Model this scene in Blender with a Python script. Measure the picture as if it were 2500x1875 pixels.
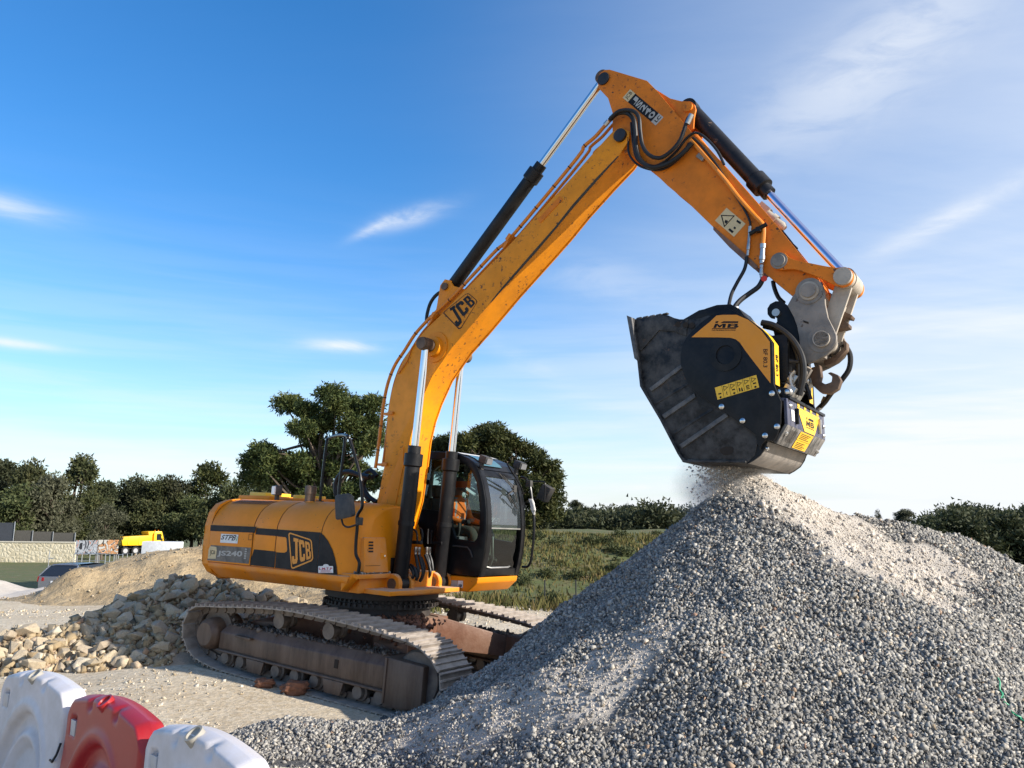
import bpy, bmesh, math, random
import numpy as np
from mathutils import Vector, Matrix, geometry

# ---------------------------------------------------------------- camera, world, sun, exposure
for o in list(bpy.data.objects): bpy.data.objects.remove(o)
scene = bpy.context.scene
COL = scene.collection
CAM_F, CAM_PITCH, CAM_H = 1948.4, 9.94, 2.06          # focal length in photo pixels (2500 wide), pitch up, height
cam_data = bpy.data.cameras.new('camera')
cam_data.sensor_width = 36.0
cam_data.lens = CAM_F / 2500.0 * 36.0
cam_data.clip_start = 0.05
cam_data.clip_end = 6000
cam = bpy.data.objects.new('camera', cam_data); COL.objects.link(cam)
cam.location = (0, 0, CAM_H)
cam.rotation_euler = (math.radians(90 + CAM_PITCH), 0, 0)
scene.camera = cam
scene.render.resolution_x, scene.render.resolution_y = 1024, 768

SUN_AZ, SUN_EL = math.radians(115), math.radians(25)   # azimuth from +Y (view direction) towards +X (right)
sun_dir = Vector((math.cos(SUN_EL)*math.sin(SUN_AZ), math.cos(SUN_EL)*math.cos(SUN_AZ), math.sin(SUN_EL)))
sd = bpy.data.lights.new('sun', 'SUN'); sd.energy = 5.0; sd.angle = math.radians(0.5); sd.color = (1.0, 0.94, 0.85)
so = bpy.data.objects.new('sun', sd); COL.objects.link(so)
so.rotation_euler = sun_dir.to_track_quat('Z', 'Y').to_euler()

world = bpy.data.worlds.new('World'); scene.world = world; world.use_nodes = True
wn = world.node_tree; wn.nodes.clear()
def N(tree, typ, ins=None, **props):
    n = tree.nodes.new(typ)
    for k, v in props.items(): setattr(n, k, v)
    for k, v in (ins or {}).items():
        s = n.inputs[k]
        if hasattr(v, 'is_output'): tree.links.new(v, s)
        else: s.default_value = v
    return n
def M(tree, op, a, b=0.0, c=None, clamp=False):
    ins = {0: a, 1: b}
    if c is not None: ins[2] = c
    n = N(tree, 'ShaderNodeMath', ins, operation=op, use_clamp=clamp); return n.outputs[0]
def ramp(tree, fac, stops, interp='LINEAR'):
    n = N(tree, 'ShaderNodeValToRGB', {0: fac}); n.color_ramp.interpolation = interp
    el = n.color_ramp.elements
    while len(el) < len(stops): el.new(0.5)
    for e, (p, c) in zip(el, stops):
        e.position = p; e.color = c if isinstance(c, (tuple, list)) and len(c) == 4 else ((c, c, c, 1) if not isinstance(c, (tuple, list)) else (*c, 1))
    return n.outputs['Color']
def mixc(tree, fac, a, b, blend='MIX'):
    n = N(tree, 'ShaderNodeMix', None, data_type='RGBA', blend_type=blend)
    for s, v in ((n.inputs[0], fac), (n.inputs[6], a), (n.inputs[7], b)):
        if hasattr(v, 'is_output'): tree.links.new(v, s)
        else: s.default_value = (*v, 1) if isinstance(v, (tuple, list)) and len(v) == 3 else v
    return n.outputs[2]
sky = N(wn, 'ShaderNodeTexSky', sky_type='NISHITA', sun_disc=False, sun_elevation=SUN_EL, sun_rotation=SUN_AZ,
        altitude=100.0, air_density=1.0, dust_density=0.9, ozone_density=3.0)
hsv = N(wn, 'ShaderNodeHueSaturation', {'Hue': 0.5, 'Saturation': 1.30, 'Value': 1.0, 'Color': sky.outputs[0]})
tc = N(wn, 'ShaderNodeTexCoord')
sep = N(wn, 'ShaderNodeSeparateXYZ', {0: tc.outputs['Generated']})
dx, dy, dz = sep.outputs
zc = M(wn, 'ADD', M(wn, 'MAXIMUM', dz, 0.0), 0.12)
pxc, pyc = M(wn, 'DIVIDE', dx, zc), M(wn, 'DIVIDE', dy, zc)
az = M(wn, 'ARCTAN2', dx, dy); el = M(wn, 'ARCSINE', dz)
plane = N(wn, 'ShaderNodeCombineXYZ', {0: pxc, 1: pyc, 2: 0.0}).outputs[0]
def wnoise(vec, scale, rot=0.0, sc=(1, 1, 1), detail=8.0, rough=0.55, dist=0.0):
    mp = N(wn, 'ShaderNodeMapping', {'Vector': vec, 'Rotation': (0, 0, rot), 'Scale': sc})
    return N(wn, 'ShaderNodeTexNoise', {'Vector': mp.outputs[0], 'Scale': scale, 'Detail': detail, 'Roughness': rough, 'Distortion': dist}).outputs['Fac']
n_st = wnoise(plane, 0.55, 0.5, (0.45, 1.8, 1), 9.0, 0.6, 0.4)
n_big = wnoise(plane, 0.22, 0.3, (0.7, 1.2, 1), 3.0, 0.5, 0.2)
cirrus = M(wn, 'MULTIPLY', ramp(wn, n_st, [(0.40, 0), (0.78, 1)], 'EASE'), ramp(wn, n_big, [(0.38, 0.12), (0.66, 1)], 'EASE'))
# thin veil towards the sunny side of the sky and milky band at the horizon
veil = M(wn, 'MULTIPLY', N(wn, 'ShaderNodeMapRange', {'Value': dx, 'From Min': -0.25, 'From Max': 0.75, 'To Min': 0.0, 'To Max': 1.0}, interpolation_type='SMOOTHERSTEP').outputs[0], 0.82)
hor = M(wn, 'POWER', M(wn, 'SUBTRACT', 1.0, M(wn, 'MINIMUM', M(wn, 'MULTIPLY', M(wn, 'ABSOLUTE', dz), 2.2), 1.0)), 2.2)
wisp_vec = N(wn, 'ShaderNodeCombineXYZ', {0: M(wn, 'MULTIPLY', az, 1.0), 1: M(wn, 'MULTIPLY', el, 3.0), 2: 0.0}).outputs[0]
n_w = wnoise(wisp_vec, 9.0, 0.35, (1, 1, 1), 7.0, 0.62, 0.6)
n_h = wnoise(wisp_vec, 3.0, 0.0, (1, 4.5, 1), 6.0, 0.55, 0.3)
def puff(a0, e0, wa, we, tilt=0.0, gain=1.0):
    da = M(wn, 'SUBTRACT', az, math.radians(a0)); de = M(wn, 'SUBTRACT', el, math.radians(e0))
    de = M(wn, 'SUBTRACT', de, M(wn, 'MULTIPLY', da, tilt))
    q = M(wn, 'ADD', M(wn, 'POWER', M(wn, 'DIVIDE', da, math.radians(wa)), 2.0), M(wn, 'POWER', M(wn, 'DIVIDE', de, math.radians(we)), 2.0))
    return M(wn, 'MULTIPLY', M(wn, 'EXPONENT', M(wn, 'MULTIPLY', q, -1.0)), gain)
puffs = None
for a in ((-7.6, 21.6, 2.6, 0.65, 0.30, 1.0), (-10.3, 20.7, 1.4, 0.35, 0.5, 0.8), (-12.3, 12.4, 2.4, 0.42, 0.0, 1.35), (-34.0, 19.0, 3.0, 0.65, -0.05, 0.95),
          (-33.0, 10.9, 2.8, 0.28, -0.03, 1.0), (1.0, 11.5, 3.5, 0.8, -0.5, 0.25), (9.0, 2.6, 2.4, 0.3, 0.0, 0.7), (7.0, 17.2, 5.0, 1.5, -0.2, 0.35),
          (30.0, 19.0, 5.0, 0.7, 0.33, 0.6), (29.0, 2.4, 6.0, 0.6, 0.0, 0.9), (-25.0, 4.0, 7.0, 0.9, 0.0, 0.5), (21.5, 12.2, 4.0, 0.3, 0.22, 0.4),
          (26.0, 29.0, 9.0, 3.0, 0.4, 0.55), (60.0, 15.0, 9.0, 1.0, 0.1, 0.6), (-70.0, 20.0, 9.0, 1.0, 0.1, 0.6), (120.0, 14.0, 10.0, 1.2, 0.1, 0.7), (-140.0, 16.0, 10.0, 1.2, 0.0, 0.7)):
    p = puff(*a); puffs = p if puffs is None else M(wn, 'ADD', puffs, p)
puffs = M(wn, 'MULTIPLY', puffs, ramp(wn, n_w, [(0.30, 0.25), (0.62, 1)], 'EASE'))
band = M(wn, 'MULTIPLY', hor, M(wn, 'MULTIPLY_ADD', ramp(wn, n_h, [(0.35, 0), (0.68, 1)], 'EASE'), 0.50, 0.46))
cl = M(wn, 'ADD', M(wn, 'MULTIPLY', cirrus, 0.11), M(wn, 'MULTIPLY', puffs, 0.60))
cl = M(wn, 'ADD', cl, M(wn, 'MULTIPLY', veil, M(wn, 'MULTIPLY_ADD', n_st, 1.4, -0.04)))
cl = M(wn, 'ADD', cl, band, clamp=True)
CLOUD = 4.9
tint = mixc(wn, 1.0, hsv.outputs[0], (0.97, 1.05, 1.12), 'MULTIPLY')
skyc = mixc(wn, cl, tint, (CLOUD*0.93, CLOUD*0.97, CLOUD*1.02))
bg = N(wn, 'ShaderNodeBackground', {'Color': skyc, 'Strength': 0.133})
N(wn, 'ShaderNodeOutputWorld', {'Surface': bg.outputs[0]})
scene.view_settings.view_transform = 'Standard'; scene.view_settings.look = 'None'
scene.view_settings.exposure = 0.66; scene.view_settings.gamma = 1.0; scene.view_settings.use_curve_mapping = False
scene.render.engine = 'CYCLES'; scene.cycles.volume_bounces = 4; scene.cycles.max_bounces = 12

# ---------------------------------------------------------------- pixel -> ray helpers (2500 x 1875 photo)
def Rm(ax, a):
    a = math.radians(a); c, s = math.cos(a), math.sin(a)
    return np.array({'x': [[1,0,0],[0,c,-s],[0,s,c]], 'y': [[c,0,s],[0,1,0],[-s,0,c]], 'z': [[c,-s,0],[s,c,0],[0,0,1]]}[ax])
CAMP = np.array([0, 0, CAM_H])
EXP = np.array([-1.898, 11.743, 0.0])                              # excavator slew centre on the ground
MU = Rm('z', -34.886) @ Rm('x', -1.355) @ Rm('y', 2.117)           # upper structure axes (x forward, y left, z up)
MTL = Rm('z', 2.829) @ Rm('y', 2.285)                              # undercarriage axes inside the upper frame
MT = MU @ MTL
def ray(px, py):
    return Rm('x', CAM_PITCH) @ np.array([(px-1250)/CAM_F, 1, -(py-937.5)/CAM_F])
def U(px, py, c, ax=1, Mx=MU):
    o = Mx.T @ (CAMP - EXP); d = Mx.T @ ray(px, py); return o + d*(c-o[ax])/d[ax]
def G(px, py, z=0.0):
    d = ray(px, py); return CAMP + d*(z-CAM_H)/d[2]
def D(px, py, Y):
    d = ray(px, py); return CAMP + d*Y/d[1]
Z1=(450,1000,3.318); Z2=(900,900,2.764); Z3=(420,1350,2.458); Z4=(1400,150,3.017); Z5=(1700,450,3.686); Z6=(1500,700,3.017); Z7=(900,550,2.765); Z8=(980,1050,4.1475); Z9=(830,1290,7.9); ZA=(490,1280,6.506); ZB=(1700,760,6.381); ZC=(1860,900,6.38); ZD=(1140,1090,7.9); ZE=(1500,190,11.85)
def zp(Z, pts): return [(Z[0]+a/Z[2], Z[1]+b/Z[2]) for a, b in pts]
def UP(Z, pts, c, ax=1, Mx=MU): return [U(*p, c, ax, Mx) for p in zp(Z, pts)]
def xz(Z, pts, c): return [(u[0], u[2]) for u in UP(Z, pts, c)]

# ---------------------------------------------------------------- mesh helpers
def catmull(pts, n=6, closed=False):
    P = [np.array(p, float) for p in pts]; out = []
    m = len(P)
    for i in range(m if closed else m-1):
        g = (lambda k: P[k % m]) if closed else (lambda k: P[max(0, min(m-1, k))])
        p0, p1, p2, p3 = g(i-1), g(i), g(i+1), g(i+2)
        for k in range(n):
            t = k/n
            out.append(0.5*((2*p1)+(-p0+p2)*t+(2*p0-5*p1+4*p2-p3)*t*t+(-p0+3*p1-3*p2+p3)*t**3))
    if not closed: out.append(P[-1])
    return out
class MB:
    def __init__(s, Mx=None): s.v = []; s.f = []; s.M = Mx
    def add(s, v, f):
        o = len(s.v); s.v += [tuple(map(float, p)) for p in v]; s.f += [tuple(i+o for i in q) for q in f]; return s
    def box(s, c, d, R=None):
        c = np.array(c, float); h = np.array(d, float)/2; v = []
        for q in ((-1,-1,-1),(1,-1,-1),(1,1,-1),(-1,1,-1),(-1,-1,1),(1,-1,1),(1,1,1),(-1,1,1)):
            p = h*np.array(q); p = (R @ p if R is not None else p)+c; v.append(p)
        return s.add(v, [(3,2,1,0),(4,5,6,7),(0,1,5,4),(1,2,6,5),(2,3,7,6),(3,0,4,7)])
    def loft(s, A, B, caps=True):
        n = len(A); f = [(i, (i+1) % n, n+(i+1) % n, n+i) for i in range(n)]
        if caps: f += [tuple(range(n-1, -1, -1)), tuple(range(n, 2*n))]
        return s.add(list(A)+list(B), f)
    def prism(s, poly, y0, y1):      # poly in (x,z), extruded along y
        return s.loft([(x, y0, z) for x, z in poly], [(x, y1, z) for x, z in poly])
    def plate(s, outer, holes, y0, y1):
        loops = [list(outer)]+[list(h) for h in holes]
        flat = [p for l in loops for p in l]
        tris = geometry.tessellate_polygon([[Vector((x, z, 0)) for x, z in l] for l in loops])
        n = len(flat); v = [(x, y0, z) for x, z in flat]+[(x, y1, z) for x, z in flat]
        f = [tuple(t) for t in tris]+[tuple(i+n for i in reversed(t)) for t in tris]
        k = 0
        for l in loops:
            m = len(l); f += [(k+i, k+(i+1) % m, n+k+(i+1) % m, n+k+i) for i in range(m)]; k += m
        return s.add(v, f)
    def strip(s, rows, thick=None):  # rows of points -> open sheet
        n = len(rows[0]); v = [p for r in rows for p in r]; f = []
        for i in range(len(rows)-1):
            for j in range(n-1): f.append((i*n+j, i*n+j+1, (i+1)*n+j+1, (i+1)*n+j))
        return s.add(v, f)
    def tube(s, path, r, n=8, closed=False, caps=True):
        P = [np.array(p, float) for p in path]; m = len(P); rs = r if isinstance(r, (list, tuple)) else [r]*m
        up = None; v = []
        for i in range(m):
            a, b = (P[(i-1) % m], P[(i+1) % m]) if closed else (P[max(0, i-1)], P[min(m-1, i+1)])
            t = b-a; t = t/(np.linalg.norm(t)+1e-9)
            if up is None:
                up = np.array([0, 0, 1.0]) if abs(t[2]) < .9 else np.array([1.0, 0, 0])
            up = up-t*np.dot(up, t); up /= np.linalg.norm(up)+1e-9; w = np.cross(t, up)
            for k in range(n):
                q = 2*math.pi*k/n; v.append(P[i]+rs[i]*(math.cos(q)*up+math.sin(q)*w))
        f = []
        for i in range(m if closed else m-1):
            for k in range(n):
                j = (i+1) % m; f.append((i*n+k, i*n+(k+1) % n, j*n+(k+1) % n, j*n+k))
        if caps and not closed: f += [tuple(range(n-1, -1, -1)), tuple((m-1)*n+k for k in range(n))]
        return s.add(v, f)
    def cyl(s, a, b, r, n=20, r2=None): return s.tube([a, b], [r, r if r2 is None else r2], n)
    def lathe(s, a, b, prof, n=24):  # prof: (t along a->b in metres, r)
        a = np.array(a, float); d = np.array(b, float)-a; d /= np.linalg.norm(d)
        u = np.array([0, 0, 1.0]) if abs(d[2]) < .9 else np.array([1.0, 0, 0]); u = u-d*np.dot(u, d); u /= np.linalg.norm(u); w = np.cross(d, u)
        v = []; m = len(prof)
        for t, r in prof:
            for k in range(n):
                q = 2*math.pi*k/n; v.append(a+d*t+r*(math.cos(q)*u+math.sin(q)*w))
        f = [(i*n+k, i*n+(k+1) % n, (i+1)*n+(k+1) % n, (i+1)*n+k) for i in range(m-1) for k in range(n)]
        f += [tuple(range(n-1, -1, -1)), tuple((m-1)*n+k for k in range(n))]
        return s.add(v, f)
    def ring(s, c, ax, r0, r1, w, n=28):   # flat ring / washer along axis
        ax = np.array(ax, float); ax /= np.linalg.norm(ax); c = np.array(c, float)
        return s.lathe(c-ax*w/2, c+ax*w/2, [(0, r0), (0, r1), (w, r1), (w, r0)], n)
    def mesh(s, name, bevel=0.0, seg=2, smooth=38, recalc=True):
        v = s.v
        if s.M is not None: v = [tuple(s.M @ np.array(p)) for p in v]
        me = bpy.data.meshes.new(name); me.from_pydata(v, [], s.f)
        if recalc or bevel:
            bm = bmesh.new(); bm.from_mesh(me)
            if recalc: bmesh.ops.recalc_face_normals(bm, faces=bm.faces)
            if bevel:
                es = [e for e in bm.edges if len(e.link_faces) == 2 and e.calc_face_angle(0) > math.radians(32)]
                bmesh.ops.bevel(bm, geom=es, offset=bevel, segments=seg, profile=0.6, affect='EDGES', clamp_overlap=True)
            bm.to_mesh(me); bm.free()
        if smooth:
            me.polygons.foreach_set('use_smooth', [True]*len(me.polygons)); me.set_sharp_from_angle(angle=math.radians(smooth))
        return me
    def build(s, name, mat, parent=None, **k):
        return link(name, s.mesh(name, **k), mat, parent)
def link(name, me, mat=None, parent=None, loc=None):
    o = bpy.data.objects.new(name, me); COL.objects.link(o)
    if mat is not None and me is not None and len(me.materials) == 0: me.materials.append(mat)
    if parent is not None: o.parent = parent
    if loc is not None: o.location = loc
    return o
def tag(o, label=None, cat=None, group=None, kind=None):
    if label: o['label'] = label
    if cat: o['category'] = cat
    if group: o['group'] = group
    if kind: o['kind'] = kind
    return o
def empty(name, loc=(0, 0, 0), rz=0.0):
    o = bpy.data.objects.new(name, None); COL.objects.link(o); o.location = loc; o.rotation_euler = (0, 0, rz); o.empty_display_size = 0.2; return o
def np_mesh(name, V, F, smooth=False, tri=3):
    me = bpy.data.meshes.new(name); V = np.asarray(V, np.float32); F = np.asarray(F, np.int32)
    me.vertices.add(len(V)); me.vertices.foreach_set('co', V.ravel())
    me.loops.add(F.size); me.loops.foreach_set('vertex_index', F.ravel())
    me.polygons.add(len(F)); me.polygons.foreach_set('loop_start', np.arange(0, F.size, F.shape[1], dtype=np.int32))
    me.update(calc_edges=True)
    if smooth: me.polygons.foreach_set('use_smooth', [True]*len(F))
    me.validate(); return me

# ---------------------------------------------------------------- materials
MATS = {}
def mat(name, base, rough=0.5, metal=0.0, var=0.12, vscale=6.0, dust=0.0, dustc=(0.42, 0.36, 0.28), dscale=3.0, chips=0.0, chipc=(0.07, 0.035, 0.02),
        cscale=9.0, bump=0.0, bscale=60.0, bdist=0.02, coat=0.0, island=None, topdust=0.0, streak=False, spec=0.5):
    m = bpy.data.materials.new(name); m.use_nodes = True; t = m.node_tree
    b = t.nodes['Principled BSDF']; tcn = N(t, 'ShaderNodeTexCoord'); oc = tcn.outputs['Object']
    def noise(sc, det=6.0, ro=0.6, vec=oc): return N(t, 'ShaderNodeTexNoise', {'Vector': vec, 'Scale': sc, 'Detail': det, 'Roughness': ro}).outputs['Fac']
    n1 = noise(vscale)
    lo = tuple(max(0, c*(1-var)) for c in base); hi = tuple(min(1, c*(1+var)) for c in base)
    col = mixc(t, ramp(t, n1, [(0.3, 0), (0.7, 1)]), lo, hi)
    if island:
        gi = N(t, 'ShaderNodeNewGeometry').outputs['Random Per Island']
        col = mixc(t, 0.85, col, ramp(t, gi, island, 'LINEAR'))
        col = mixc(t, 0.5, col, mixc(t, ramp(t, noise(vscale*4), [(0.3, 0), (0.7, 1)]), (0.55, 0.55, 0.55), (1.3, 1.28, 1.25)), 'MULTIPLY')
    rgh = rough
    if dust:
        vec = oc
        if streak: vec = N(t, 'ShaderNodeMapping', {'Vector': oc, 'Scale': (2.2, 2.2, 0.35)}).outputs[0]
        nd = M(t, 'MULTIPLY', ramp(t, noise(dscale, 9.0, 0.68, vec), [(0.40, 0), (0.72, 1)]), dust, clamp=True)
        col = mixc(t, nd, col, dustc); rgh = M(t, 'MULTIPLY_ADD', nd, 0.9-rough, rough)
    if topdust:
        nz = N(t, 'ShaderNodeSeparateXYZ', {0: N(t, 'ShaderNodeNewGeometry').outputs['Normal']}).outputs[2]
        k = M(t, 'MULTIPLY', M(t, 'MULTIPLY', ramp(t, nz, [(0.45, 0), (0.95, 1)]), topdust), ramp(t, noise(5.0, 8.0), [(0.3, 0.45), (0.6, 1)]), clamp=True)
        col = mixc(t, k, col, dustc); rgh = mixc(t, k, (0.5 if hasattr(rgh, 'is_output') else rgh,)*3, (0.92,)*3)
    if chips:
        th = 0.665-chips*0.085
        k = ramp(t, noise(cscale, 9.0, 0.72), [(th, 0), (th+0.02, 1)])
        k2 = ramp(t, noise(cscale*0.13, 3.0), [(0.42, 0), (0.6, 1)])
        col = mixc(t, M(t, 'MULTIPLY', k, k2), col, chipc)
    for s, v in (('Base Color', col), ('Roughness', rgh)):
        if hasattr(v, 'is_output'): t.links.new(v, b.inputs[s])
        else: b.inputs[s].default_value = v
    b.inputs['Metallic'].default_value = metal; b.inputs['Coat Weight'].default_value = coat; b.inputs['Coat Roughness'].default_value = 0.15
    b.inputs['Specular IOR Level'].default_value = spec
    if bump:
        bn = N(t, 'ShaderNodeBump', {'Height': noise(bscale, 8.0, 0.65), 'Strength': bump, 'Distance': bdist}); t.links.new(bn.outputs[0], b.inputs['Normal'])
    MATS[name] = m; return m
mat('yellow', (0.80, 0.25, 0.002), 0.45, var=0.08, vscale=1.5, dust=0.30, dustc=(0.44, 0.17, 0.02), dscale=2.2, chips=0.30, cscale=18.0, bump=0.03, bscale=14, spec=0.35)
mat('yellow_worn', (0.84, 0.285, 0.002), 0.48, spec=0.35, var=0.09, vscale=1.5, dust=0.55, dustc=(0.34, 0.12, 0.015), dscale=2.0, chips=0.95, cscale=15.0, bump=0.06, bscale=16)
mat('arm_paint', (0.74, 0.195, 0.003), 0.5, spec=0.35, var=0.08, vscale=1.5, dust=0.70, dustc=(0.28, 0.085, 0.014), dscale=1.8, chips=0.85, cscale=15.0, bump=0.06, bscale=16)
mat('yellow_dusty', (0.78, 0.24, 0.003), 0.5, spec=0.35, var=0.06, vscale=2, dust=0.3, dscale=3, topdust=0.85, chips=0.4, bump=0.04, bscale=20)
mat('pipe_yellow', (0.70, 0.21, 0.004), 0.42, dust=0.4, dustc=(0.36, 0.18, 0.08), dscale=5, chips=0.4)
mat('decal_black', (0.008, 0.008, 0.010), 0.5, var=0.2, dust=0.06, dscale=3, spec=0.2)
mat('decal_grey', (0.10, 0.085, 0.07), 0.6, var=0.3, dust=0.5, dscale=8)
mat('decal_light', (0.42, 0.40, 0.36), 0.6, var=0.2, dust=0.4, dscale=12)
mat('decal_white', (0.72, 0.71, 0.68), 0.55, var=0.08)
mat('decal_yellow', (0.80, 0.38, 0.012), 0.45, var=0.06)
mat('decal_cream', (0.62, 0.48, 0.26), 0.55, var=0.12)
mat('decal_red', (0.45, 0.02, 0.06), 0.5)
mat('decal_green', (0.25, 0.45, 0.25), 0.6)
mat('logo_orange', (0.72, 0.27, 0.02), 0.45, var=0.05)
mat('bucket_yellow', (0.74, 0.26, 0.002), 0.4, var=0.04, dust=0.08, dscale=4)
mat('bucket_yellow_edge', (0.88, 0.50, 0.02), 0.4, var=0.04, dust=0.08, dscale=4)
mat('bucket_black', (0.006, 0.006, 0.007), 0.38, var=0.3, spec=0.22, dust=0.22, dustc=(0.075, 0.07, 0.064), dscale=5, bump=0.03, bscale=30)
mat('bucket_worn', (0.012, 0.012, 0.013), 0.42, var=0.4, spec=0.28, dust=0.95, dustc=(0.105, 0.10, 0.094), dscale=6, chips=0.6, chipc=(0.10, 0.06, 0.04), bump=0.12, bscale=40)
mat('bucket_blue', (0.035, 0.038, 0.075), 0.45, var=0.2, dust=0.45, dustc=(0.24, 0.22, 0.21), dscale=7, streak=True)
mat('bucket_scuffed', (0.06, 0.058, 0.055), 0.5, var=0.3, dust=1.0, dustc=(0.30, 0.27, 0.24), dscale=6, bump=0.1, bscale=50, streak=True)
mat('chute_metal', (0.22, 0.20, 0.18), 0.5, metal=0.3, var=0.3, dust=0.9, dustc=(0.38, 0.33, 0.28), dscale=6, bump=0.08, bscale=40, streak=True)
mat('rib_worn', (0.05, 0.05, 0.05), 0.45, var=0.4, dust=0.9, dustc=(0.19, 0.18, 0.17), dscale=9, bump=0.1)
mat('coupler_grey', (0.20, 0.175, 0.15), 0.55, metal=0.15, var=0.25, vscale=4, dust=0.8, dustc=(0.36, 0.31, 0.26), dscale=4, chips=0.5, bump=0.12, bscale=35)
mat('coupler_dusty', (0.36, 0.31, 0.25), 0.8, var=0.2, dust=0.7, dustc=(0.52, 0.46, 0.38), dscale=5, bump=0.1, bscale=40)
mat('chrome', (0.80, 0.80, 0.80), 0.12, metal=1.0, var=0.03)
mat('chrome_blue', (0.55, 0.56, 0.72), 0.16, metal=1.0, var=0.03)
mat('steel_fitting', (0.52, 0.50, 0.47), 0.32, metal=0.9, var=0.12, dust=0.3)
mat('bolt_steel', (0.66, 0.65, 0.62), 0.25, metal=0.95)
mat('cyl_black', (0.008, 0.008, 0.009), 0.42, var=0.3, spec=0.28, dust=0.22, dustc=(0.07, 0.062, 0.055), dscale=4, chips=0.3, chipc=(0.16, 0.10, 0.06), bump=0.04)
mat('rubber', (0.010, 0.010, 0.011), 0.45, var=0.3, spec=0.35, dust=0.15, dustc=(0.06, 0.05, 0.04), dscale=9)
mat('black_paint', (0.006, 0.006, 0.007), 0.28, var=0.2, spec=0.25, dust=0.10, dustc=(0.10, 0.09, 0.08), dscale=4)
mat('dark_plastic', (0.020, 0.020, 0.021), 0.6, var=0.2, dust=0.15)
mat('seam', (0.02, 0.012, 0.006), 0.8)
mat('weld', (0.55, 0.20, 0.02), 0.5, bump=0.4, bscale=90)
mat('rust_pin', (0.11, 0.065, 0.04), 0.6, metal=0.3, var=0.4, dust=0.5, dustc=(0.25, 0.19, 0.14))
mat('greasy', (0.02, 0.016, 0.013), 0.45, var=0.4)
mat('track_shoe', (0.25, 0.21, 0.175), 0.7, metal=0.2, var=0.2, dust=0.9, dustc=(0.44, 0.38, 0.32), dscale=7, topdust=0.7, bump=0.15, bscale=45)
mat('track_link', (0.10, 0.08, 0.066), 0.8, var=0.3, dust=0.7, dustc=(0.24, 0.19, 0.15), dscale=8, topdust=0.5)
mat('track_frame', (0.070, 0.038, 0.023), 0.75, var=0.4, vscale=3, dust=0.9, dustc=(0.17, 0.112, 0.076), dscale=2.6, topdust=0.9, bump=0.15, bscale=30, streak=True)
mat('rusty_beam', (0.17, 0.072, 0.038), 0.8, var=0.3, dust=0.7, dustc=(0.20, 0.14, 0.10), dscale=3, topdust=0.8, bump=0.2, bscale=25)
mat('slew_dark', (0.030, 0.025, 0.022), 0.6, var=0.3, dust=0.4, dustc=(0.12, 0.09, 0.07))
mat('soil_red', (0.20, 0.085, 0.045), 0.95, var=0.3, vscale=12, bump=0.5, bscale=30)
mat('seat', (0.03, 0.03, 0.032), 0.8)
mat('grey_plastic', (0.16, 0.16, 0.165), 0.6)
mat('lamp_lens', (0.75, 0.77, 0.78), 0.15, var=0.03)
mat('white_rag', (0.62, 0.60, 0.56), 0.9)
mat('visor', (0.55, 0.10, 0.015), 0.6)
mat('hivis', (1.0, 0.20, 0.02), 0.75, var=0.1, bump=0.2, bscale=25)
mat('reflective', (0.36, 0.37, 0.36), 0.5)
mat('trousers', (0.055, 0.055, 0.045), 0.9, bump=0.2, bscale=30)
mat('skin', (0.42, 0.22, 0.15), 0.55)
mat('hair', (0.16, 0.15, 0.14), 0.8)
mat('glove', (0.02, 0.02, 0.022), 0.8)
mat('red_cap', (0.5, 0.02, 0.02), 0.4)
mat('plastic_white', (0.56, 0.54, 0.56), 0.38, var=0.03, vscale=3, dust=0.6, dustc=(0.44, 0.39, 0.33), dscale=5, bump=0.03, bscale=60)
mat('plastic_red', (0.32, 0.010, 0.014), 0.36, var=0.06, vscale=3, dust=0.14, dustc=(0.34, 0.14, 0.11), dscale=4, bump=0.03, bscale=60)
mat('reflector', (0.40, 0.42, 0.45), 0.35, metal=0.2)
mat('hole_dark', (0.30, 0.28, 0.24), 0.8)
GREYS = [(0.0, (0.08, 0.075, 0.067)), (0.25, (0.175, 0.164, 0.145)), (0.6, (0.295, 0.276, 0.242)), (0.88, (0.45, 0.42, 0.365)), (0.965, (0.52, 0.46, 0.37)), (0.985, (0.36, 0.27, 0.16)), (1.0, (0.28, 0.15, 0.09))]
mat('gravel', (0.27, 0.27, 0.27), 0.9, var=0.1, vscale=20, island=GREYS)
mat('gravel_base', (0.30, 0.275, 0.25), 0.95, var=0.35, vscale=22, dust=0.6, dustc=(0.44, 0.39, 0.34), dscale=2, bump=0.8, bscale=45)
mat('stone_dust', (0.50, 0.44, 0.37), 0.95, var=0.14, vscale=3, bump=0.35, bscale=16)
TANS = [(0.0, (0.16, 0.11, 0.06)), (0.3, (0.31, 0.225, 0.12)), (0.65, (0.42, 0.32, 0.19)), (0.9, (0.50, 0.43, 0.32)), (1.0, (0.32, 0.17, 0.09))]
mat('rubble', (0.42, 0.34, 0.23), 0.9, var=0.15, vscale=8, island=TANS, bump=0.35, bscale=40)
for i, c in enumerate([(0.42, 0.335, 0.225), (0.36, 0.29, 0.20), (0.48, 0.42, 0.32), (0.32, 0.255, 0.18), (0.43, 0.33, 0.20)]):
    mat('limestone_%d' % i, c, 0.9, var=0.22, vscale=7, dust=0.4, dustc=(0.46, 0.39, 0.28), dscale=4, bump=0.5, bscale=22)
mat('dirt', (0.34, 0.245, 0.135), 0.95, var=0.35, vscale=2.2, dust=0.7, dustc=(0.44, 0.35, 0.22), dscale=1.2, bump=0.9, bscale=3.5, bdist=0.22)
mat('wood_bark', (0.10, 0.075, 0.055), 0.9, var=0.3, bump=0.5, bscale=30)
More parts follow.
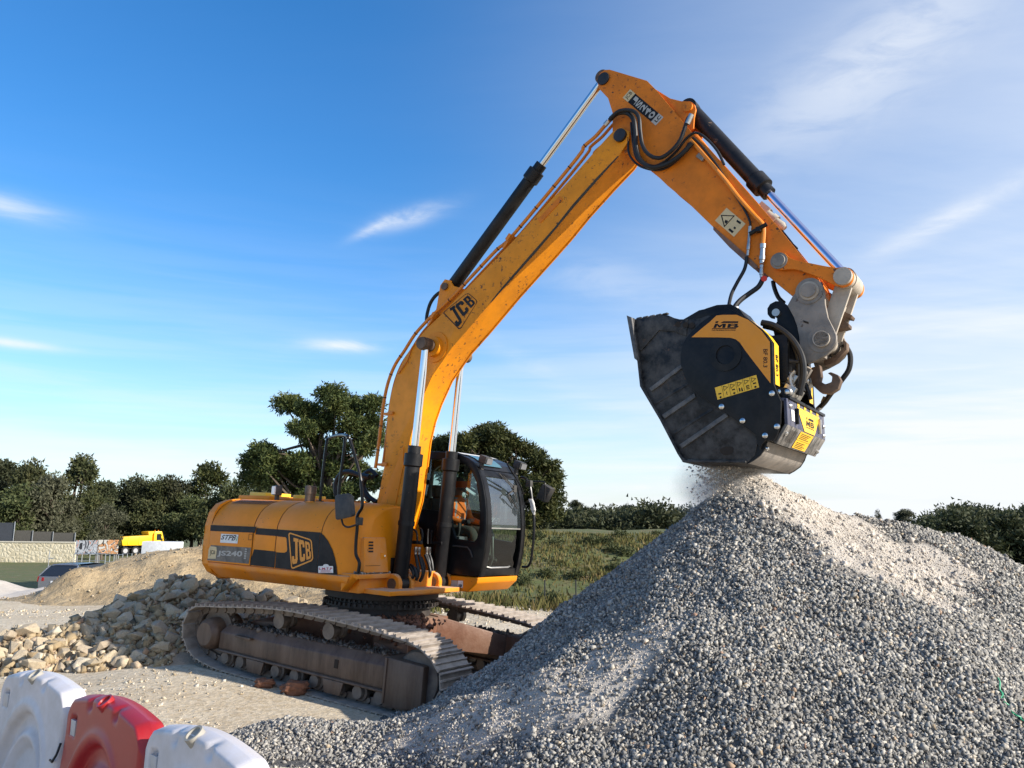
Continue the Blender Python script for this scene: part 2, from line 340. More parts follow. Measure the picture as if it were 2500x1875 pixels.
# ---------------------------------------------------------------- terrain
rng = np.random.default_rng(7); random.seed(7)
def ss(a, b, x):
    t = np.clip((x-a)/(b-a), 0, 1); return t*t*(3-2*t)
_lat = rng.random((256, 256))
def vnoise(x, y):
    xi = np.floor(x).astype(int); yi = np.floor(y).astype(int); fx = x-xi; fy = y-yi
    fx = fx*fx*(3-2*fx); fy = fy*fy*(3-2*fy); g = lambda a, b: _lat[a & 255, b & 255]
    return (g(xi, yi)*(1-fx)+g(xi+1, yi)*fx)*(1-fy)+(g(xi, yi+1)*(1-fx)+g(xi+1, yi+1)*fx)*fy-0.5
def fbm(x, y, s, o=4):
    r = 0; a = 1.0
    for k in range(o): r = r+a*vnoise(x*s+17.3*k, y*s-9.1*k); s *= 2.03; a *= 0.5
    return r
def gh(X, Y):
    X = np.asarray(X, float); Y = np.asarray(Y, float)
    z = -1.3*ss(24, 33, Y)*ss(-2, -6, X)
    z = z+(1.72+0.25*fbm(X, Y, 0.25))*ss(21.5, 33, Y+0.6*fbm(X, Y, 0.5))*ss(-4.5, -1.5, X)*ss(15.5, 10.0, X)
    r = np.hypot(X-EXP[0], Y-EXP[1]); n = MT[:, 2]
    z = z+(-(n[0]*(X-EXP[0])+n[1]*(Y-EXP[1]))/n[2]-0.02)*np.exp(-(r/3.4)**6)
    near = np.exp(-(r/3.2)**6)
    z = z+0.10*fbm(X, Y, 0.35)*(1-near)+0.012*fbm(X, Y, 2.0)*(1-near)
    return z
def grid(name, x0, x1, nx, y0, y1, ny, fn, m, warp=None):
    u = np.linspace(0, 1, nx); w = np.linspace(0, 1, ny)
    if warp: xs, ys = warp(u, w)
    else: xs, ys = x0+(x1-x0)*u, y0+(y1-y0)*w
    X, Y = np.meshgrid(xs, ys); Zv = fn(X, Y)
    V = np.stack([X.ravel(), Y.ravel(), Zv.ravel()], 1)
    i = np.arange(nx*ny).reshape(ny, nx)
    F = np.stack([i[:-1, :-1].ravel(), i[:-1, 1:].ravel(), i[1:, 1:].ravel(), i[1:, :-1].ravel()], 1)
    me = np_mesh(name, V, F, smooth=True); me.materials.append(m); return me, X.ravel(), Y.ravel()
def warp_ground(u, w):
    a = (u-0.5)*2; xs = 9*a+691*np.sign(a)*np.abs(a)**4.2-1.5
    ys = -18+62*w+1900*w**5; return xs, ys
gm = bpy.data.materials.new('site_ground'); gm.use_nodes = True; t = gm.node_tree; b = t.nodes['Principled BSDF']
oc = N(t, 'ShaderNodeTexCoord').outputs['Object']
def tn(sc, det=8.0, ro=0.65): return N(t, 'ShaderNodeTexNoise', {'Vector': oc, 'Scale': sc, 'Detail': det, 'Roughness': ro}).outputs['Fac']
sand = ramp(t, tn(0.55), [(0.3, (0.43, 0.32, 0.19)), (0.5, (0.55, 0.44, 0.295)), (0.68, (0.64, 0.55, 0.41))])
speck = ramp(t, tn(26.0, 4.0), [(0.36, 0.62), (0.52, 1.0), (0.7, 1.12)])
sand = mixc(t, 0.9, sand, speck, 'MULTIPLY')
stonev = N(t, 'ShaderNodeTexVoronoi', {'Vector': oc, 'Scale': 16.0, 'Randomness': 1.0})
sand = mixc(t, 0.35, sand, ramp(t, stonev.outputs['Color'], [(0.2, (0.30, 0.24, 0.16)), (0.8, (0.60, 0.54, 0.43))]))
gr = ramp(t, tn(1.1), [(0.30, (0.16, 0.11, 0.05)), (0.45, (0.10, 0.10, 0.033)), (0.58, (0.075, 0.095, 0.022)), (0.72, (0.19, 0.13, 0.065))])
gat = N(t, 'ShaderNodeAttribute', attribute_name='grass').outputs['Fac']
gmask = ramp(t, M(t, 'ADD', gat, M(t, 'MULTIPLY', M(t, 'SUBTRACT', tn(0.8), 0.5), 0.9)), [(0.35, 0), (0.6, 1)])
t.links.new(mixc(t, gmask, sand, gr), b.inputs['Base Color']); b.inputs['Roughness'].default_value = 0.95
bmpn = N(t, 'ShaderNodeBump', {'Height': M(t, 'ADD', tn(24.0, 8.0), M(t, 'MULTIPLY', stonev.outputs['Distance'], 0.4)), 'Strength': 0.6, 'Distance': 0.03}); t.links.new(bmpn.outputs[0], b.inputs['Normal'])
gme, GX, GY = grid('ground', 0, 0, 290, 0, 0, 290, gh, gm, warp_ground)
at = gme.attributes.new('grass', 'FLOAT', 'POINT')
gv = np.maximum(0.55*ss(30, 36, GY)*ss(-3, -6, GX), np.maximum(ss(18.5, 22, GY)*ss(-4.5, -2.5, GX), ss(36, 41, GY)*0.72*ss(-3, -6, GX)))
at.data.foreach_set('value', gv.astype(np.float32))
tag(link('ground', gme), kind='structure')

# ---------------------------------------------------------------- stone shapes
def hull_stone(n, seed, flat=(1, 1, 1)):
    r = np.random.default_rng(seed); P = r.normal(size=(n, 3)); P /= np.linalg.norm(P, axis=1)[:, None]
    P *= r.uniform(0.72, 1.08, (n, 1)); P *= np.array(flat)
    bm = bmesh.new()
    for p in P: bm.verts.new(p)
    bmesh.ops.convex_hull(bm, input=bm.verts); bmesh.ops.triangulate(bm, faces=bm.faces)
    bmesh.ops.delete(bm, geom=[v for v in bm.verts if not v.link_faces], context='VERTS')
    bmesh.ops.recalc_face_normals(bm, faces=bm.faces); bm.verts.index_update()
    V = np.array([v.co[:] for v in bm.verts]); F = np.array([[v.index for v in f.verts] for f in bm.faces]); bm.free(); return V, F
def chip_stone(seed):
    r = np.random.default_rng(seed); B = np.array([[x, y, z] for x in (-1, 1) for y in (-1, 1) for z in (-1, 1)], float)*np.array([0.8, r.uniform(.45, .75), r.uniform(.32, .6)])
    B += r.uniform(-0.42, 0.42, B.shape); B = B[r.permutation(8)[:r.integers(5, 8)]]
    bm = bmesh.new()
    for p in B: bm.verts.new(p)
    bmesh.ops.convex_hull(bm, input=bm.verts); bmesh.ops.triangulate(bm, faces=bm.faces)
    bmesh.ops.delete(bm, geom=[v for v in bm.verts if not v.link_faces], context='VERTS'); bmesh.ops.recalc_face_normals(bm, faces=bm.faces); bm.verts.index_update()
    V = np.array([v.co[:] for v in bm.verts]); F = np.array([[v.index for v in f.verts] for f in bm.faces]); bm.free(); return V, F
PEB = [chip_stone(100+i) for i in range(16)]
RUB = [chip_stone(200+i) for i in range(8)]+[hull_stone(12, 200+i, (1, random.uniform(.65, .95), random.uniform(.5, .8))) for i in range(8)]
def rand_rot(n):
    q = rng.normal(size=(n, 4)); q /= np.linalg.norm(q, axis=1)[:, None]; w, x, y, z = q.T
    return np.stack([np.stack([1-2*(y*y+z*z), 2*(x*y-z*w), 2*(x*z+y*w)], 1), np.stack([2*(x*y+z*w), 1-2*(x*x+z*z), 2*(y*z-x*w)], 1), np.stack([2*(x*z-y*w), 2*(y*z+x*w), 1-2*(x*x+y*y)], 1)], 1)
def scatter_mesh(name, P, S, shapes):
    k = rng.integers(0, len(shapes), len(P)); Vs = []; Fs = []; off = 0
    for i, (V, F) in enumerate(shapes):
        sel = np.nonzero(k == i)[0]
        if len(sel) == 0: continue
        R = rand_rot(len(sel)); W = np.einsum('nij,vj->nvi', R, V)*S[sel][:, None, None]+P[sel][:, None, :]
        Vs.append(W.reshape(-1, 3)); Fs.append((F[None]+(np.arange(len(sel))*len(V))[:, None, None]).reshape(-1, 3)+off); off += len(sel)*len(V)
    return np_mesh(name, np.concatenate(Vs), np.concatenate(Fs))

# ---------------------------------------------------------------- gravel pile
CREST = [(-0.9, 9.4, 0.25), (-0.4, 9.1, 0.62), (0.3, 8.9, 1.14), (1.0, 8.8, 1.60), (1.7, 8.75, 2.06), (2.35, 8.72, 2.54), (2.62, 8.72, 2.67), (2.95, 8.72, 2.50), (3.35, 8.78, 2.42), (3.95, 8.88, 2.25), (4.5, 8.9, 2.16), (4.98, 8.95, 2.00), (5.3, 8.97, 1.83), (5.65, 9.0, 1.60), (7.2, 9.1, 1.05), (9.0, 9.2, 0.5)]
CR = np.array(catmull(CREST, 7))
SPUR = np.array(catmull([(1.2, 6.98, 0.08), (0.7, 7.02, 0.17), (0.17, 7.12, 0.22), (-0.36, 7.35, 0.26), (-0.95, 7.72, 0.28), (-1.5, 7.98, 0.32), (-2.1, 8.05, 0.28), (-2.6, 7.9, 0.12)], 6))
def gp(X, Y):
    X = np.asarray(X, float); Y = np.asarray(Y, float)
    z = np.full(X.shape, -9.0)
    wob = 1+0.10*fbm(X, Y, 0.6, 3)
    for cx, cy, cz in CR:
        d = np.hypot(X-cx, Y-cy)
        z = np.maximum(z, cz-0.725*d*wob-0.03*np.exp(-(d/0.25)**2))
    z = z+0.13*fbm(X, Y, 1.1, 3)+0.05*fbm(X, Y, 3.5, 3)
    s = 0.16; z = s*np.logaddexp(0, np.clip(z/s, -60, 60))-0.02      # soft toe
    sp = np.zeros(X.shape)
    for cx, cy, a in SPUR: sp = np.maximum(sp, a*np.exp(-((X-cx)**2+(Y-cy)**2)/0.30))
    return z+sp*(0.8+0.5*fbm(X, Y, 1.3, 3))
def pile_z(X, Y): return gh(X, Y)+gp(X, Y)-0.03
def dustmask(X, Y):
    m = np.zeros(np.shape(X))
    for cx, cy, ax_, ay, th in ((3.2, 8.28, 0.82, 0.52, -1.15), (3.62, 7.70, 0.62, 0.30, -1.1), (4.05, 8.2, 0.5, 0.24, -0.9), (0.85, 6.82, 0.52, 0.32, -0.1), (0.05, 7.02, 0.66, 0.32, -0.45), (-0.6, 7.3, 0.42, 0.26, -0.5), (2.72, 8.5, 0.30, 0.22, 0.0), (4.3, 8.35, 0.34, 0.22, -0.7)):
        u = (X-cx)*math.cos(th)+(Y-cy)*math.sin(th); w = -(X-cx)*math.sin(th)+(Y-cy)*math.cos(th)
        m = np.maximum(m, np.exp(-((u/ax_)**2+(w/ay)**2)*0.9))
    return np.clip(m*1.6+1.0*fbm(X, Y, 2.1, 5)*(m > 0.12)-0.06, 0, 1)
pm = bpy.data.materials.new('pile_base'); pm.use_nodes = True; t = pm.node_tree; b = t.nodes['Principled BSDF']; oc = N(t, 'ShaderNodeTexCoord').outputs['Object']
da = N(t, 'ShaderNodeAttribute', attribute_name='dust').outputs['Fac']
c = mixc(t, ramp(t, da, [(0.25, 0), (0.6, 1)]), ramp(t, tn(24.0, 6.0), [(0.3, (0.04, 0.04, 0.04)), (0.7, (0.13, 0.125, 0.12))]), ramp(t, tn(3.0), [(0.3, (0.38, 0.335, 0.28)), (0.7, (0.51, 0.46, 0.395))]))
t.links.new(c, b.inputs['Base Color']); b.inputs['Roughness'].default_value = 0.95
bn = N(t, 'ShaderNodeBump', {'Height': tn(14.0, 10.0, 0.7), 'Strength': 0.8, 'Distance': 0.05}); t.links.new(bn.outputs[0], b.inputs['Normal'])
pme, PX, PY = grid('gravel_pile', -4.2, 11.0, 300, 3.2, 13.6, 210, pile_z, pm)
a = pme.attributes.new('dust', 'FLOAT', 'POINT'); a.data.foreach_set('value', dustmask(PX, PY).astype(np.float32))
pile = tag(link('gravel_pile', pme), 'large pile of grey crushed gravel under the crusher bucket', 'gravel pile', kind='stuff')
def gravel_points(n, x0, x1, y0, y1, cond, smin, smax, sk):
    X = rng.uniform(x0, x1, n); Y = rng.uniform(y0, y1, n); Zv = pile_z(X, Y)
    k = cond(X, Y, Zv); X, Y, Zv = X[k], Y[k], Zv[k]
    S = smin+(smax-smin)*rng.random(len(X))**sk
    return np.stack([X, Y, Zv+S*rng.uniform(-0.35, 0.75, len(X))], 1), S
def on_pile(X, Y, Zv):
    g = gh(X, Y); h = Zv-g; d = dustmask(X, Y)
    return (h > 0.03) & (rng.random(len(X)) > np.where(X > 2.2, 0.99, 0.88)*np.clip(d*2.2, 0, 1))
P1_, S1_ = gravel_points(268000, -2.6, 7.0, 4.4, 9.5, on_pile, 0.008, 0.0225, 1.3)
P2_, S2_ = gravel_points(9000, -2.6, 7.6, 4.4, 11.4, on_pile, 0.020, 0.034, 2.5)
P3_, S3_ = gravel_points(40000, -4.6, 1.6, 4.2, 9.8, lambda X, Y, Zv: (Zv-gh(X, Y) <= 0.05) & (rng.random(len(X)) < np.clip(1.15-np.hypot((X+0.9)/2.6, (Y-7.3)/2.2)+0.5*fbm(X, Y, 1.1), 0, 1)), 0.008, 0.024, 1.6)
pb = scatter_mesh('pebbles', np.concatenate([P1_, P2_, P3_]), np.concatenate([S1_, S2_, S3_]), PEB)
pb.materials.append(MATS['gravel']); tag(link('pebbles', pb, None, pile), kind='stuff')
# dusty clods lying in the fine stone dust
X = rng.uniform(2.4, 4.9, 900); Y = rng.uniform(7.3, 8.7, 900); k = dustmask(X, Y) > 0.3; X, Y = X[k], Y[k]; S = 0.008+0.03*rng.random(len(X))**3
cl_ = scatter_mesh('dusty_clods', np.stack([X, Y, pile_z(X, Y)+0.2*S], 1), S, PEB); cl_.materials.append(MATS['stone_dust']); tag(link('dusty_clods', cl_, None, pile), kind='stuff')
# fine grit in the dusty patches
X = rng.uniform(-1.4, 5.0, 60000); Y = rng.uniform(6.2, 8.9, 60000); k = dustmask(X, Y)*1.1 > rng.random(60000); X, Y = X[k], Y[k]; S = 0.0035+0.008*rng.random(len(X))**2
gt = scatter_mesh('grit', np.stack([X, Y, pile_z(X, Y)+0.2*S], 1), S, PEB[:6]); gt.materials.append(MATS['stone_dust']); tag(link('grit', gt, None, pile), kind='stuff')
# torn green netting strands at the right foot of the pile
nb = MB()
for (a_, b_, y0) in (((2435, 1655), (2450, 1715), 6.6), ((2470, 1735), (2500, 1760), 6.2), ((2445, 1690), (2462, 1722), 6.5)):
    pts = []
    for k in range(7):
        q = k/6; d = ray(a_[0]+(b_[0]-a_[0])*q+random.uniform(-4, 4), a_[1]+(b_[1]-a_[1])*q); tt = 4.5
        for _ in range(400):
            p = CAMP+d*tt
            if p[2] < float(pile_z(p[0], p[1]))+0.03: break
            tt += 0.02
        pts.append(p)
    nb.tube(catmull(pts, 3), 0.006, 5)
mat('net_green', (0.02, 0.30, 0.14), 0.5)
tag(nb.build('plastic_netting', MATS['net_green']), 'torn green plastic netting strands caught in the gravel, far right', 'netting')

# ---------------------------------------------------------------- rubble pile of limestone rocks behind the tracks
RC = [(*D(440, 1392, 14.4)[:2], 1.22), (*D(345, 1452, 14.0)[:2], 0.80), (*D(545, 1400, 14.6)[:2], 1.12), (*D(640, 1440, 14.6)[:2], 0.85), (*D(690, 1468, 14.5)[:2], 0.55),
      (*D(190, 1540, 13.0)[:2], 0.58), (*D(60, 1545, 12.9)[:2], 0.55), (*D(-60, 1545, 12.9)[:2], 0.5), (*D(270, 1500, 13.5)[:2], 0.72), (*D(300, 1560, 12.5)[:2], 0.58), (*D(420, 1540, 12.6)[:2], 0.66), (*D(120, 1600, 12.1)[:2], 0.36), (*D(250, 1610, 12.0)[:2], 0.34), (*D(370, 1605, 12.1)[:2], 0.36), (-10.0, 12.8, 0.45), (-11.2, 13.2, 0.4)]
RC = np.array(RC)
def rp(X, Y):
    z = np.full(np.shape(X), -9.0)
    for cx, cy, cz in RC: z = np.maximum(z, cz-0.55*np.hypot(X-cx, Y-cy))
    z = z+0.12*fbm(X, Y, 0.9, 3); s = 0.07; return s*np.logaddexp(0, np.clip(z/s, -60, 60))-0.02
def rubble_z(X, Y): return gh(X, Y)+rp(X, Y)-0.03
def in_track(X, Y, mrg=0.0):
    P = (np.stack([X, Y, np.zeros_like(X)], -1)-EXP) @ MT
    return (P[..., 0] > -2.32-mrg) & (P[..., 0] < 2.45+mrg) & (np.abs(P[..., 1]) < 1.66+mrg)
rme, _, _ = grid('rubble_pile', -13.0, -3.2, 150, 10.2, 17.5, 110, rubble_z, MATS['rubble'])
rubble = tag(link('rubble_pile', rme), 'heap of broken tan limestone behind the excavator tracks', 'rubble pile', kind='stuff')
def rub_pts(n, smin, smax, sk, thr=0.03):
    X = rng.uniform(-12.0, -3.3, n); Y = rng.uniform(10.4, 16.6, n); h = rp(X, Y)
    S = smin+(smax-smin)*rng.random(n)**sk
    k = (h > thr) & ~(in_track(X, Y, 0.02) | in_track(X, Y+S, 0) | in_track(X+S, Y, 0)); X, Y, S = X[k], Y[k], S[k]
    return np.stack([X, Y, rubble_z(X, Y)+S*rng.uniform(-0.1, 0.5, len(X))], 1), S
A, SA = rub_pts(16000, 0.02, 0.075, 1.4)
B, SB = rub_pts(6500, 0.05, 0.11, 1.3)
sm = scatter_mesh('rubble_stones', np.concatenate([A, B]), np.concatenate([SA, SB]), RUB); sm.materials.append(MATS['rubble']); tag(link('rubble_stones', sm, None, rubble), kind='stuff')
# the largest rocks, one object each
ROCKS = []
for i in range(14):
    V, F = hull_stone(15, 400+i, (1, random.uniform(.65, .95), random.uniform(.5, .8)))
    bm = bmesh.new(); vs = [bm.verts.new(p) for p in V]
    for f in F: bm.faces.new([vs[j] for j in f])
    bmesh.ops.dissolve_limit(bm, angle_limit=math.radians(14), verts=bm.verts, edges=bm.edges)
    bmesh.ops.bevel(bm, geom=list(bm.edges), offset=0.045, segments=1, affect='EDGES', clamp_overlap=True)
    bmesh.ops.triangulate(bm, faces=bm.faces)
    me = bpy.data.meshes.new('rock'); bm.to_mesh(me); bm.free(); me.materials.append(MATS['limestone_%d' % (i % 5)]); ROCKS.append(me)
cand, S = rub_pts(9000, 0.075, 0.20, 2.6, 0.05)
order = np.argsort(-S); placed = []
for i in order:
    p, s = cand[i], S[i]
    if all((p[0]-q[0])**2+(p[1]-q[1])**2 > (0.55*(s+r))**2 for q, r in placed): placed.append((p, s))
    if len(placed) >= 298: break
for i, (p, s) in enumerate(placed):
    o = link('rock', ROCKS[i % 14]); o.location = (p[0], p[1], p[2]+0.05*s); o.rotation_euler = (random.uniform(-.5, .5), random.uniform(-.5, .5), random.uniform(0, 6.28)); o.scale = (s, s*random.uniform(.85, 1.1), s*random.uniform(.85, 1.15))
    zone = 'at the crest of the rubble heap under the counterweight' if rp(np.array(p[0]), np.array(p[1])) > 0.72 else 'in the rubble heap close behind the near track' if p[0] > -5.6 else 'in the low left end of the rubble heap' if p[0] < -7.4 else 'in the middle flank of the rubble heap'
    look = ('big ' if s > 0.165 else 'small ' if s < 0.135 else '')+('tan', 'dull brown', 'whitish', 'dark brown', 'yellowish')[i % 14 % 5]+' limestone rock '
    tag(o, look+zone, 'rock', 'limestone rocks of the rubble heap')
# two reddish clods beside the near track
for px, py, s, lab in ((644, 1681, 0.10, 'small reddish clod of earth beside the near track'), (718, 1690, 0.15, 'larger flat reddish clod of earth beside the near track')):
    p = G(px, py+6, 0.0)
    bm = bmesh.new(); bmesh.ops.create_icosphere(bm, subdivisions=4, radius=1.0); V = np.array([v.co[:] for v in bm.verts]); bm.verts.index_update(); F = np.array([[v.index for v in f.verts] for f in bm.faces]); bm.free()
    V = V*(1+0.45*fbm(V[:, 0]*1.1+px, V[:, 1]+2.3*V[:, 2], 1.1, 3)+0.30*fbm(V[:, 2]*2-px, V[:, 0]-V[:, 1], 2.0, 3))[:, None]*np.array([1.25, 0.8, 0.62])*s
    me = np_mesh('earth_clod', V, F); me.materials.append(MATS['soil_red']); o = link('earth_clod', me); o.location = (p[0], p[1], float(gh(p[0], p[1]))+0.45*s); tag(o, lab, 'clod')
# loose pale stones over the site ground
X = rng.uniform(-14, 3, 60000); Y = 6.2+15*rng.random(60000)**1.7; k = ((rp(X, Y) < 0.02) & (pile_z(X, Y)-gh(X, Y) < 0.02) & ~in_track(X, Y, 0.05) & (gh(X, Y) > -0.5) & (Y < 20.5) & (rng.random(60000) < 0.45+1.0*fbm(X, Y, 0.7)))
X, Y = X[k], Y[k]; S = (0.004+0.018*rng.random(len(X))**3.5)*(0.6+0.06*Y)
gs = scatter_mesh('loose_stones', np.stack([X, Y, gh(X, Y)+0.2*S], 1), S, PEB)
PALE = [(0.0, (0.30, 0.23, 0.14)), (0.4, (0.45, 0.37, 0.26)), (0.8, (0.58, 0.52, 0.42)), (1.0, (0.50, 0.46, 0.40))]
mat('pale_stone', (0.5, 0.44, 0.34), 0.9, island=PALE, bump=0.2, bscale=60); gs.materials.append(MATS['pale_stone'])
tag(link('loose_stones', gs), 'loose pale stones strewn over the sandy ground', 'stones', kind='stuff')

# ---------------------------------------------------------------- dirt mound behind the excavator (left)
def dm(X, Y):
    z = np.zeros(np.shape(X))
    for px, py, Yc, sx, sy in ((470, 1330, 25, 3.2, 2.2), (330, 1352, 24.5, 1.7, 2.0), (225, 1375, 23.6, 0.9, 1.3), (560, 1345, 26, 3.0, 2.4), (700, 1385, 24, 3.0, 2.4), (830, 1410, 23, 2.6, 2.2)):
        c = D(px, py, Yc); z = np.maximum(z, (c[2])*np.exp(-(np.abs((X-c[0])/sx)**2.6+np.abs((Y-Yc)/sy)**2.6)))
    return z*(1+0.22*fbm(X, Y, 0.8, 4))+0.16*fbm(X, Y, 1.6, 5)*ss(0.03, 0.4, z)-0.04
dme, _, _ = grid('dirt_mound', -19, 0, 170, 18.5, 30, 110, lambda X, Y: gh(X, Y)-0.02+dm(X, Y), MATS['dirt'])
tag(link('dirt_mound', dme), kind='structure')
X = rng.uniform(-18, -2, 6000); Y = rng.uniform(18.5, 26, 6000); k = rng.random(6000) < 0.4+fbm(X, Y, 0.6); X, Y = X[k], Y[k]; S = 0.007+0.032*rng.random(len(X))**4
ms = scatter_mesh('mound_stones', np.stack([X, Y, gh(X, Y)+dm(X, Y)+0.2*S], 1), S, PEB); ms.materials.append(MATS['rubble'])
tag(link('mound_stones', ms), 'small stones scattered over the sandy dirt mound', 'stones', kind='stuff')
# small spoil heap left edge
sme, _, _ = grid('spoil_heap', -19.5, -11.5, 50, 22, 28, 40, lambda X, Y: gh(X, Y)-0.05+0.55*np.exp(-((X+16.2)/1.6)**2-((Y-25)/1.4)**2)+0.28*np.exp(-((X+13.6)/0.7)**2-((Y-24.2)/0.9)**2)+0.04*fbm(X, Y, 2), MATS['stone_dust'])
tag(link('spoil_heap', sme), kind='structure')
# ---------------------------------------------------------------- foliage
def leafmat(name, stops, rough=0.7):
    m = bpy.data.materials.new(name); m.use_nodes = True; t = m.node_tree; b = t.nodes['Principled BSDF']
    gi = N(t, 'ShaderNodeNewGeometry').outputs['Random Per Island']; ob = N(t, 'ShaderNodeObjectInfo').outputs['Random']
    pos = N(t, 'ShaderNodeTexCoord').outputs['Object']
    nz = N(t, 'ShaderNodeTexNoise', {'Vector': pos, 'Scale': 0.9, 'Detail': 3.0}).outputs['Fac']
    f = M(t, 'ADD', M(t, 'MULTIPLY', gi, 0.55), M(t, 'MULTIPLY', ramp(t, nz, [(0.3, 0), (0.7, 1)]), 0.45))
    c = ramp(t, f, stops)
    hs = N(t, 'ShaderNodeHueSaturation', {'Hue': M(t, 'MULTIPLY_ADD', ob, 0.03, 0.485), 'Saturation': 1.0, 'Value': M(t, 'MULTIPLY_ADD', ob, 0.5, 0.75), 'Color': c})
    t.links.new(hs.outputs[0], b.inputs['Base Color']); b.inputs['Roughness'].default_value = rough; b.inputs['Specular IOR Level'].default_value = 0.25
    tr = N(t, 'ShaderNodeBsdfTranslucent', {'Color': hs.outputs[0]}); mx = N(t, 'ShaderNodeMixShader', {0: 0.22, 1: b.outputs[0], 2: tr.outputs[0]})
    t.links.new(mx.outputs[0], t.nodes['Material Output'].inputs['Surface']); MATS[name] = m; return m
leafmat('pine_leaf', [(0.0, (0.014, 0.023, 0.009)), (0.4, (0.040, 0.056, 0.016)), (0.75, (0.085, 0.095, 0.025)), (1.0, (0.15, 0.14, 0.045))])
leafmat('oak_leaf', [(0.0, (0.020, 0.027, 0.011)), (0.5, (0.055, 0.064, 0.023)), (1.0, (0.12, 0.115, 0.046))])
leafmat('dark_leaf', [(0.0, (0.018, 0.024, 0.012)), (0.5, (0.042, 0.049, 0.022)), (1.0, (0.088, 0.085, 0.042))])
leafmat('olive_leaf', [(0.0, (0.05, 0.055, 0.03)), (0.5, (0.10, 0.105, 0.06)), (1.0, (0.17, 0.17, 0.11))])
leafmat('grass_blade', [(0.0, (0.12, 0.075, 0.03)), (0.3, (0.12, 0.095, 0.035)), (0.6, (0.085, 0.092, 0.025)), (0.85, (0.19, 0.14, 0.06)), (1.0, (0.27, 0.19, 0.10))], 0.9)
def leaves(clumps, dens, size, needle=2.2, seed=1):
    r = np.random.default_rng(seed); V = []
    for (c, rad) in clumps:
        rad = np.array(rad, float)*np.ones(3); n = max(20, int(dens*rad[0]*rad[2]))
        d = r.normal(size=(n, 3)); d /= np.linalg.norm(d, axis=1)[:, None]
        bumps = 1+0.22*np.sin(d[:, 0]*7+c[0]*3)*np.sin(d[:, 1]*6+c[1])*np.sin(d[:, 2]*7+2)+0.15*r.normal(size=n)
        p = np.array(c)+d*rad*(r.random((n, 1))**0.42)*bumps[:, None]
        a = r.normal(size=(n, 3))+d*0.9; a[:, 2] += 0.25; a /= np.linalg.norm(a, axis=1)[:, None]
        b_ = np.cross(a, r.normal(size=(n, 3))); b_ /= np.linalg.norm(b_, axis=1)[:, None]
        s = size*r.uniform(0.6, 1.4, (n, 1))
        V.append(np.stack([p-b_*s*0.5, p+b_*s*0.5, p+a*s*needle*0.8], 1).reshape(-1, 3))
    V = np.concatenate(V); return V, np.arange(len(V)).reshape(-1, 3)
def tree_obj(name, base, clumps, dens, size, leaf, trunk_r, label, cat, group=None, seed=1, needle=2.2, fork=0.35):
    root = empty(name, base); base = np.array(base, float)
    loc = [(np.array(c)-base, r) for c, r in clumps]
    V, F = leaves(loc, dens, size, needle, seed); me = np_mesh('crown', V, F); link('crown', me, MATS[leaf], root)
    rr = random.Random(seed); mb = MB(); cen = np.mean([c for c, _ in loc], 0); top = max(c[2] for c, _ in loc)
    fk = np.array([cen[0]*0.3, cen[1]*0.3, top*fork]); mid = np.array([cen[0]*0.8, cen[1]*0.8, top*0.75])
    spine = catmull([(0, 0, -0.4), (fk[0]*0.4, fk[1]*0.4, fk[2]*0.5), fk, (fk+mid)/2+np.array([rr.uniform(-.2, .2), 0, 0]), mid], 5)
    mb.tube(spine, [trunk_r*(1.25-1.0*i/(len(spine)-1)) for i in range(len(spine))], 9)
    for c, r_ in loc:
        k = rr.randint(int(len(spine)*0.35), len(spine)-1); s0 = spine[k]
        m_ = (s0*0.45+c*0.55)+np.array([rr.uniform(-.3, .3), rr.uniform(-.3, .3), rr.uniform(-.35, .1)])
        pth = catmull([s0, m_, c], 4); mb.tube(pth, [trunk_r*0.38*(1.1-i/len(pth)) for i in range(len(pth))], 5)
    mb.build('trunk', MATS['wood_bark'], root)
    tag(root, label, cat, group); return root
def px_clumps(Z, pts, Y, rpx, spread, zr=0.8, extra=1):
    out = []; rr = random.Random(int(Y*10+rpx))
    for a, b_ in pts:
        for e in range(1+extra):
            px, py = zp(Z, [(a+rr.uniform(-.45, .45)*rpx*Z[2]*e, b_+rr.uniform(-.4, .4)*rpx*Z[2]*e)])[0]
            c = D(px, py, Y+rr.uniform(-spread, spread)); r_ = rpx/CAM_F*Y*rr.uniform(0.75, 1.2); out.append((c, (r_*1.1, r_*1.1, r_*zr)))
    return out
ZT = (550, 900, 2.602)
cl_a = px_clumps(ZT, [(430, 215), (520, 265), (690, 165), (700, 230), (800, 240), (910, 235), (480, 390), (640, 340), (800, 370), (930, 360), (570, 470), (700, 480), (880, 500), (960, 450),
     (230, 520), (260, 560), (160, 590), (250, 640), (360, 600), (470, 590), (330, 690), (220, 690), (560, 640), (700, 640), (850, 640), (950, 700), (450, 720), (620, 740), (800, 760), (560, 800), (700, 820), (380, 780)], 38, 27, 1.5, zr=0.78, extra=2)
bx, by = D(800, 1300, 38)[:2]
tree_obj('pine_tree', (bx, by, float(gh(bx, by))), cl_a, 3600, 0.075, 'pine_leaf', 0.24, 'tall dark green pine rising behind the boom and engine hood', 'tree', seed=11, needle=2.6, fork=0.42)
cl_b = px_clumps(ZT, [(1450, 500), (1530, 470), (1600, 430), (1700, 410), (1790, 450), (1640, 510), (1760, 520), (1890, 520), (1970, 555), (1880, 620), (2030, 640), (2090, 690), (1990, 730), (1850, 730), (2060, 790), (1940, 830), (2020, 900), (1800, 860), (1930, 950), (1860, 1040), (1950, 1090), (1500, 580), (1400, 540), (1340, 510), (1600, 640), (1480, 700), (1650, 760), (1720, 900), (1380, 640), (1550, 860), (1450, 850)], 36, 25, 1.5, zr=0.75, extra=2)
bx, by = D(1235, 1300, 36)[:2]
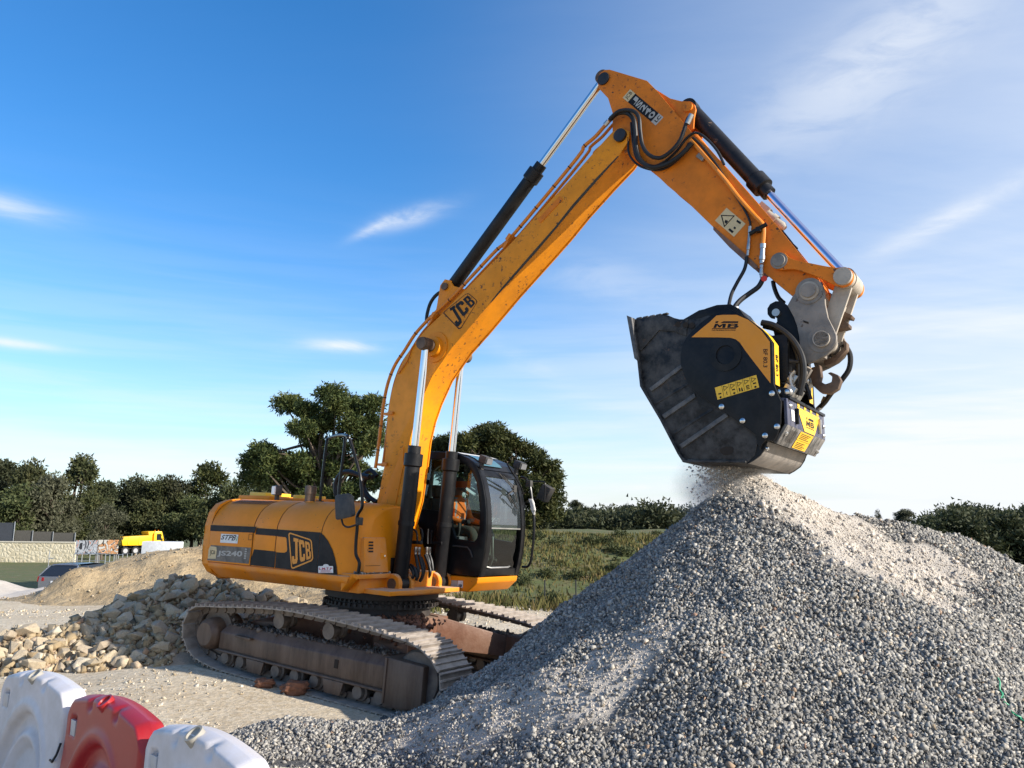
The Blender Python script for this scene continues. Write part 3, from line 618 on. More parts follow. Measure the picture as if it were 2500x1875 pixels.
tree_obj('pine_tree', (bx, by, float(gh(bx, by))), cl_b, 3600, 0.075, 'pine_leaf', 0.22, 'bushy green pine right behind the black cab', 'tree', seed=12, needle=2.6, fork=0.3)

def rand_crown(seed, h, w, kind):
    r = random.Random(seed); cl = []
    for i in range(22 if kind != 'pine' else 20):
        f = r.random(); z = h*(0.30+0.62*f)
        if kind == 'pine': rad = w*(0.5*(1-f)**0.6+0.12); z = h*(0.25+0.72*f)
        elif kind == 'umbrella': z = h*(0.66+0.26*f); rad = w*0.55*math.sqrt(max(0.05, 1-f*f*0.8))
        else: rad = w*0.52*math.sqrt(max(0.06, 1-(2*f-0.75)**2*0.75))
        a = r.uniform(0, 6.28); q = rad*math.sqrt(r.random()); s = w*r.uniform(0.14, 0.24)
        cl.append((np.array([q*math.cos(a), q*math.sin(a), z]), (s, s, s*0.75)))
    return cl
VAR = {}
for i, kind in enumerate(('oak', 'oak', 'pine', 'oak', 'umbrella', 'olive', 'pine')):
    cl = rand_crown(40+i, 10.0, 8.0 if kind != 'pine' else 6.4, kind)
    V, F = leaves(cl, 260 if kind != 'umbrella' else 330, 0.24 if kind != 'olive' else 0.2, 2.0, 60+i); cm = np_mesh('crown', V, F)
    mb = MB(); rr = random.Random(i); sp = catmull([(0, 0, -0.6), (0.1, 0, 2.5), (rr.uniform(-.4, .4), rr.uniform(-.4, .4), 5.5), (0, 0, 8.2)], 4); mb.tube(sp, [0.28*(1.2-i_/(len(sp)-1)) for i_ in range(len(sp))], 7)
    for c, _ in cl: s0 = np.array(sp[rr.randint(4, len(sp)-1)]); mb.tube([s0, (s0+c)/2+np.array([0, 0, -.3]), c], [0.09, 0.06, 0.02], 4)
    tm = mb.mesh('trunk'); VAR[i] = (cm, tm, kind)
def plant(var, px, top, Y, wpx, label, leaf, name=None, group=None, z0=None):
    cm, tm, kind = VAR[var]; x = D(px, 1300, Y)[0]; g = float(gh(x, Y)) if z0 is None else z0
    h = (D(px, top, Y)[2]-g); w = wpx/CAM_F*Y
    root = empty(name or {'oak': 'evergreen_oak', 'pine': 'pine_tree', 'umbrella': 'umbrella_pine', 'olive': 'olive_tree'}[kind], (x, Y, g), random.uniform(0, 6.28))
    cc = cm.copy(); cc.materials.append(MATS[leaf]); base_w = 6.4 if kind == 'pine' else 8.0
    root.scale = (w/base_w, w/base_w, h/10.0)
    link('crown', cc, None, root); link('trunk', tm, MATS['wood_bark'], root); tag(root, label, 'tree', group); return root
LT = [(0, -10, 1128, 92, 170, 'dark broad evergreen tree at the left edge above the screen fence', 'dark_leaf'), (1, 62, 1128, 88, 130, 'ragged dark evergreen with a pointed top, second from the left edge', 'oak_leaf'),
      (2, 176, 1122, 92, 130, 'pointed conifer tallest above the left woodland', 'oak_leaf'), (3, 118, 1165, 82, 130, 'rounded brownish oak in front of the pointed conifer', 'olive_leaf'),
      (0, 250, 1178, 98, 120, 'low dark oak right of the pointed conifer', 'dark_leaf'), (1, 318, 1164, 101, 130, 'round dark oak above the yellow truck', 'dark_leaf'),
      (3, 385, 1172, 99, 120, 'yellowish green oak right of the yellow truck', 'oak_leaf'), (6, 415, 1170, 100, 100, 'thin dark pine between the oaks left of the excavator tail', 'dark_leaf'),
      (2, 490, 1138, 103, 120, 'airy green pine standing just left of the excavator tail', 'pine_leaf'), (1, 560, 1175, 88, 130, 'dark oak above the counterweight', 'oak_leaf'),
      (0, 640, 1180, 92, 140, 'dark oak behind the roof lamps of the hood', 'dark_leaf'), (3, 468, 1215, 97, 120, 'bushy green oak reaching the ground left of the counterweight', 'oak_leaf'),
      (0, 345, 1205, 99, 130, 'dense green oak right behind the truck', 'dark_leaf'), (3, 40, 1190, 80, 150, 'broad greyish oak above the screen fence at far left', 'oak_leaf'),
      (1, 200, 1200, 90, 120, 'green oak behind the olive tree', 'oak_leaf'), (0, 720, 1205, 90, 160, 'dark oak hidden behind the tall pine', 'dark_leaf')]
for a in LT: plant(*a[:5], a[5], a[6], group='trees of the left woodland')
plant(5, 252, 1232, 78, 92, 'pale silvery olive tree beside the graffiti panels', 'olive_leaf')
plant(4, 1542, 1234, 75, 62, 'small umbrella pine above the far wood beside the gravel pile', 'dark_leaf')
plant(6, 1405, 1224, 70, 46, 'small conifer poking above the far wood behind the cab mirror', 'dark_leaf')
plant(0, 1330, 1240, 62, 70, 'dark shrubby oak behind the cab mirror', 'dark_leaf')
plant(1, 2150, 1252, 48, 40, 'tiny dark treetop peeking over the gravel pile crest', 'dark_leaf', z0=-2.0)
plant(6, 2215, 1246, 50, 60, 'bare twiggy treetop peeking over the gravel pile crest', 'olive_leaf', z0=1.3)
# far woods that read as one mass
def wood(name, px0, px1, tops, Y, n, label, leaf):
    r = random.Random(int(px0)); cl = []; sc_ = min(1.0, Y/52.0)
    for k in range(n):
        q = r.random(); px = px0+(px1-px0)*q; top = np.interp(px, [t_[0] for t_ in tops], [t_[1] for t_ in tops])
        y = Y+r.uniform(-6, 6)*sc_**2; c = D(px, top+(0 if k % 3 else 0.9)*30+r.uniform(0, 1)**1.2*(100 if Y < 50 else 78 if Y < 60 else 60)+6, y); rad = r.uniform(0.5, 1.2)*sc_; cl.append((c, (rad*1.2, rad, rad*0.8)))
    V, F = leaves(cl, 420/sc_**2, 0.14*sc_, 2.0, 5); tag(link(name, np_mesh(name, V, F), MATS[leaf]), label, 'woodland', kind='stuff')
wood('distant_wood', 1290, 1800, [(1290, 1262), (1400, 1252), (1480, 1246), (1520, 1262), (1600, 1250), (1680, 1256), (1800, 1268)], 52, 330, 'dark distant wood beyond the grassy bank', 'dark_leaf')
wood('distant_thicket', 2240, 2640, [(2240, 1285), (2290, 1275), (2330, 1256), (2420, 1256), (2460, 1266), (2500, 1258), (2640, 1258)], 46, 420, 'dark wood beyond the gravel pile at right edge', 'dark_leaf')
wood('undergrowth', -900, 1250, [(-900, 1200), (-300, 1190), (-60, 1215), (0, 1250), (180, 1255), (300, 1250), (480, 1240), (690, 1240), (900, 1215), (1250, 1235)], 99, 400, 'dark undergrowth closing the left woodland', 'oak_leaf')

# rough grass and scrub on the bank
n = 42000; X = rng.uniform(-4, 12, n); Y = 19.3+14.2*rng.random(n); pat = fbm(X, Y, 0.5, 4)
k = rng.random(n) < np.clip(0.55+1.2*pat, 0.05, 1); X, Y, pat = X[k], Y[k], pat[k]; Zg = gh(X, Y); n = len(X)
hgt = rng.uniform(0.05, 0.20, n)*(1+1.6*np.clip(fbm(X+31, Y, 0.8, 3), 0, 1))*(0.8+0.7*ss(23, 20.5, Y)); ang = rng.uniform(0, 6.28, n); w = 0.018+0.03*rng.random(n); ln = rng.normal(0, 0.35, (n, 2))*hgt[:, None]
b0 = np.stack([X-np.cos(ang)*w, Y-np.sin(ang)*w, Zg-0.02], 1); b1 = np.stack([X+np.cos(ang)*w, Y+np.sin(ang)*w, Zg-0.02], 1); tp = np.stack([X+ln[:, 0], Y+ln[:, 1], Zg+hgt], 1)
V = np.stack([b0, b1, tp], 1).reshape(-1, 3); me = np_mesh('grass', V, np.arange(len(V)).reshape(-1, 3)); tag(link('grass', me, MATS['grass_blade']), 'rough green and dry grass covering the bank', 'grass', kind='stuff')
r = random.Random(3); cl = []
for k in range(46):
    x, y = r.uniform(-2.5, 9), r.uniform(21, 33); s = r.uniform(0.10, 0.30); cl.append((np.array([x, y, float(gh(x, y))+s*0.4]), (s*1.3, s*1.2, s*0.8)))
V, F = leaves(cl, 6500, 0.045, 2.4, 9); tag(link('scrub', np_mesh('scrub', V, F), MATS['oak_leaf']), 'low scrub tufts dotted over the grassy bank', 'scrub', kind='stuff')
mat('post_dark', (0.02, 0.022, 0.02), 0.7)
for px, y0, y1, lab in ((1330, 1408, 1448, 'thin dark fence post in dry grass nearest the cab'), (1406, 1408, 1440, 'thin dark fence post in dry grass nearest the gravel pile')):
    p = D(px, y1, 21.0); gz = float(gh(p[0], 21.0)); mb = MB(); mb.cyl((p[0], 21, gz-0.1), (p[0], 21, gz+0.62), 0.018, 6); mb.box((p[0], 21, gz+0.63), (0.045, 0.045, 0.03)); tag(mb.build('fence_post', MATS['post_dark']), lab, 'fence post', 'fence posts at the foot of the bank')

# ---------------------------------------------------------------- far left background
def stonewall():
    m = bpy.data.materials.new('stone_wall'); m.use_nodes = True; t = m.node_tree; b = t.nodes['Principled BSDF']; oc = N(t, 'ShaderNodeTexCoord').outputs['Object']
    v = N(t, 'ShaderNodeTexVoronoi', {'Vector': oc, 'Scale': 3.2}); v2 = N(t, 'ShaderNodeTexVoronoi', {'Vector': oc, 'Scale': 3.2}, feature='DISTANCE_TO_EDGE')
    c = ramp(t, v.outputs['Color'], [(0.1, (0.50, 0.43, 0.29)), (0.9, (0.64, 0.57, 0.42))]); c = mixc(t, ramp(t, v2.outputs['Distance'], [(0.0, 0.7), (0.06, 0)]), c, (0.40, 0.34, 0.23))
    t.links.new(c, b.inputs['Base Color']); b.inputs['Roughness'].default_value = 0.95
    bn = N(t, 'ShaderNodeBump', {'Height': v2.outputs['Distance'], 'Strength': 0.8, 'Distance': 0.1}); t.links.new(bn.outputs[0], b.inputs['Normal']); MATS['stone_wall'] = m
stonewall()
mat('screen_grey', (0.045, 0.05, 0.06), 0.8, var=0.1); mat('screen_brown', (0.085, 0.078, 0.065), 0.9, var=0.15); mat('galv', (0.42, 0.43, 0.44), 0.4, metal=0.7); mat('coping', (0.55, 0.50, 0.40), 0.9)
WY = 72.0; wx0, wx1 = -62.0, D(184, 1320, WY)[0]; wt0 = D(0, 1320, WY)[2]; wg = -1.5
root = empty('stone_boundary_wall', (0, 0, 0))
MB().loft([(wx0, WY, wg), (wx1, WY, wg), (wx1, WY, wt0-0.2), (wx0, WY, wt0)], [(wx0, WY+0.4, wg), (wx1, WY+0.4, wg), (wx1, WY+0.4, wt0-0.2), (wx0, WY+0.4, wt0)]).build('wall', MATS['stone_wall'], root)
MB().loft([(wx0, WY-0.05, wt0+0.003), (wx1, WY-0.05, wt0-0.197), (wx1, WY-0.05, wt0-0.1), (wx0, WY-0.05, wt0+0.1)], [(wx0, WY+0.45, wt0+0.003), (wx1, WY+0.45, wt0-0.197), (wx1, WY+0.45, wt0-0.1), (wx0, WY+0.45, wt0+0.1)]).build('coping', MATS['coping'], root)
tag(root, 'pale rubble stone boundary wall at far left', 'wall')
root = empty('screen_fence', (0, 0, 0)); FY = WY+0.9
xs = [wx0, D(-60, 1300, FY)[0], D(35, 1300, FY)[0]]; zt = D(0, 1276, FY)[2]
for a_, b_ in zip(xs[:-1], xs[1:]):
    MB().box(((a_+b_)/2, FY, (zt-1.4)/2), (b_-a_-0.05, 0.04, zt+1.4)).build('screen_panel', MATS['screen_grey'], root)
for x in xs: MB().cyl((x, FY-0.05, -1.4), (x, FY-0.05, zt+0.1), 0.04, 8).build('post', MATS['galv'], root)
tag(root, 'dark grey windbreak screen fence above the stone wall, far left', 'fence')
root = empty('screen_fence', (0, 0, 0)); zt = D(0, 1295, FY)[2]; xs = [D(p, 1300, FY)[0] for p in (35, 80, 130, 184)]
for i, (a_, b_) in enumerate(zip(xs[:-1], xs[1:])):
    MB().box(((a_+b_)/2, FY+0.1, (zt-0.1*i-1.4)/2), (b_-a_-0.03, 0.03, zt-0.1*i+1.4)).build('screen_panel', MATS['screen_brown'], root)
    MB().cyl((b_, FY+0.02, -1.4), (b_, FY+0.02, zt-0.1*i), 0.035, 8).build('post', MATS['galv'], root)
tag(root, 'lower brownish screen fence behind the stone wall', 'fence')
def graffiti(name, cols, sc, seed):
    m = bpy.data.materials.new(name); m.use_nodes = True; t = m.node_tree; b = t.nodes['Principled BSDF']; oc = N(t, 'ShaderNodeTexCoord').outputs['Object']
    mp = N(t, 'ShaderNodeMapping', {'Vector': oc, 'Location': (seed, 0, seed), 'Scale': (1.2, 1, 0.8)}).outputs[0]
    d = N(t, 'ShaderNodeTexNoise', {'Vector': mp, 'Scale': sc, 'Detail': 1.5, 'Distortion': 1.6}).outputs['Fac']
    t.links.new(ramp(t, d, cols, 'CONSTANT'), b.inputs['Base Color']); b.inputs['Roughness'].default_value = 0.7; MATS[name] = m
graffiti('graffiti_silver', [(0, (0.03, 0.03, 0.035)), (0.40, (0.45, 0.46, 0.48)), (0.50, (0.10, 0.10, 0.11)), (0.54, (0.50, 0.52, 0.54)), (0.63, (0.45, 0.16, 0.08))], 1.6, 3.1)
graffiti('graffiti_orange', [(0, (0.65, 0.60, 0.52)), (0.40, (0.03, 0.025, 0.02)), (0.45, (0.62, 0.30, 0.13)), (0.60, (0.70, 0.62, 0.52)), (0.65, (0.05, 0.04, 0.04))], 1.8, 7.7)
mat('hoarding_back', (0.2, 0.19, 0.18), 0.8)
for px0, px1, y0, y1, gm_, lab in ((186, 238, 1319, 1354, 'graffiti_silver', 'hoarding panel with silver and black graffiti beside the stone wall'), (240, 287, 1318, 1352, 'graffiti_orange', 'hoarding panel with orange and white graffiti next to the truck')):
    Yp = 66.0; a_, b_ = D(px0, y0, Yp), D(px1, y1, Yp); root = empty('hoarding_panel', ((a_[0]+b_[0])/2, Yp, float(gh(a_[0], Yp))))
    hz = a_[2]-root.location.z; w = b_[0]-a_[0]; z0 = b_[2]-root.location.z
    MB().box((0, 0, (hz+z0)/2), (w, 0.05, hz-z0)).build('board', MATS[gm_], root, recalc=True)
    for s in (-1, 1): MB().box((s*w*0.42, 0.08, hz/2), (0.1, 0.08, hz)).build('post', MATS['hoarding_back'], root)
    tag(root, lab, 'hoarding')
# galvanised site fence panels
for i, (pa, ya, pb_, yb, Yp, lab) in enumerate(((182, 1352, 258, 1352, 52, 'galvanised fence panel with swung gate leaf above the car'), (258, 1354, 300, 1354, 51, 'middle galvanised fence panel below the graffiti panels'), (300, 1352, 345, 1349, 50, 'galvanised fence panel leaning by the white slab'))):
    a_, b_ = D(pa, ya, Yp), D(pb_, yb, Yp); g = float(gh(a_[0], Yp)); root = empty('site_fence_panel', (a_[0], Yp, g)); w = b_[0]-a_[0]; h = a_[2]-g; h2 = b_[2]-g
    MB().tube([(0, 0, 0), (0, 0, h), (w, 0, h2), (w, 0, 0)], 0.035, 6).build('frame', MATS['galv'], root)
    for k in (0.35, 0.7): MB().tube([(0, 0, h*k), (w, 0, h2*k)], 0.02, 5).build('rail', MATS['galv'], root)
    for k in range(1, 4): MB().tube([(w*k/4, 0, 0), (w*k/4, 0, h+(h2-h)*k/4)], 0.022, 5).build('bar', MATS['galv'], root)
    tag(root, lab, 'fence', 'site fence panels')
p0, p1 = D(347, 1322, 60), D(440, 1350, 60); root = empty('concrete_slab', ((p0[0]+p1[0])/2, 60, float(gh(p0[0], 60))))
mat('slab_white', (0.66, 0.66, 0.66), 0.7); h = p0[2]-root.location.z; w = p1[0]-p0[0]
MB().loft([(-w/2, -.2, 0), (w/2, -.2, 0), (w/2, -.2, h-0.05), (-w/2+0.1, -.2, h)], [(-w/2, .5, 0), (w/2, .5, 0), (w/2, .5, h-0.02), (-w/2+0.1, .5, h+0.03)]).build('slab', MATS['slab_white'], root, bevel=0.03)
for s in (-1, 1): MB().box((s*w*0.3, 0.15, -0.03), (0.3, 0.9, 0.1)).build('foot', MATS['coping'], root)
tag(root, 'white precast slab standing right of the yellow truck', 'slab')
# thin marker post left
p = D(118, 1380, 48); g = float(gh(p[0], 48)); mb = MB(); mb.cyl((p[0], 48, g), (p[0], 48, D(120, 1345, 48)[2]), 0.025, 6); mb.box((p[0]+0.12, 48, D(120, 1363, 48)[2]), (0.3, 0.03, 0.06)); tag(mb.build('marker_post', MATS['galv']), 'thin galvanised marker post behind the parked car', 'post')

# ---------------------------------------------------------------- yellow tipper truck
mat('truck_yellow', (0.90, 0.52, 0.008), 0.4, var=0.05); mat('tyre', (0.02, 0.02, 0.02), 0.85); mat('rim', (0.35, 0.35, 0.36), 0.4, metal=0.5); mat('dark_glass', (0.02, 0.024, 0.03), 0.08, var=0.02); mat('beacon', (0.75, 0.2, 0.01), 0.3)
TY = 88.0; tx = D(340, 1340, TY)[0]; tg = D(340, 1353, TY)[2]
truck = empty('tipper_truck', (tx+0.3, TY, tg), math.radians(46)); truck.scale = (0.8, 0.8, 0.84)
mb = MB(); mb.plate([(1.0, 0.85), (1.0, 2.75), (1.15, 2.88), (2.0, 2.88), (2.35, 1.9), (2.45, 1.6), (2.45, 0.75), (2.1, 0.75), (1.95, 1.05), (1.45, 1.05), (1.3, 0.75)], [[(1.35, 1.75), (1.35, 2.55), (1.85, 2.55), (2.1, 1.75)]], -1.2, 1.2); cab_t = mb.build('cab_body', MATS['truck_yellow'], truck, bevel=0.03)
MB().prism([(1.30, 1.70), (1.30, 2.6), (1.88, 2.6), (2.14, 1.70)], -1.15, 1.15).build('side_glass', MATS['dark_glass'], cab_t)
MB().box((2.47, 0, 2.2), (0.06, 2.0, 0.9), Rm('y', -20)).build('windscreen', MATS['dark_glass'], cab_t); MB().box((2.5, 0, 0.75), (0.2, 2.3, 0.4)).build('bumper', MATS['truck_yellow'], truck, bevel=0.04)
MB().box((-0.3, 0, 0.85), (5.2, 0.9, 0.28)).build('chassis', MATS['tyre'], truck)
MB().loft([(-3.0, -1.2, 1.15), (0.75, -1.2, 1.15), (0.75, 1.2, 1.15), (-3.0, 1.2, 1.15)], [(-3.3, -1.25, 2.2), (0.75, -1.25, 2.4), (0.75, 1.25, 2.4), (-3.3, 1.25, 2.2)]).build('tipper_body', MATS['truck_yellow'], truck, bevel=0.03)
MB().loft([(0.3, -1.2, 2.42), (0.75, -1.2, 2.42), (0.75, 1.2, 2.42), (0.3, 1.2, 2.42)], [(0.2, -1.2, 2.85), (1.0, -1.2, 2.9), (1.0, 1.2, 2.9), (0.2, 1.2, 2.85)]).build('headboard', MATS['truck_yellow'], truck)
for x in (-2.3, -0.9):
    for s in (-1, 1): MB().box((x+0.0, s*1.26, 1.75), (0.12, 0.06, 0.95)).build('body_rib', MATS['truck_yellow'], truck)
for x in (-2.6, -1.3, 1.7):
    for s in (-1, 1):
        w_ = MB().lathe((x, s*1.22, 0.5), (x, s*0.9, 0.5), [(0, 0.3), (0, 0.46), (0.03, 0.5), (0.29, 0.5), (0.32, 0.46), (0.32, 0.3)], 20).build('wheel', MATS['tyre'], truck)
        MB().lathe((x, s*1.225, 0.5), (x, s*1.0, 0.5), [(0, 0.05), (0, 0.29), (0.1, 0.29)], 16).build('rim', MATS['rim'], w_)
for x in (1.3, 1.75): MB().cyl((x, -0.6, 2.9), (x, -0.6, 3.04), 0.07, 10).build('beacon', MATS['beacon'], truck)
tag(truck, 'yellow tipper truck parked below the left woodland', 'truck')
# ---------------------------------------------------------------- parked grey hatchback, seen from behind
mat('car_grey', (0.20, 0.215, 0.245), 0.25, metal=0.5, var=0.03, coat=0.6); mat('tail_red', (0.35, 0.01, 0.015), 0.2); mat('plate_white', (0.75, 0.75, 0.75), 0.5)
CY = 35.5; cx = D(137, 1400, CY)[0]; czt = D(137, 1378, CY)[2]; cg = czt-1.46
car = empty('parked_car', (cx, CY, cg), math.radians(-8))
def carsec(y, rows): return [(x, y, z) for x, z in rows]
half = lambda pts: pts+[(-x, z) for x, z in reversed(pts)]
secs = [(0.0, half([(0.72, 0.30), (0.80, 0.45), (0.82, 0.72), (0.78, 0.92)])), (0.10, half([(0.80, 0.22), (0.88, 0.45), (0.90, 0.72), (0.84, 0.98)])), (0.75, half([(0.82, 0.2), (0.90, 0.45), (0.90, 0.75), (0.86, 1.0)])), (2.8, half([(0.82, 0.2), (0.90, 0.45), (0.90, 0.75), (0.86, 0.98)])), (4.0, half([(0.78, 0.22), (0.86, 0.45), (0.86, 0.62), (0.78, 0.75)])), (4.3, half([(0.6, 0.3), (0.68, 0.45), (0.68, 0.55), (0.6, 0.62)]))]
mb = MB(); rows = [carsec(y, r_) for y, r_ in secs]
for A_, B_ in zip(rows[:-1], rows[1:]): mb.loft(A_, B_, caps=False)
mb.add(rows[0], [tuple(range(8))]); mb.add(rows[-1], [tuple(range(8))]); body = mb.build('body', MATS['car_grey'], car, smooth=50)
mb = MB(); ra = [[(-0.80, 0.08, 0.95), (0.80, 0.08, 0.95)], [(-0.62, 0.52, 1.36), (0.62, 0.52, 1.36)]]
top = [(0.66, 0.50, 1.38), (0.60, 0.55, 1.44), (0.62, 1.6, 1.46), (0.60, 2.3, 1.40)]
mb.strip([[(-x, y, z), (x*-0.6, y, z+0.02), (x*0.6, y, z+0.02), (x, y, z)] for x, y, z in top]).build('roof', MATS['car_grey'], car, recalc=False)
MB().strip([[(-0.80, 0.04, 0.97), (0.80, 0.04, 0.97)], [(-0.66, 0.46, 1.37), (0.66, 0.46, 1.37)]]).build('rear_window', MATS['dark_glass'], car, recalc=False)
for s in (-1, 1):
    MB().strip([[(s*0.86, 0.35, 0.99), (s*0.86, 2.9, 0.97)], [(s*0.665, 0.52, 1.37), (s*0.62, 2.25, 1.40)]]).build('side_window', MATS['dark_glass'], car, recalc=False)
    MB().tube([(s*0.84, 0.06, 0.97), (s*0.67, 0.48, 1.385)], 0.035, 6).build('pillar', MATS['car_grey'], car)
    MB().loft([(s*0.90, 0.02, 0.72), (s*0.55, -0.012, 0.76), (s*0.55, -0.012, 0.90), (s*0.87, 0.02, 0.95)], [(s*0.925, 0.3, 0.74), (s*0.55, 0.1, 0.76), (s*0.55, 0.1, 0.90), (s*0.905, 0.3, 0.93)]).build('tail_lamp', MATS['tail_red'], car)
    MB().box((s*1.0, 2.5, 1.0), (0.16, 0.1, 0.13)).build('mirror', MATS['dark_plastic'], car, bevel=0.02)
    for y in (0.75, 3.35):
        w_ = MB().lathe((s*0.86, y, 0.31), (s*0.66, y, 0.31), [(0, 0.2), (0, 0.29), (0.03, 0.31), (0.17, 0.31), (0.2, 0.29)], 18).build('wheel', MATS['tyre'], car); MB().cyl((s*0.865, y, 0.31), (s*0.80, y, 0.31), 0.19, 14).build('rim', MATS['rim'], w_)
MB().box((0.05, -0.012, 0.70), (0.52, 0.02, 0.12)).build('number_plate', MATS['plate_white'], car); MB().box((0, -0.01, 0.38), (1.5, 0.06, 0.16)).build('rear_bumper', MATS['car_grey'], car, bevel=0.02)
MB().cyl((0, 1.0, 1.46), (0, 0.92, 1.62), 0.008, 5).build('aerial', MATS['dark_plastic'], car); MB().strip([[(-0.62, 2.25, 1.42), (0.62, 2.25, 1.42)], [(-0.8, 3.1, 0.95), (0.8, 3.1, 0.95)]]).build('windscreen', MATS['dark_glass'], car, recalc=False)
tag(car, 'silver grey hatchback seen from behind beside the dirt mound', 'car')
# ================================================================= EXCAVATOR
mw = Matrix([list(MU[i])+[float(EXP[i])] for i in range(3)]+[[0, 0, 0, 1]])
ex = empty('excavator'); ex.matrix_world = mw
tag(ex, 'yellow tracked excavator with its boom raised over the gravel pile', 'excavator')
E_ = lambda mb, name, m, parent=None, **k: mb.build(name, MATS[m], parent or ex, **k)

# ---- decals: text and polygons mapped bilinearly onto four corner points (TL, TR, BR, BL)
def quadmap(C4, u, v, off=np.zeros(3)):
    tl, tr, br, bl = [np.array(c) for c in C4]
    return (tl*(1-u)*v+tr*u*v+br*u*(1-v)+bl*(1-u)*(1-v))+off
def decal_poly(name, C4, polys, m, parent, off=(0, 0, 0)):
    mb = MB(); off = np.array(off, float)
    for P in polys:
        tris = geometry.tessellate_polygon([[Vector((x, y, 0)) for x, y in P]])
        mb.add([quadmap(C4, x, y, off) for x, y in P], [tuple(t_) for t_ in tris])
    return mb.build(name, MATS[m], parent, recalc=False, smooth=0)
def text_tris(s, bold=0.0, shear=0.0):
    cu = bpy.data.curves.new('t', 'FONT'); cu.body = s; cu.offset = bold; cu.shear = shear; cu.resolution_u = 3
    o = bpy.data.objects.new('t', cu); COL.objects.link(o); bpy.context.view_layer.update()
    me = bpy.data.meshes.new_from_object(o.evaluated_get(bpy.context.evaluated_depsgraph_get()))
    V = np.array([v.co[:2] for v in me.vertices]); F = [tuple(p.vertices) for p in me.polygons]
    bpy.data.objects.remove(o); bpy.data.curves.remove(cu); bpy.data.meshes.remove(me)
    V = (V-V.min(0))/(V.max(0)-V.min(0)); return V, F
def decal_text(name, C4, s, m, parent, off=(0, 0, 0), bold=0.02, shear=0.0):
    V, F = text_tris(s, bold, shear); mb = MB(); mb.add([quadmap(C4, u, v, np.array(off, float)) for u, v in V], F)
    return mb.build(name, MATS[m], parent, recalc=False, smooth=0)
def rect(x0, y0, x1, y1): return [(x0, y0), (x1, y0), (x1, y1), (x0, y1)]
LET = {'J': [[(0.30, 0.86), (0.52, 0.86), (1.0, 0.86), (1.0, 1.0), (0.30, 1.0)], [(0.52, 0.18), (0.86, 0.14), (0.86, 0.86), (0.52, 0.86)], [(0.0, 0.30), (0.0, 0.10), (0.12, 0.0), (0.72, 0.0), (0.86, 0.14), (0.52, 0.18), (0.34, 0.18), (0.34, 0.30)]],
       'C': [[(0.0, 0.12), (0.36, 0.20), (0.36, 0.80), (0.0, 0.88)], [(0.0, 0.88), (0.36, 0.80), (0.64, 0.80), (1.0, 0.88), (0.86, 1.0), (0.14, 1.0)], [(0.0, 0.12), (0.14, 0.0), (0.86, 0.0), (1.0, 0.12), (0.64, 0.20), (0.36, 0.20)], [(0.64, 0.66), (1.0, 0.66), (1.0, 0.88), (0.64, 0.80)], [(0.64, 0.20), (1.0, 0.12), (1.0, 0.34), (0.64, 0.34)]],
       'B': [[(0.0, 0.0), (0.36, 0.16), (0.36, 0.84), (0.0, 1.0)], [(0.0, 1.0), (0.36, 0.84), (0.62, 0.84), (0.96, 0.86), (0.82, 1.0)], [(0.62, 0.60), (0.82, 0.52), (0.96, 0.64), (0.96, 0.86), (0.62, 0.84)], [(0.36, 0.44), (0.66, 0.44), (0.82, 0.52), (0.62, 0.60), (0.36, 0.60)], [(0.66, 0.16), (1.0, 0.14), (1.0, 0.40), (0.82, 0.52), (0.66, 0.44)], [(0.0, 0.0), (0.84, 0.0), (1.0, 0.14), (0.66, 0.16), (0.36, 0.16)]],
       'M': [[(0.0, 0.0), (0.22, 0.0), (0.34, 1.0), (0.06, 1.0)], [(0.34, 1.0), (0.29, 0.55), (0.46, 0.15), (0.56, 0.15), (0.56, 0.42)], [(0.66, 1.0), (0.56, 0.42), (0.56, 0.15), (0.72, 0.55)], [(0.78, 0.0), (1.0, 0.0), (0.98, 1.0), (0.66, 1.0)]]}
def letters(s, cells):   # cells: (x0,y0,x1,y1) per letter
    out = []
    for ch, (x0, y0, x1, y1) in zip(s, cells): out += [[(x0+(x1-x0)*u, y0+(y1-y0)*v) for u, v in P] for P in LET[ch]]
    return out
def frame_poly(pts, t):   # ring of quads inside polygon outline pts (unit square), inset fraction t toward centroid
    cx = sum(p[0] for p in pts)/len(pts); cy = sum(p[1] for p in pts)/len(pts); n = len(pts)
    inn = [(p[0]+(cx-p[0])*t, p[1]+(cy-p[1])*t) for p in pts]
    return [[pts[i], pts[(i+1) % n], inn[(i+1) % n], inn[i]] for i in range(n)]
LOGO = [(0.0, 0.12), (0.03, 0.05), (0.08, 0.06), (0.92, 0.28), (0.99, 0.33), (1.0, 0.40), (1.0, 0.66), (0.98, 0.73), (0.92, 0.79), (0.08, 1.0), (0.02, 0.99), (0.0, 0.93)]
LCELL = [(0.12, 0.17, 0.37, 0.88), (0.41, 0.255, 0.63, 0.81), (0.67, 0.325, 0.88, 0.75)]
LETTERS_JCB = letters('JCB', LCELL)

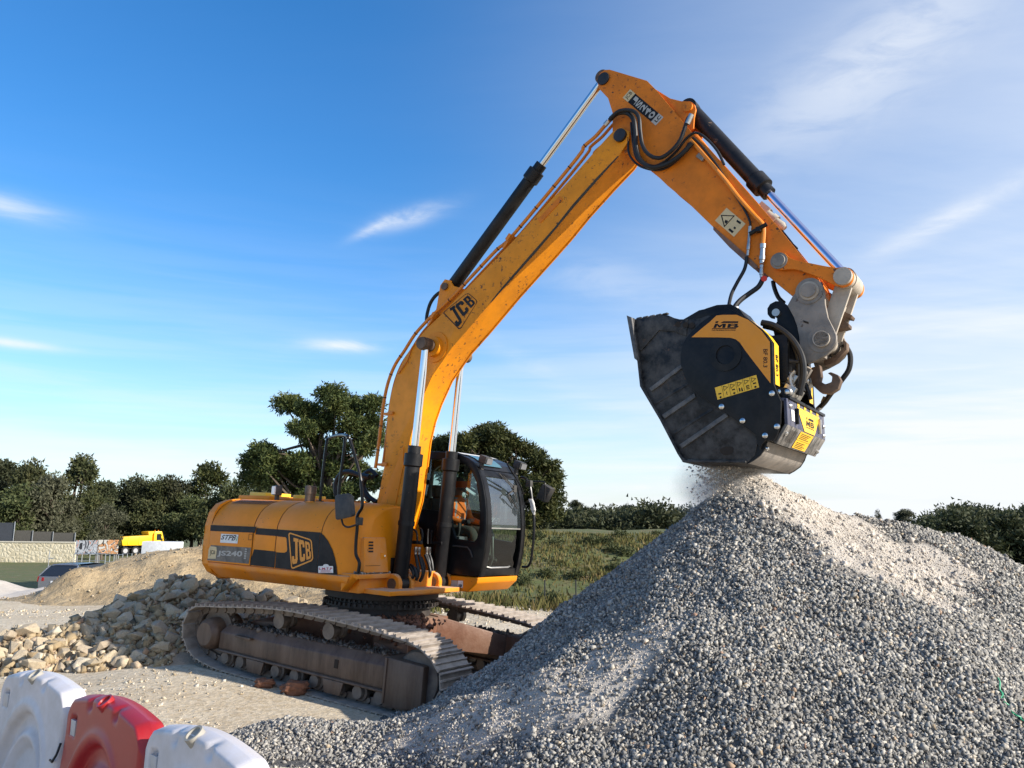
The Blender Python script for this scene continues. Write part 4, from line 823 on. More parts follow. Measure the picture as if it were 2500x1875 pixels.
# ---------------------------------------------------------------- undercarriage (track frame coordinates: MTL)
loop = catmull([(-2.0, 0.74), (-1.45, 0.81), (-0.8, 0.885), (-0.19, 0.925), (0.41, 0.92), (0.97, 0.905), (1.49, 0.875), (1.85, 0.83), (2.10, 0.72), (2.25, 0.56), (2.27, 0.40), (2.16, 0.20), (1.95, 0.07), (1.6, 0.015), (1.0, 0.0), (0.0, 0.0), (-1.0, 0.0), (-1.5, 0.015), (-1.9, 0.08), (-2.13, 0.22), (-2.23, 0.42), (-2.17, 0.62)], 8, closed=True)
L = np.array(loop); seg = np.linalg.norm(np.roll(L, -1, 0)-L, axis=1); cum = np.concatenate([[0], np.cumsum(seg)]); total = cum[-1]
NS = int(round(total/0.19)); 
def at_len(s):
    s = s % total; i = int(np.searchsorted(cum, s, 'right')-1); f = (s-cum[i])/seg[i]; return L[i]*(1-f)+L[(i+1) % len(L)]*f
# shoe in local coords: x along track, z outward, y across
pit = total/NS; w2 = 0.30
prof = [(-pit*0.5, -0.010), (pit*0.47, -0.010), (pit*0.50, 0.010), (pit*0.46, 0.042), (pit*0.42, 0.042), (pit*0.38, 0.006), (0.012, 0.006), (0.006, 0.028), (-0.010, 0.028), (-0.018, 0.006), (-pit*0.34, 0.006), (-pit*0.38, 0.040), (-pit*0.43, 0.040), (-pit*0.5, 0.012)]
shoe = MB(); shoe.prism(prof, -w2, w2)
shoe_me = shoe.mesh('track_shoe', smooth=0); shoe_me.materials.append(MATS['track_shoe'])
bolt = MB()
for sy in (-0.09, 0.09):
    for sx in (-0.045, 0.035): bolt.box((sx, sy, 0.012), (0.028, 0.03, 0.012))
bolt_me = bolt.mesh('shoe_bolts', smooth=0); bolt_me.materials.append(MATS['track_link'])
Mtl4 = Matrix([list(MTL[i])+[0.0] for i in range(3)]+[[0, 0, 0, 1]])
for side in (-1, 1):
    cy = side*1.30
    ch = MB(MTL)
    for k in range(NS):
        p = at_len((k+0.5)*pit); q = at_len((k+0.5)*pit+0.02); d = (q-p)/np.linalg.norm(q-p); n_ = np.array([-d[1], d[0]])   # outward (clockwise loop)
        if np.dot(n_, p-np.array([0, 0.46])) < 0: n_ = -n_
        Rr = np.array([[d[0], 0, n_[0]], [0, 1, 0], [d[1], 0, n_[1]]])
        if np.linalg.det(Rr) < 0: Rr[:, 1] *= -1
        c = np.array([p[0], cy, p[1]])
        for s in (-1, 1):
            ch.box(c-Rr[:, 2]*0.055+np.array([0, s*0.085, 0]), (pit*0.78, 0.035, 0.085), Rr)
        ch.cyl(c-Rr[:, 2]*0.06+Rr[:, 0]*pit*0.5+np.array([0, -0.12, 0]), c-Rr[:, 2]*0.06+Rr[:, 0]*pit*0.5+np.array([0, 0.12, 0]), 0.028, 8)
        if k == 0: chain = None
        c0 = (c, Rr)
        if k == 0: store = []
        store.append(c0)
    chain = ch.build('track_chain', MATS['track_link'], ex, smooth=30)
    for c, Rr in store:
        o = link('track_shoe', shoe_me, None, chain)
        o.matrix_local = Mtl4 @ Matrix([[*Rr[0], c[0]], [*Rr[1], c[1]], [*Rr[2], c[2]], [0, 0, 0, 1]])
    # frame
    y_out, y_in = (cy-0.20, cy+0.20)
    fr = MB(MTL)
    fr.loft([(-1.57, cy-0.19, 0.24), (-1.57, cy+0.19, 0.24), (-1.57, cy+0.19, 0.46), (-1.50, cy+0.12, 0.56), (-1.50, cy-0.12, 0.56), (-1.57, cy-0.19, 0.46)],
            [(1.45, cy-0.19, 0.24), (1.45, cy+0.19, 0.24), (1.45, cy+0.19, 0.50), (1.45, cy+0.12, 0.61), (1.45, cy-0.12, 0.61), (1.45, cy-0.19, 0.50)])
    fr.box((-0.05, cy, 0.225), (3.05, 0.46, 0.03))
    tf = E_(fr, 'track_frame', 'track_frame', bevel=0.02)
    g = MB(MTL); g.loft([(1.42, cy-0.235, 0.06), (1.42, cy+0.235, 0.06), (1.42, cy+0.235, 0.62), (1.42, cy-0.235, 0.62)], [(1.98, cy-0.225, 0.10), (1.98, cy+0.225, 0.10), (1.98, cy+0.225, 0.60), (1.98, cy-0.225, 0.60)]); E_(g, 'idler_guard', 'track_frame', bevel=0.03)
    MB(MTL).lathe((1.82, cy-0.13, 0.42), (1.82, cy+0.13, 0.42), [(0, 0.10), (0, 0.30), (0.05, 0.33), (0.21, 0.33), (0.26, 0.30), (0.26, 0.10)], 28).build('idler_wheel', MATS['track_link'], ex)
    sp = MB(MTL); sp.lathe((-1.80, cy-0.06, 0.42), (-1.80, cy+0.06, 0.42), [(0, 0.08), (0, 0.31), (0.12, 0.31), (0.12, 0.08)], 28)
    for k in range(21):
        a = 2*math.pi*k/21; sp.box((-1.80+0.33*math.cos(a), cy, 0.42+0.33*math.sin(a)), (0.06, 0.07, 0.035), Rm('y', -math.degrees(a)))
    sp.build('sprocket', MATS['track_link'], ex)
    fd = MB(MTL); yo = cy+side*0.0; out = side*0.27
    fd.lathe((-1.80, cy-0.20*side, 0.40), (-1.80, cy+out, 0.40), [(0, 0.26), (0.14, 0.26), (0.16, 0.22), (0.36, 0.21), (0.42, 0.20), (0.47, 0.15), (0.47, 0.02)], 26)
    for k in range(10):
        a = 2*math.pi*k/10; fd.cyl((-1.80+0.235*math.cos(a), cy-0.05*side, 0.40+0.235*math.sin(a)), (-1.80+0.235*math.cos(a), cy-0.02*side, 0.40+0.235*math.sin(a)), 0.02, 6)
    E_(fd, 'final_drive', 'track_frame')
    for x in (-0.54, 0.36):
        cr = MB(MTL); cr.lathe((x, cy-0.12, 0.74), (x, cy+0.12, 0.74), [(0, 0.03), (0, 0.10), (0.07, 0.10), (0.08, 0.07), (0.16, 0.07), (0.17, 0.10), (0.24, 0.10), (0.24, 0.03)], 18); cr.box((x, cy, 0.62), (0.09, 0.05, 0.16)); E_(cr, 'carrier_roller', 'track_link')
    for x in (-1.41, -1.10, -0.76, -0.42, -0.07, 0.28, 0.64, 1.0, 1.34):
        MB(MTL).lathe((x, cy-0.20, 0.14), (x, cy+0.20, 0.14), [(0, 0.04), (0, 0.075), (0.05, 0.085), (0.06, 0.11), (0.11, 0.11), (0.12, 0.09), (0.28, 0.09), (0.29, 0.11), (0.34, 0.11), (0.35, 0.085), (0.40, 0.075), (0.40, 0.04)], 16).build('track_roller', MATS['track_link'], ex)
    for x in (-0.76, 0.64):
        for s in (-1, 1):
            gd = MB(MTL); gd.loft([(x-0.17, cy+s*0.225, 0.215), (x+0.17, cy+s*0.225, 0.215), (x+0.13, cy+s*0.225, 0.06), (x-0.13, cy+s*0.225, 0.06)], [(x-0.17, cy+s*0.245, 0.215), (x+0.17, cy+s*0.245, 0.215), (x+0.13, cy+s*0.245, 0.06), (x-0.13, cy+s*0.245, 0.06)])
            E_(gd, 'roller_guard', 'track_frame', bevel=0.006)
    E_(MB(MTL).box((0.62, cy+side*0.192, 0.40), (0.06, 0.012, 0.10)), 'frame_slot', 'seam', tf)
    E_(MB(MTL).box((1.44, cy+side*0.238, 0.36), (0.03, 0.02, 0.50)), 'guard_flange', 'track_frame', tf, bevel=0.004)
    st = MB(MTL); st.box((-1.05, cy+side*0.215, 0.46), (0.30, 0.07, 0.03)); E_(st, 'frame_step', 'track_frame', tf, bevel=0.006)
    # caked earth on the frame
    P_ = []; 
    nb_ = 420; xx = rng.uniform(-1.45, 1.4, nb_); yy = cy+rng.uniform(-0.13, 0.13, nb_); S = 0.012+0.03*rng.random(nb_)**3
    zz = np.interp(xx, [-1.5, 1.45], [0.56, 0.61])+0.2*S; cm = scatter_mesh('caked_earth', (MTL @ np.stack([xx, yy, zz])).T, S, PEB); cm.materials.append(MATS['track_link']); tag(link('caked_earth', cm, None, tf), kind='stuff')
# X-shaped car body
cb = MB(MTL)
for sx in (-1, 1):
    for sy in (-1, 1):
        cb.loft([(sx*0.15, sy*0.35, 0.86), (sx*0.75, sy*0.30, 0.86), (sx*0.75, sy*0.30, 0.42), (sx*0.15, sy*0.35, 0.42)], [(sx*0.85, sy*1.12, 0.66), (sx*1.40, sy*1.12, 0.60), (sx*1.40, sy*1.12, 0.32), (sx*0.85, sy*1.12, 0.32)])
cb.box((0, 0, 0.62), (1.5, 1.1, 0.44))
E_(cb, 'cross_frame', 'rusty_beam', bevel=0.015)
n = 700; xx = rng.uniform(-0.1, 1.3, n); yy = rng.normal(-0.62, 0.2, n); S = 0.012+0.035*rng.random(n)**2; zz = 0.86-0.20*np.clip((np.abs(yy)-0.35)/0.77, 0, 1)+rng.random(n)*0.05
cm = scatter_mesh('earth_heap', (MTL @ np.stack([xx, yy, zz])).T, S, PEB); cm.materials.append(MATS['soil_red']); tag(link('earth_heap', cm, None, ex), kind='stuff')
sl = MB(); sl.lathe((0, 0, 0.78), (0, 0, 1.3), [(0, 0.70), (0.16, 0.70), (0.16, 0.78), (0.22, 0.78), (0.22, 0.72), (0.28, 0.72), (0.28, 0.80), (0.38, 0.80), (0.38, 0.3)], 64)
for k in range(60):
    a = 2*math.pi*k/60; sl.box((0.80*math.cos(a), 0.80*math.sin(a), 0.985), (0.035, 0.03, 0.045), Rm('z', math.degrees(a)))
    sl.box((0.745*math.cos(a+.05), 0.745*math.sin(a+.05), 1.03), (0.03, 0.03, 0.03), Rm('z', math.degrees(a)))
E_(sl, 'slew_ring', 'slew_dark')

# ---------------------------------------------------------------- revolving frame, counterweight, hood
W = 1.236
ch = MB(); ch.box((-0.62, 0, 1.205), (3.3, 1.9, 0.06)); ch.box((-1.3, 0, 1.30), (2.3, 2.2, 0.16)); E_(ch, 'revolving_frame', 'yellow_dusty', bevel=0.01)
fp = MB(); fp.add([], []); fp.loft([(-0.75, -0.62, 1.145), (0.71, -0.66, 1.145), (0.90, -0.40, 1.145), (0.90, 0.42, 1.145), (-0.75, 0.66, 1.145)], [(-0.75, -0.62, 1.172), (0.71, -0.66, 1.172), (0.90, -0.40, 1.172), (0.90, 0.42, 1.172), (-0.75, 0.66, 1.172)]); E_(fp, 'base_plate', 'yellow_dusty', bevel=0.004)
# counterweight: lofted plan arcs
def cw_ring(z, r, yw, inset=0.0):
    pts = []
    for k in range(13):
        y = -yw+2*yw*k/12; x = -2.42-(r)*math.sqrt(max(0, 1-(abs(y)/(yw*1.02))**3.2)); pts.append((x, y, z))
    return pts+[(-2.40, yw, z), (-2.40, -yw, z)]
rows = [cw_ring(1.14, 0.30, 0.95), cw_ring(1.24, 0.46, 1.14), cw_ring(1.36, 0.53, 1.222), cw_ring(1.60, 0.56, W), cw_ring(1.92, 0.55, W), cw_ring(2.12, 0.50, 1.20), cw_ring(2.24, 0.40, 1.12), cw_ring(2.31, 0.25, 0.98), cw_ring(2.335, 0.1, 0.80)]
cw = MB()
for a, b_ in zip(rows[:-1], rows[1:]): cw.loft(a, b_, caps=False)
n_ = len(rows[0]); cw.add(rows[0], [tuple(range(n_))]); cw.add(rows[-1], [tuple(range(n_))]); cwo = E_(cw, 'counterweight', 'yellow', smooth=45)
def cw_band(z0, z1, m, name):
    mb = MB(); R_ = []
    for z in (z0, z1):
        r = np.interp(z, [1.36, 1.6, 1.92, 2.12], [0.53, 0.56, 0.55, 0.50])+0.004; y_ = np.interp(z, [1.36, 1.6, 1.92], [1.222, W, W])+0.004
        R_.append([p for p in cw_ring(z, r, y_)[:13]])
    mb.strip(R_); return E_(mb, name, m, cwo, recalc=False)
cw_band(1.38, 1.62, 'decal_black', 'stripe'); cw_band(1.80, 1.905, 'decal_black', 'stripe')
# hood cross-section (y, z) from bottom of side to the top
sec = [(-W, 1.40), (-W, 1.90), (-1.225, 1.98), (-1.195, 2.06), (-1.15, 2.14), (-1.08, 2.215), (-0.98, 2.275), (-0.86, 2.315), (-0.72, 2.335), (-0.35, 2.345)]
def hood_panel(name, x0, x1, s=sec, y_end=None, m='yellow', push=0.0):
    mb = MB(); s2 = [(y-push if y == -W else y, z) for y, z in s]
    A = [(x0, y, z) for y, z in s2]+[(x0, s2[-1][0], 2.25), (x0, -1.1, 1.40)]; B = [(x1, y, z) for y, z in s2]+[(x1, s2[-1][0], 2.25), (x1, -1.1, 1.40)]
    mb.loft(A, B); return E_(mb, name, m, bevel=0.006, smooth=30)
secL = sec[:-1]+[(0.9, 2.345)]
h1 = hood_panel('hood_panel', -2.385, -1.405, secL, push=0.012); h2 = hood_panel('hood_panel', -1.395, -0.905, secL); h3 = hood_panel('hood_panel', -0.895, 0.005)
# rounded front corner of the hood
mb = MB(); rows = []
for k in range(11):
    a = math.pi/2*k/10; x = 0.012+0.58*math.sin(a)**1.0; sh = (1-math.cos(a))
    row = []
    for y, z in sec:
        yy = y+sh*0.33*(1 if y < -0.6 else 0.4); zz = z-(0.05*sh if z > 2.2 else 0.0)
        row.append((x-(0.16*(z-1.9) if z > 1.9 else 0)*math.sin(a), yy, zz))
    rows.append(row)
mb.strip(rows)
last = rows[-1]; mb.add(last+[(last[0][0]-0.02, -0.30, 1.40)], [tuple(range(len(last)+1))])
hf = E_(mb, 'hood_corner', 'yellow', recalc=False, smooth=40)
mb = MB(); mb.box((0.05, -0.42, 1.86), (0.9, 0.10, 0.92)); E_(mb, 'inner_bulkhead', 'yellow')
# seams
for x in (-2.392, -1.40, -0.90, 0.008):
    MB().strip([[(x-0.005, y-0.0025, z+0.001), (x+0.005, y-0.0025, z+0.001)] for y, z in sec[:9]]).build('panel_gap', MATS['seam'], ex, recalc=False)
# lower sill band
lb = MB(); A = [(-2.42, -1.222, 1.395), (-2.42, -1.22, 1.33), (-2.35, -1.05, 1.17), (-2.35, -0.9, 1.17), (-2.42, -0.9, 1.395)]; B = [(0.56, -1.235, 1.395), (0.56, -1.23, 1.32), (0.40, -1.06, 1.18), (0.40, -0.9, 1.18), (0.56, -0.9, 1.395)]
lb.loft(A, B); lbo = E_(lb, 'lower_sill', 'yellow_dusty', bevel=0.025, seg=3)
# stripes and logos on the hood side
ys = -W-0.005
def side4(Z, pts, y=ys): return UP(Z, pts, y)
q = side4(ZA, [(158, 12), (880, 40), (858, 135), (150, 105)], -W-0.016); decal_poly('stripe', q, [rect(0, 0, 1, 1)], 'decal_black', h1)
q = side4(ZA, [(888, 60), (1238, 82), (1225, 190), (868, 160)]); decal_poly('stripe', q, [rect(0, 0, 1, 1)], 'decal_black', h2)
q = side4(ZA, [(150, 330), (800, 372), (760, 628), (90, 570)], -W-0.016); decal_poly('name_panel', q, [rect(0.02, 0, 1, 1)], 'decal_grey', h1)
q1 = side4(ZA, [(130, 345), (262, 360), (238, 548), (112, 545)], -W-0.019); decal_poly('badge', q1, [[(0, 0), (1, 0), (1, 0.72), (0.9, 1), (0.15, 1), (0, 0.7)]], 'decal_cream', h1)
decal_text('badge_letters', side4(ZA, [(148, 405), (228, 420), (225, 490), (146, 500)], -W-0.023), 'JCB', 'decal_black', h1, bold=0.0)
decal_text('model_letters', side4(ZA, [(268, 418), (668, 425), (652, 540), (258, 515)], -W-0.020), 'JS240', 'decal_light', h1, bold=0.035)
decal_poly('side_mark', side4(ZA, [(705, 380), (738, 382), (715, 560), (682, 560)], -W-0.020), [rect(0, 0.05+i*0.2, 1, 0.18+i*0.2) for i in range(5)], 'decal_light', h1)
decal_poly('sticker', side4(ZA, [(325, 150), (600, 165), (583, 305), (308, 290)], -W-0.018), [rect(0, 0, 1, 1)], 'decal_white', h1)
decal_text('sticker_letters', side4(ZA, [(335, 168), (570, 172), (545, 262), (318, 240)], -W-0.021), 'STPB', 'decal_black', h1, bold=0.008, shear=0.25)
decal_poly('sticker_leaf', side4(ZA, [(560, 180), (590, 185), (575, 275), (545, 275)], -W-0.0195), [[(0.2, 0), (0.9, 0.2), (1, 0.7), (0.7, 1), (0.5, 0.5)]], 'decal_green', h1)
decal_poly('latch_outline', side4(ZA, [(765, 152), (828, 156), (812, 250), (752, 250)], -W-0.018), frame_poly([(0, 0), (1, 0), (1, 1), (0, 1)], 0.14), 'seam', h1)
# large black field with yellow inset (three pieces on two panels)
big = side4(ZA, [(848, 398), (1195, 432), (1168, 690), (765, 645)]); decal_poly('stripe', big, [rect(0, 0, 1, 1)], 'decal_black', h2)
def zpoly(name, pts, m, parent, y=ys):
    P = UP(ZA, pts, y); tr = geometry.tessellate_polygon([[Vector((p[0], p[2], 0)) for p in P]]); mb = MB(); mb.add(P, [tuple(t_) for t_ in tr]); return mb.build(name, MATS[m], parent, recalc=False, smooth=0)
zpoly('black_field', [(1246, 84), (1900, 130), (1836, 770), (1178, 692), (1200, 445), (1330, 452), (1366, 432), (1374, 400), (1362, 225), (1345, 205), (1228, 195)], 'decal_black', h3)
zpoly('stripe', [(1228, 82), (1246, 84), (1228, 195), (1224, 194)], 'decal_black', h2)
ARC = [(1906, 135), (1960, 180), (2020, 270), (2070, 390), (2105, 540), (2122, 680), (2128, 805), (1840, 772)]
P = UP(ZA, ARC, -W-0.004); mb = MB(); tr = geometry.tessellate_polygon([[Vector((p[0], p[2], 0)) for p in P]])
def corner_y(x, z):   # project onto the rounded hood corner
    s = np.clip((x-0.012)/0.58, 0, 1); a = math.asin(float(s)); return -W+(1-math.cos(a))*0.33-0.007
sub = []
for tri in tr:      # subdivide so the decal follows the curve
    A_, B_, C_ = [np.array(P[i]) for i in tri]; K = 8
    for i in range(K):
        for j in range(K-i):
            f = lambda a, b_: A_+(B_-A_)*a/K+(C_-A_)*b_/K
            sub.append([f(i, j), f(i+1, j), f(i, j+1)])
            if i+j < K-1: sub.append([f(i+1, j), f(i+1, j+1), f(i, j+1)])
for T3 in sub: mb.add([(p[0], corner_y(p[0], p[2]), p[2]) for p in T3], [(0, 1, 2)])
mb.build('black_field', MATS['decal_black'], hf, recalc=False, smooth=0)
lg = side4(ZA, [(1390, 110), (1790, 110), (1790, 712), (1390, 712)], ys-0.004)
def lpx(pts): return [((x-1390)/400, 1-(y-110)/602) for x, y in pts]
OUT = lpx([(1392, 165), (1402, 140), (1425, 132), (1735, 235), (1758, 255), (1768, 285), (1788, 530), (1780, 565), (1755, 590), (1480, 705), (1452, 705), (1436, 680)])
INN = lpx([(1412, 172), (1418, 160), (1430, 155), (1725, 252), (1742, 268), (1750, 292), (1768, 525), (1763, 550), (1742, 570), (1474, 682), (1460, 682), (1452, 668)])
decal_poly('logo_frame', lg, [[OUT[i], OUT[(i+1) % 12], INN[(i+1) % 12], INN[i]] for i in range(12)], 'logo_orange', h3)
for chx, pts in (('J', [(1440, 205), (1553, 232), (1556, 610), (1452, 640)]), ('C', [(1556, 238), (1645, 262), (1662, 578), (1578, 600)]), ('B', [(1655, 268), (1735, 292), (1757, 540), (1680, 566)])):
    decal_poly('logo_letter', UP(ZA, pts, ys-0.004), letters(chx, [(0, 0, 1, 1)]), 'logo_orange', h3)
lm = UP(ZA, [(1885, 632), (2088, 632), (2088, 776), (1885, 776)], -W-0.010); lm = [np.array((p[0], corner_y(p[0], p[2])-0.022, p[2])) for p in lm]
decal_poly('sticker', lm, [rect(0, 0.02, 1, 0.78), [(0.3, 0.785), (0.75, 0.785), (0.66, 0.95), (0.52, 1.0), (0.38, 0.95)]], 'decal_white', hf)
lq = [quadmap(lm, u, v, np.array([0, -0.003, 0])) for u, v in ((0.06, 0.62), (0.94, 0.62), (0.94, 0.36), (0.06, 0.36))]
decal_text('sticker_letters', lq, 'L.M.T.P', 'decal_red', hf, bold=0.02)
decal_poly('sticker_lines', [p+np.array([0, -0.003, 0]) for p in lm], [rect(0.18, 0.22, 0.8, 0.28), rect(0.1, 0.1, 0.92, 0.14)], 'decal_red', hf)
# vents along the top edge of the hood
for k in range(24):
    x = -2.28+k*0.036; MB().strip([[(x, -1.02, 2.262), (x+0.016, -1.02, 2.262)], [(x+0.02, -0.86, 2.3205), (x+0.036, -0.86, 2.3205)]]).build('vent_slot', MATS['seam'], h1, recalc=False)
# boxes, lamp, exhaust on top of the hood
def roofbox(name, Z, a, b_, y0, depth, m, z0=2.34):
    p, q_ = U(*zp(Z, [a])[0], y0), U(*zp(Z, [b_])[0], y0); mb = MB(); mb.box(((p[0]+q_[0])/2, y0+depth/2, (z0+p[2])/2), (abs(q_[0]-p[0]), depth, p[2]-z0)); return E_(mb, name, m, bevel=0.012)
roofbox('counterweight_top', Z1, (440, 692), (690, 740), -0.45, 0.9, 'yellow'); roofbox('lifting_lug', Z1, (530, 668), (660, 692), -0.40, 0.5, 'bucket_yellow_edge')
gb = roofbox('raised_grille', Z1, (735, 712), (990, 750), -0.45, 1.0, 'yellow'); roofbox('filler_box', Z1, (880, 690), (985, 720), -0.35, 0.4, 'bucket_yellow_edge')
pa, pb2 = U(*zp(Z1, [(745, 716)])[0], -0.452), U(*zp(Z1, [(975, 716)])[0], -0.452)
for k in range(18):
    x = pa[0]+(pb2[0]-pa[0])*k/17; MB().strip([[(x, -0.454, 2.355), (x+0.02, -0.454, 2.355)], [(x+0.03, -0.454, pa[2]-0.015), (x+0.05, -0.454, pa[2]-0.015)]]).build('vent_slot', MATS['seam'], gb, recalc=False)
roofbox('hood_ridge', Z1, (1040, 722), (1205, 760), -0.40, 0.7, 'yellow')
p = U(*zp(Z1, [(1015, 760)])[0], -0.7); mb = MB(); mb.lathe((p[0], -0.7, 2.32), (p[0], -0.7, 2.6), [(0, 0.075), (0.12, 0.075), (0.12, 0.085), (0.22, 0.085), (0.24, 0.07)], 18); E_(mb, 'exhaust_stack', 'rust_pin')
p = U(*zp(Z1, [(755, 655)])[0], -0.55); lamp = MB(); lamp.box((p[0], -0.55, p[2]), (0.16, 0.10, 0.15), Rm('z', -20)); lo_ = E_(lamp, 'work_lamp', 'dark_plastic', bevel=0.015)
MB().box((p[0]-0.022, -0.606, p[2]), (0.13, 0.02, 0.12), Rm('z', -20)).build('lens', MATS['lamp_lens'], lo_); MB().box((p[0], -0.55, p[2]-0.14), (0.05, 0.05, 0.16)).build('bracket', MATS['dark_plastic'], lo_)
# front tool box with grille and latch, step platform
tb = MB(); tb.loft([(0.40, -0.98, 1.44), (0.66, -1.06, 1.44), (0.68, -0.62, 1.44), (0.40, -0.50, 1.44)], [(0.40, -0.98, 1.885), (0.62, -1.06, 1.885), (0.62, -0.66, 1.885), (0.40, -0.50, 1.885)]); tbo = E_(tb, 'tool_box', 'yellow_dusty', bevel=0.015)
def front(u, v, off=0.006): # on tool box front face
    y = -1.05+(0.42)*u; z = 1.45+0.43*v; x = np.interp(z, [1.44, 1.885], [0.665, 0.62])+off; return (x, y, z)
for k in range(4):
    mb = MB(); v0 = 0.58+k*0.09; mb.add([front(0.16, v0), front(0.36, v0), front(0.36, v0+0.05), front(0.16, v0+0.05)], [(0, 1, 2, 3)]); mb.build('grille_slot', MATS['seam'], tbo, recalc=False)
mb = MB(); mb.box(front(0.80, 0.46, 0.0), (0.02, 0.085, 0.085)); la = E_(mb, 'latch', 'yellow', tbo, bevel=0.006); MB().cyl(front(0.84, 0.47, 0.0), front(0.84, 0.47, 0.02), 0.014, 10).build('lock', MATS['bolt_steel'], la)
mb = MB(); mb.add([front(0.02, 0.18), front(0.98, 0.18), front(0.98, 0.19), front(0.02, 0.19)], [(0, 1, 2, 3)]); mb.build('panel_gap', MATS['seam'], tbo, recalc=False)
mb = MB(); mb.prism([(0.36, 1.365), (0.68, 1.365), (0.68, 1.425), (0.36, 1.425)], -1.17, -0.56); E_(mb, 'step_platform', 'yellow_dusty', bevel=0.012)
mb = MB(); mb.loft([(0.42, -1.21, 1.20), (0.60, -1.20, 1.40), (0.60, -1.20, 1.43), (0.42, -1.21, 1.30)], [(0.42, -1.08, 1.20), (0.66, -1.16, 1.355), (0.66, -1.16, 1.422), (0.42, -1.08, 1.30)]); E_(mb, 'step_bracket', 'yellow_dusty', bevel=0.008)
mb = MB(); mb.box((0.28, -0.78, 1.27), (0.62, 0.56, 0.19)); E_(mb, 'front_sill', 'yellow_dusty', bevel=0.02)
for sy in (-1.05, -0.72): MB().box((0.62, sy-0.04, 1.437), (0.07, 0.12, 0.03)).build('step_tread', MATS['dark_plastic'], ex)
n = 260; cm = scatter_mesh('step_gravel', np.stack([rng.uniform(0.56, 0.67, n), rng.uniform(-1.14, -0.58, n), 1.43+0.012*rng.random(n)], 1), 0.006+0.012*rng.random(n), PEB); cm.materials.append(MATS['gravel']); tag(link('step_gravel', cm, None, ex), kind='stuff')
# handrail with mirror
hr = [(0.65, -1.15, 1.44)]+[U(*p, -1.15) for p in zp(Z1, [(1418, 1240), (1390, 1170), (1392, 1050), (1400, 960), (1402, 860), (1440, 790), (1440, 690), (1430, 560), (1405, 450), (1370, 330), (1340, 240), (1320, 215)])]
top = U(*zp(Z1, [(1270, 205)])[0], -0.95); le = [U(*p, -0.68) for p in zp(Z1, [(1175, 228), (1155, 260), (1130, 450), (1105, 690), (1098, 750)])]
E_(MB().tube(catmull(hr+[top]+le, 4), 0.021, 8), 'handrail', 'black_paint')
E_(MB().tube(catmull([U(*p, -0.85) for p in zp(Z1, [(1285, 210), (1300, 240), (1285, 400), (1265, 540), (1250, 700), (1250, 760)])], 4), 0.021, 8), 'handrail', 'black_paint')
MB().box((*le[-1][:2], 2.335), (0.10, 0.06, 0.03)).build('rail_foot', MATS['black_paint'], ex)
mq = UP(Z1, [(1215, 690), (1335, 672), (1358, 868), (1222, 900)], -1.33); cz = np.mean(mq, 0); mr = MB(); Rv = np.array([0.10, -0.18, 0])
rnd = []; 
for (u, v) in ((0.1, 1), (0.9, 1), (0.98, 0.93), (1, 0.85), (1, 0.15), (0.98, 0.07), (0.9, 0), (0.1, 0), (0.02, 0.07), (0, 0.15), (0, 0.85), (0.02, 0.93)): rnd.append(quadmap(mq, u, v))
mr.loft(rnd, [p*1.0+np.array([0.045, 0.05, 0])+(cz-p)*0.12 for p in rnd]); mo = E_(mr, 'mirror', 'dark_plastic', bevel=0.012)
E_(MB().tube(catmull([U(*p, -1.30) for p in zp(Z1, [(1262, 820), (1275, 890), (1290, 935), (1330, 952), (1400, 930)])], 4), 0.013, 6), 'mirror_arm', 'black_paint', mo)
E_(MB().box(U(*zp(Z1, [(1420, 905)])[0], -1.16), (0.06, 0.07, 0.10)), 'mirror_clamp', 'dark_plastic', mo, bevel=0.01)
# hoses between hood and boom
for pts, y in (([(1500, 740), (1440, 640), (1450, 540), (1510, 495), (1560, 540)], 0.05), ([(1230, 700), (1225, 600), (1270, 520), (1340, 505), (1420, 530), (1500, 545)], -0.25), ([(1560, 750), (1490, 700), (1450, 620), (1470, 560), (1530, 545)], -0.1)):
    E_(MB().tube(catmull([U(*p, y) for p in zp(Z1, pts)], 6), 0.036, 8), 'boom_hose', 'rubber')

# ---------------------------------------------------------------- boom brackets and boom
for sy in (-1, 1):
    br = MB(); br.prism(catmull([(-0.42, 1.17), (0.60, 1.17), (0.58, 1.36), (0.50, 1.50), (0.40, 1.68), (0.28, 1.92), (0.20, 2.08), (0.06, 2.16), (-0.10, 2.06), (-0.20, 1.85), (-0.34, 1.5)], 3, True), sy*0.40-0.025, sy*0.40+0.025); bo = E_(br, 'boom_bracket', 'yellow', bevel=0.008)
    MB().lathe((0.065, sy*0.42, 1.96), (0.065, sy*0.53, 1.96), [(0, 0.15), (0.06, 0.15), (0.08, 0.13), (0.10, 0.13), (0.10, 0.02)], 24).build('pin_boss', MATS['yellow'], bo)
    MB().cyl((0.065, sy*0.52, 1.96), (0.065, sy*0.535, 1.96), 0.075, 16).build('pin_end', MATS['rust_pin'], bo)
E_(MB().cyl((0.065, -0.38, 1.96), (0.065, 0.38, 1.96), 0.10, 20), 'foot_pin', 'rust_pin')
E_(MB().box((0.45, 0, 1.33), (0.55, 0.76, 0.22)), 'boom_crossmember', 'yellow_dusty', bevel=0.02)
TOP = [(-0.06, 1.93), (-0.04, 2.15), (0.02, 2.5), (0.082, 2.85), (0.086, 3.58), (0.114, 3.90), (0.203, 4.20), (0.328, 4.436), (0.563, 4.70), (0.747, 4.857), (1.01, 5.035), (1.239, 5.211), (1.663, 5.517), (2.238, 5.953), (3.099, 6.640), (3.432, 6.925), (3.66, 7.11), (3.78, 7.14)]
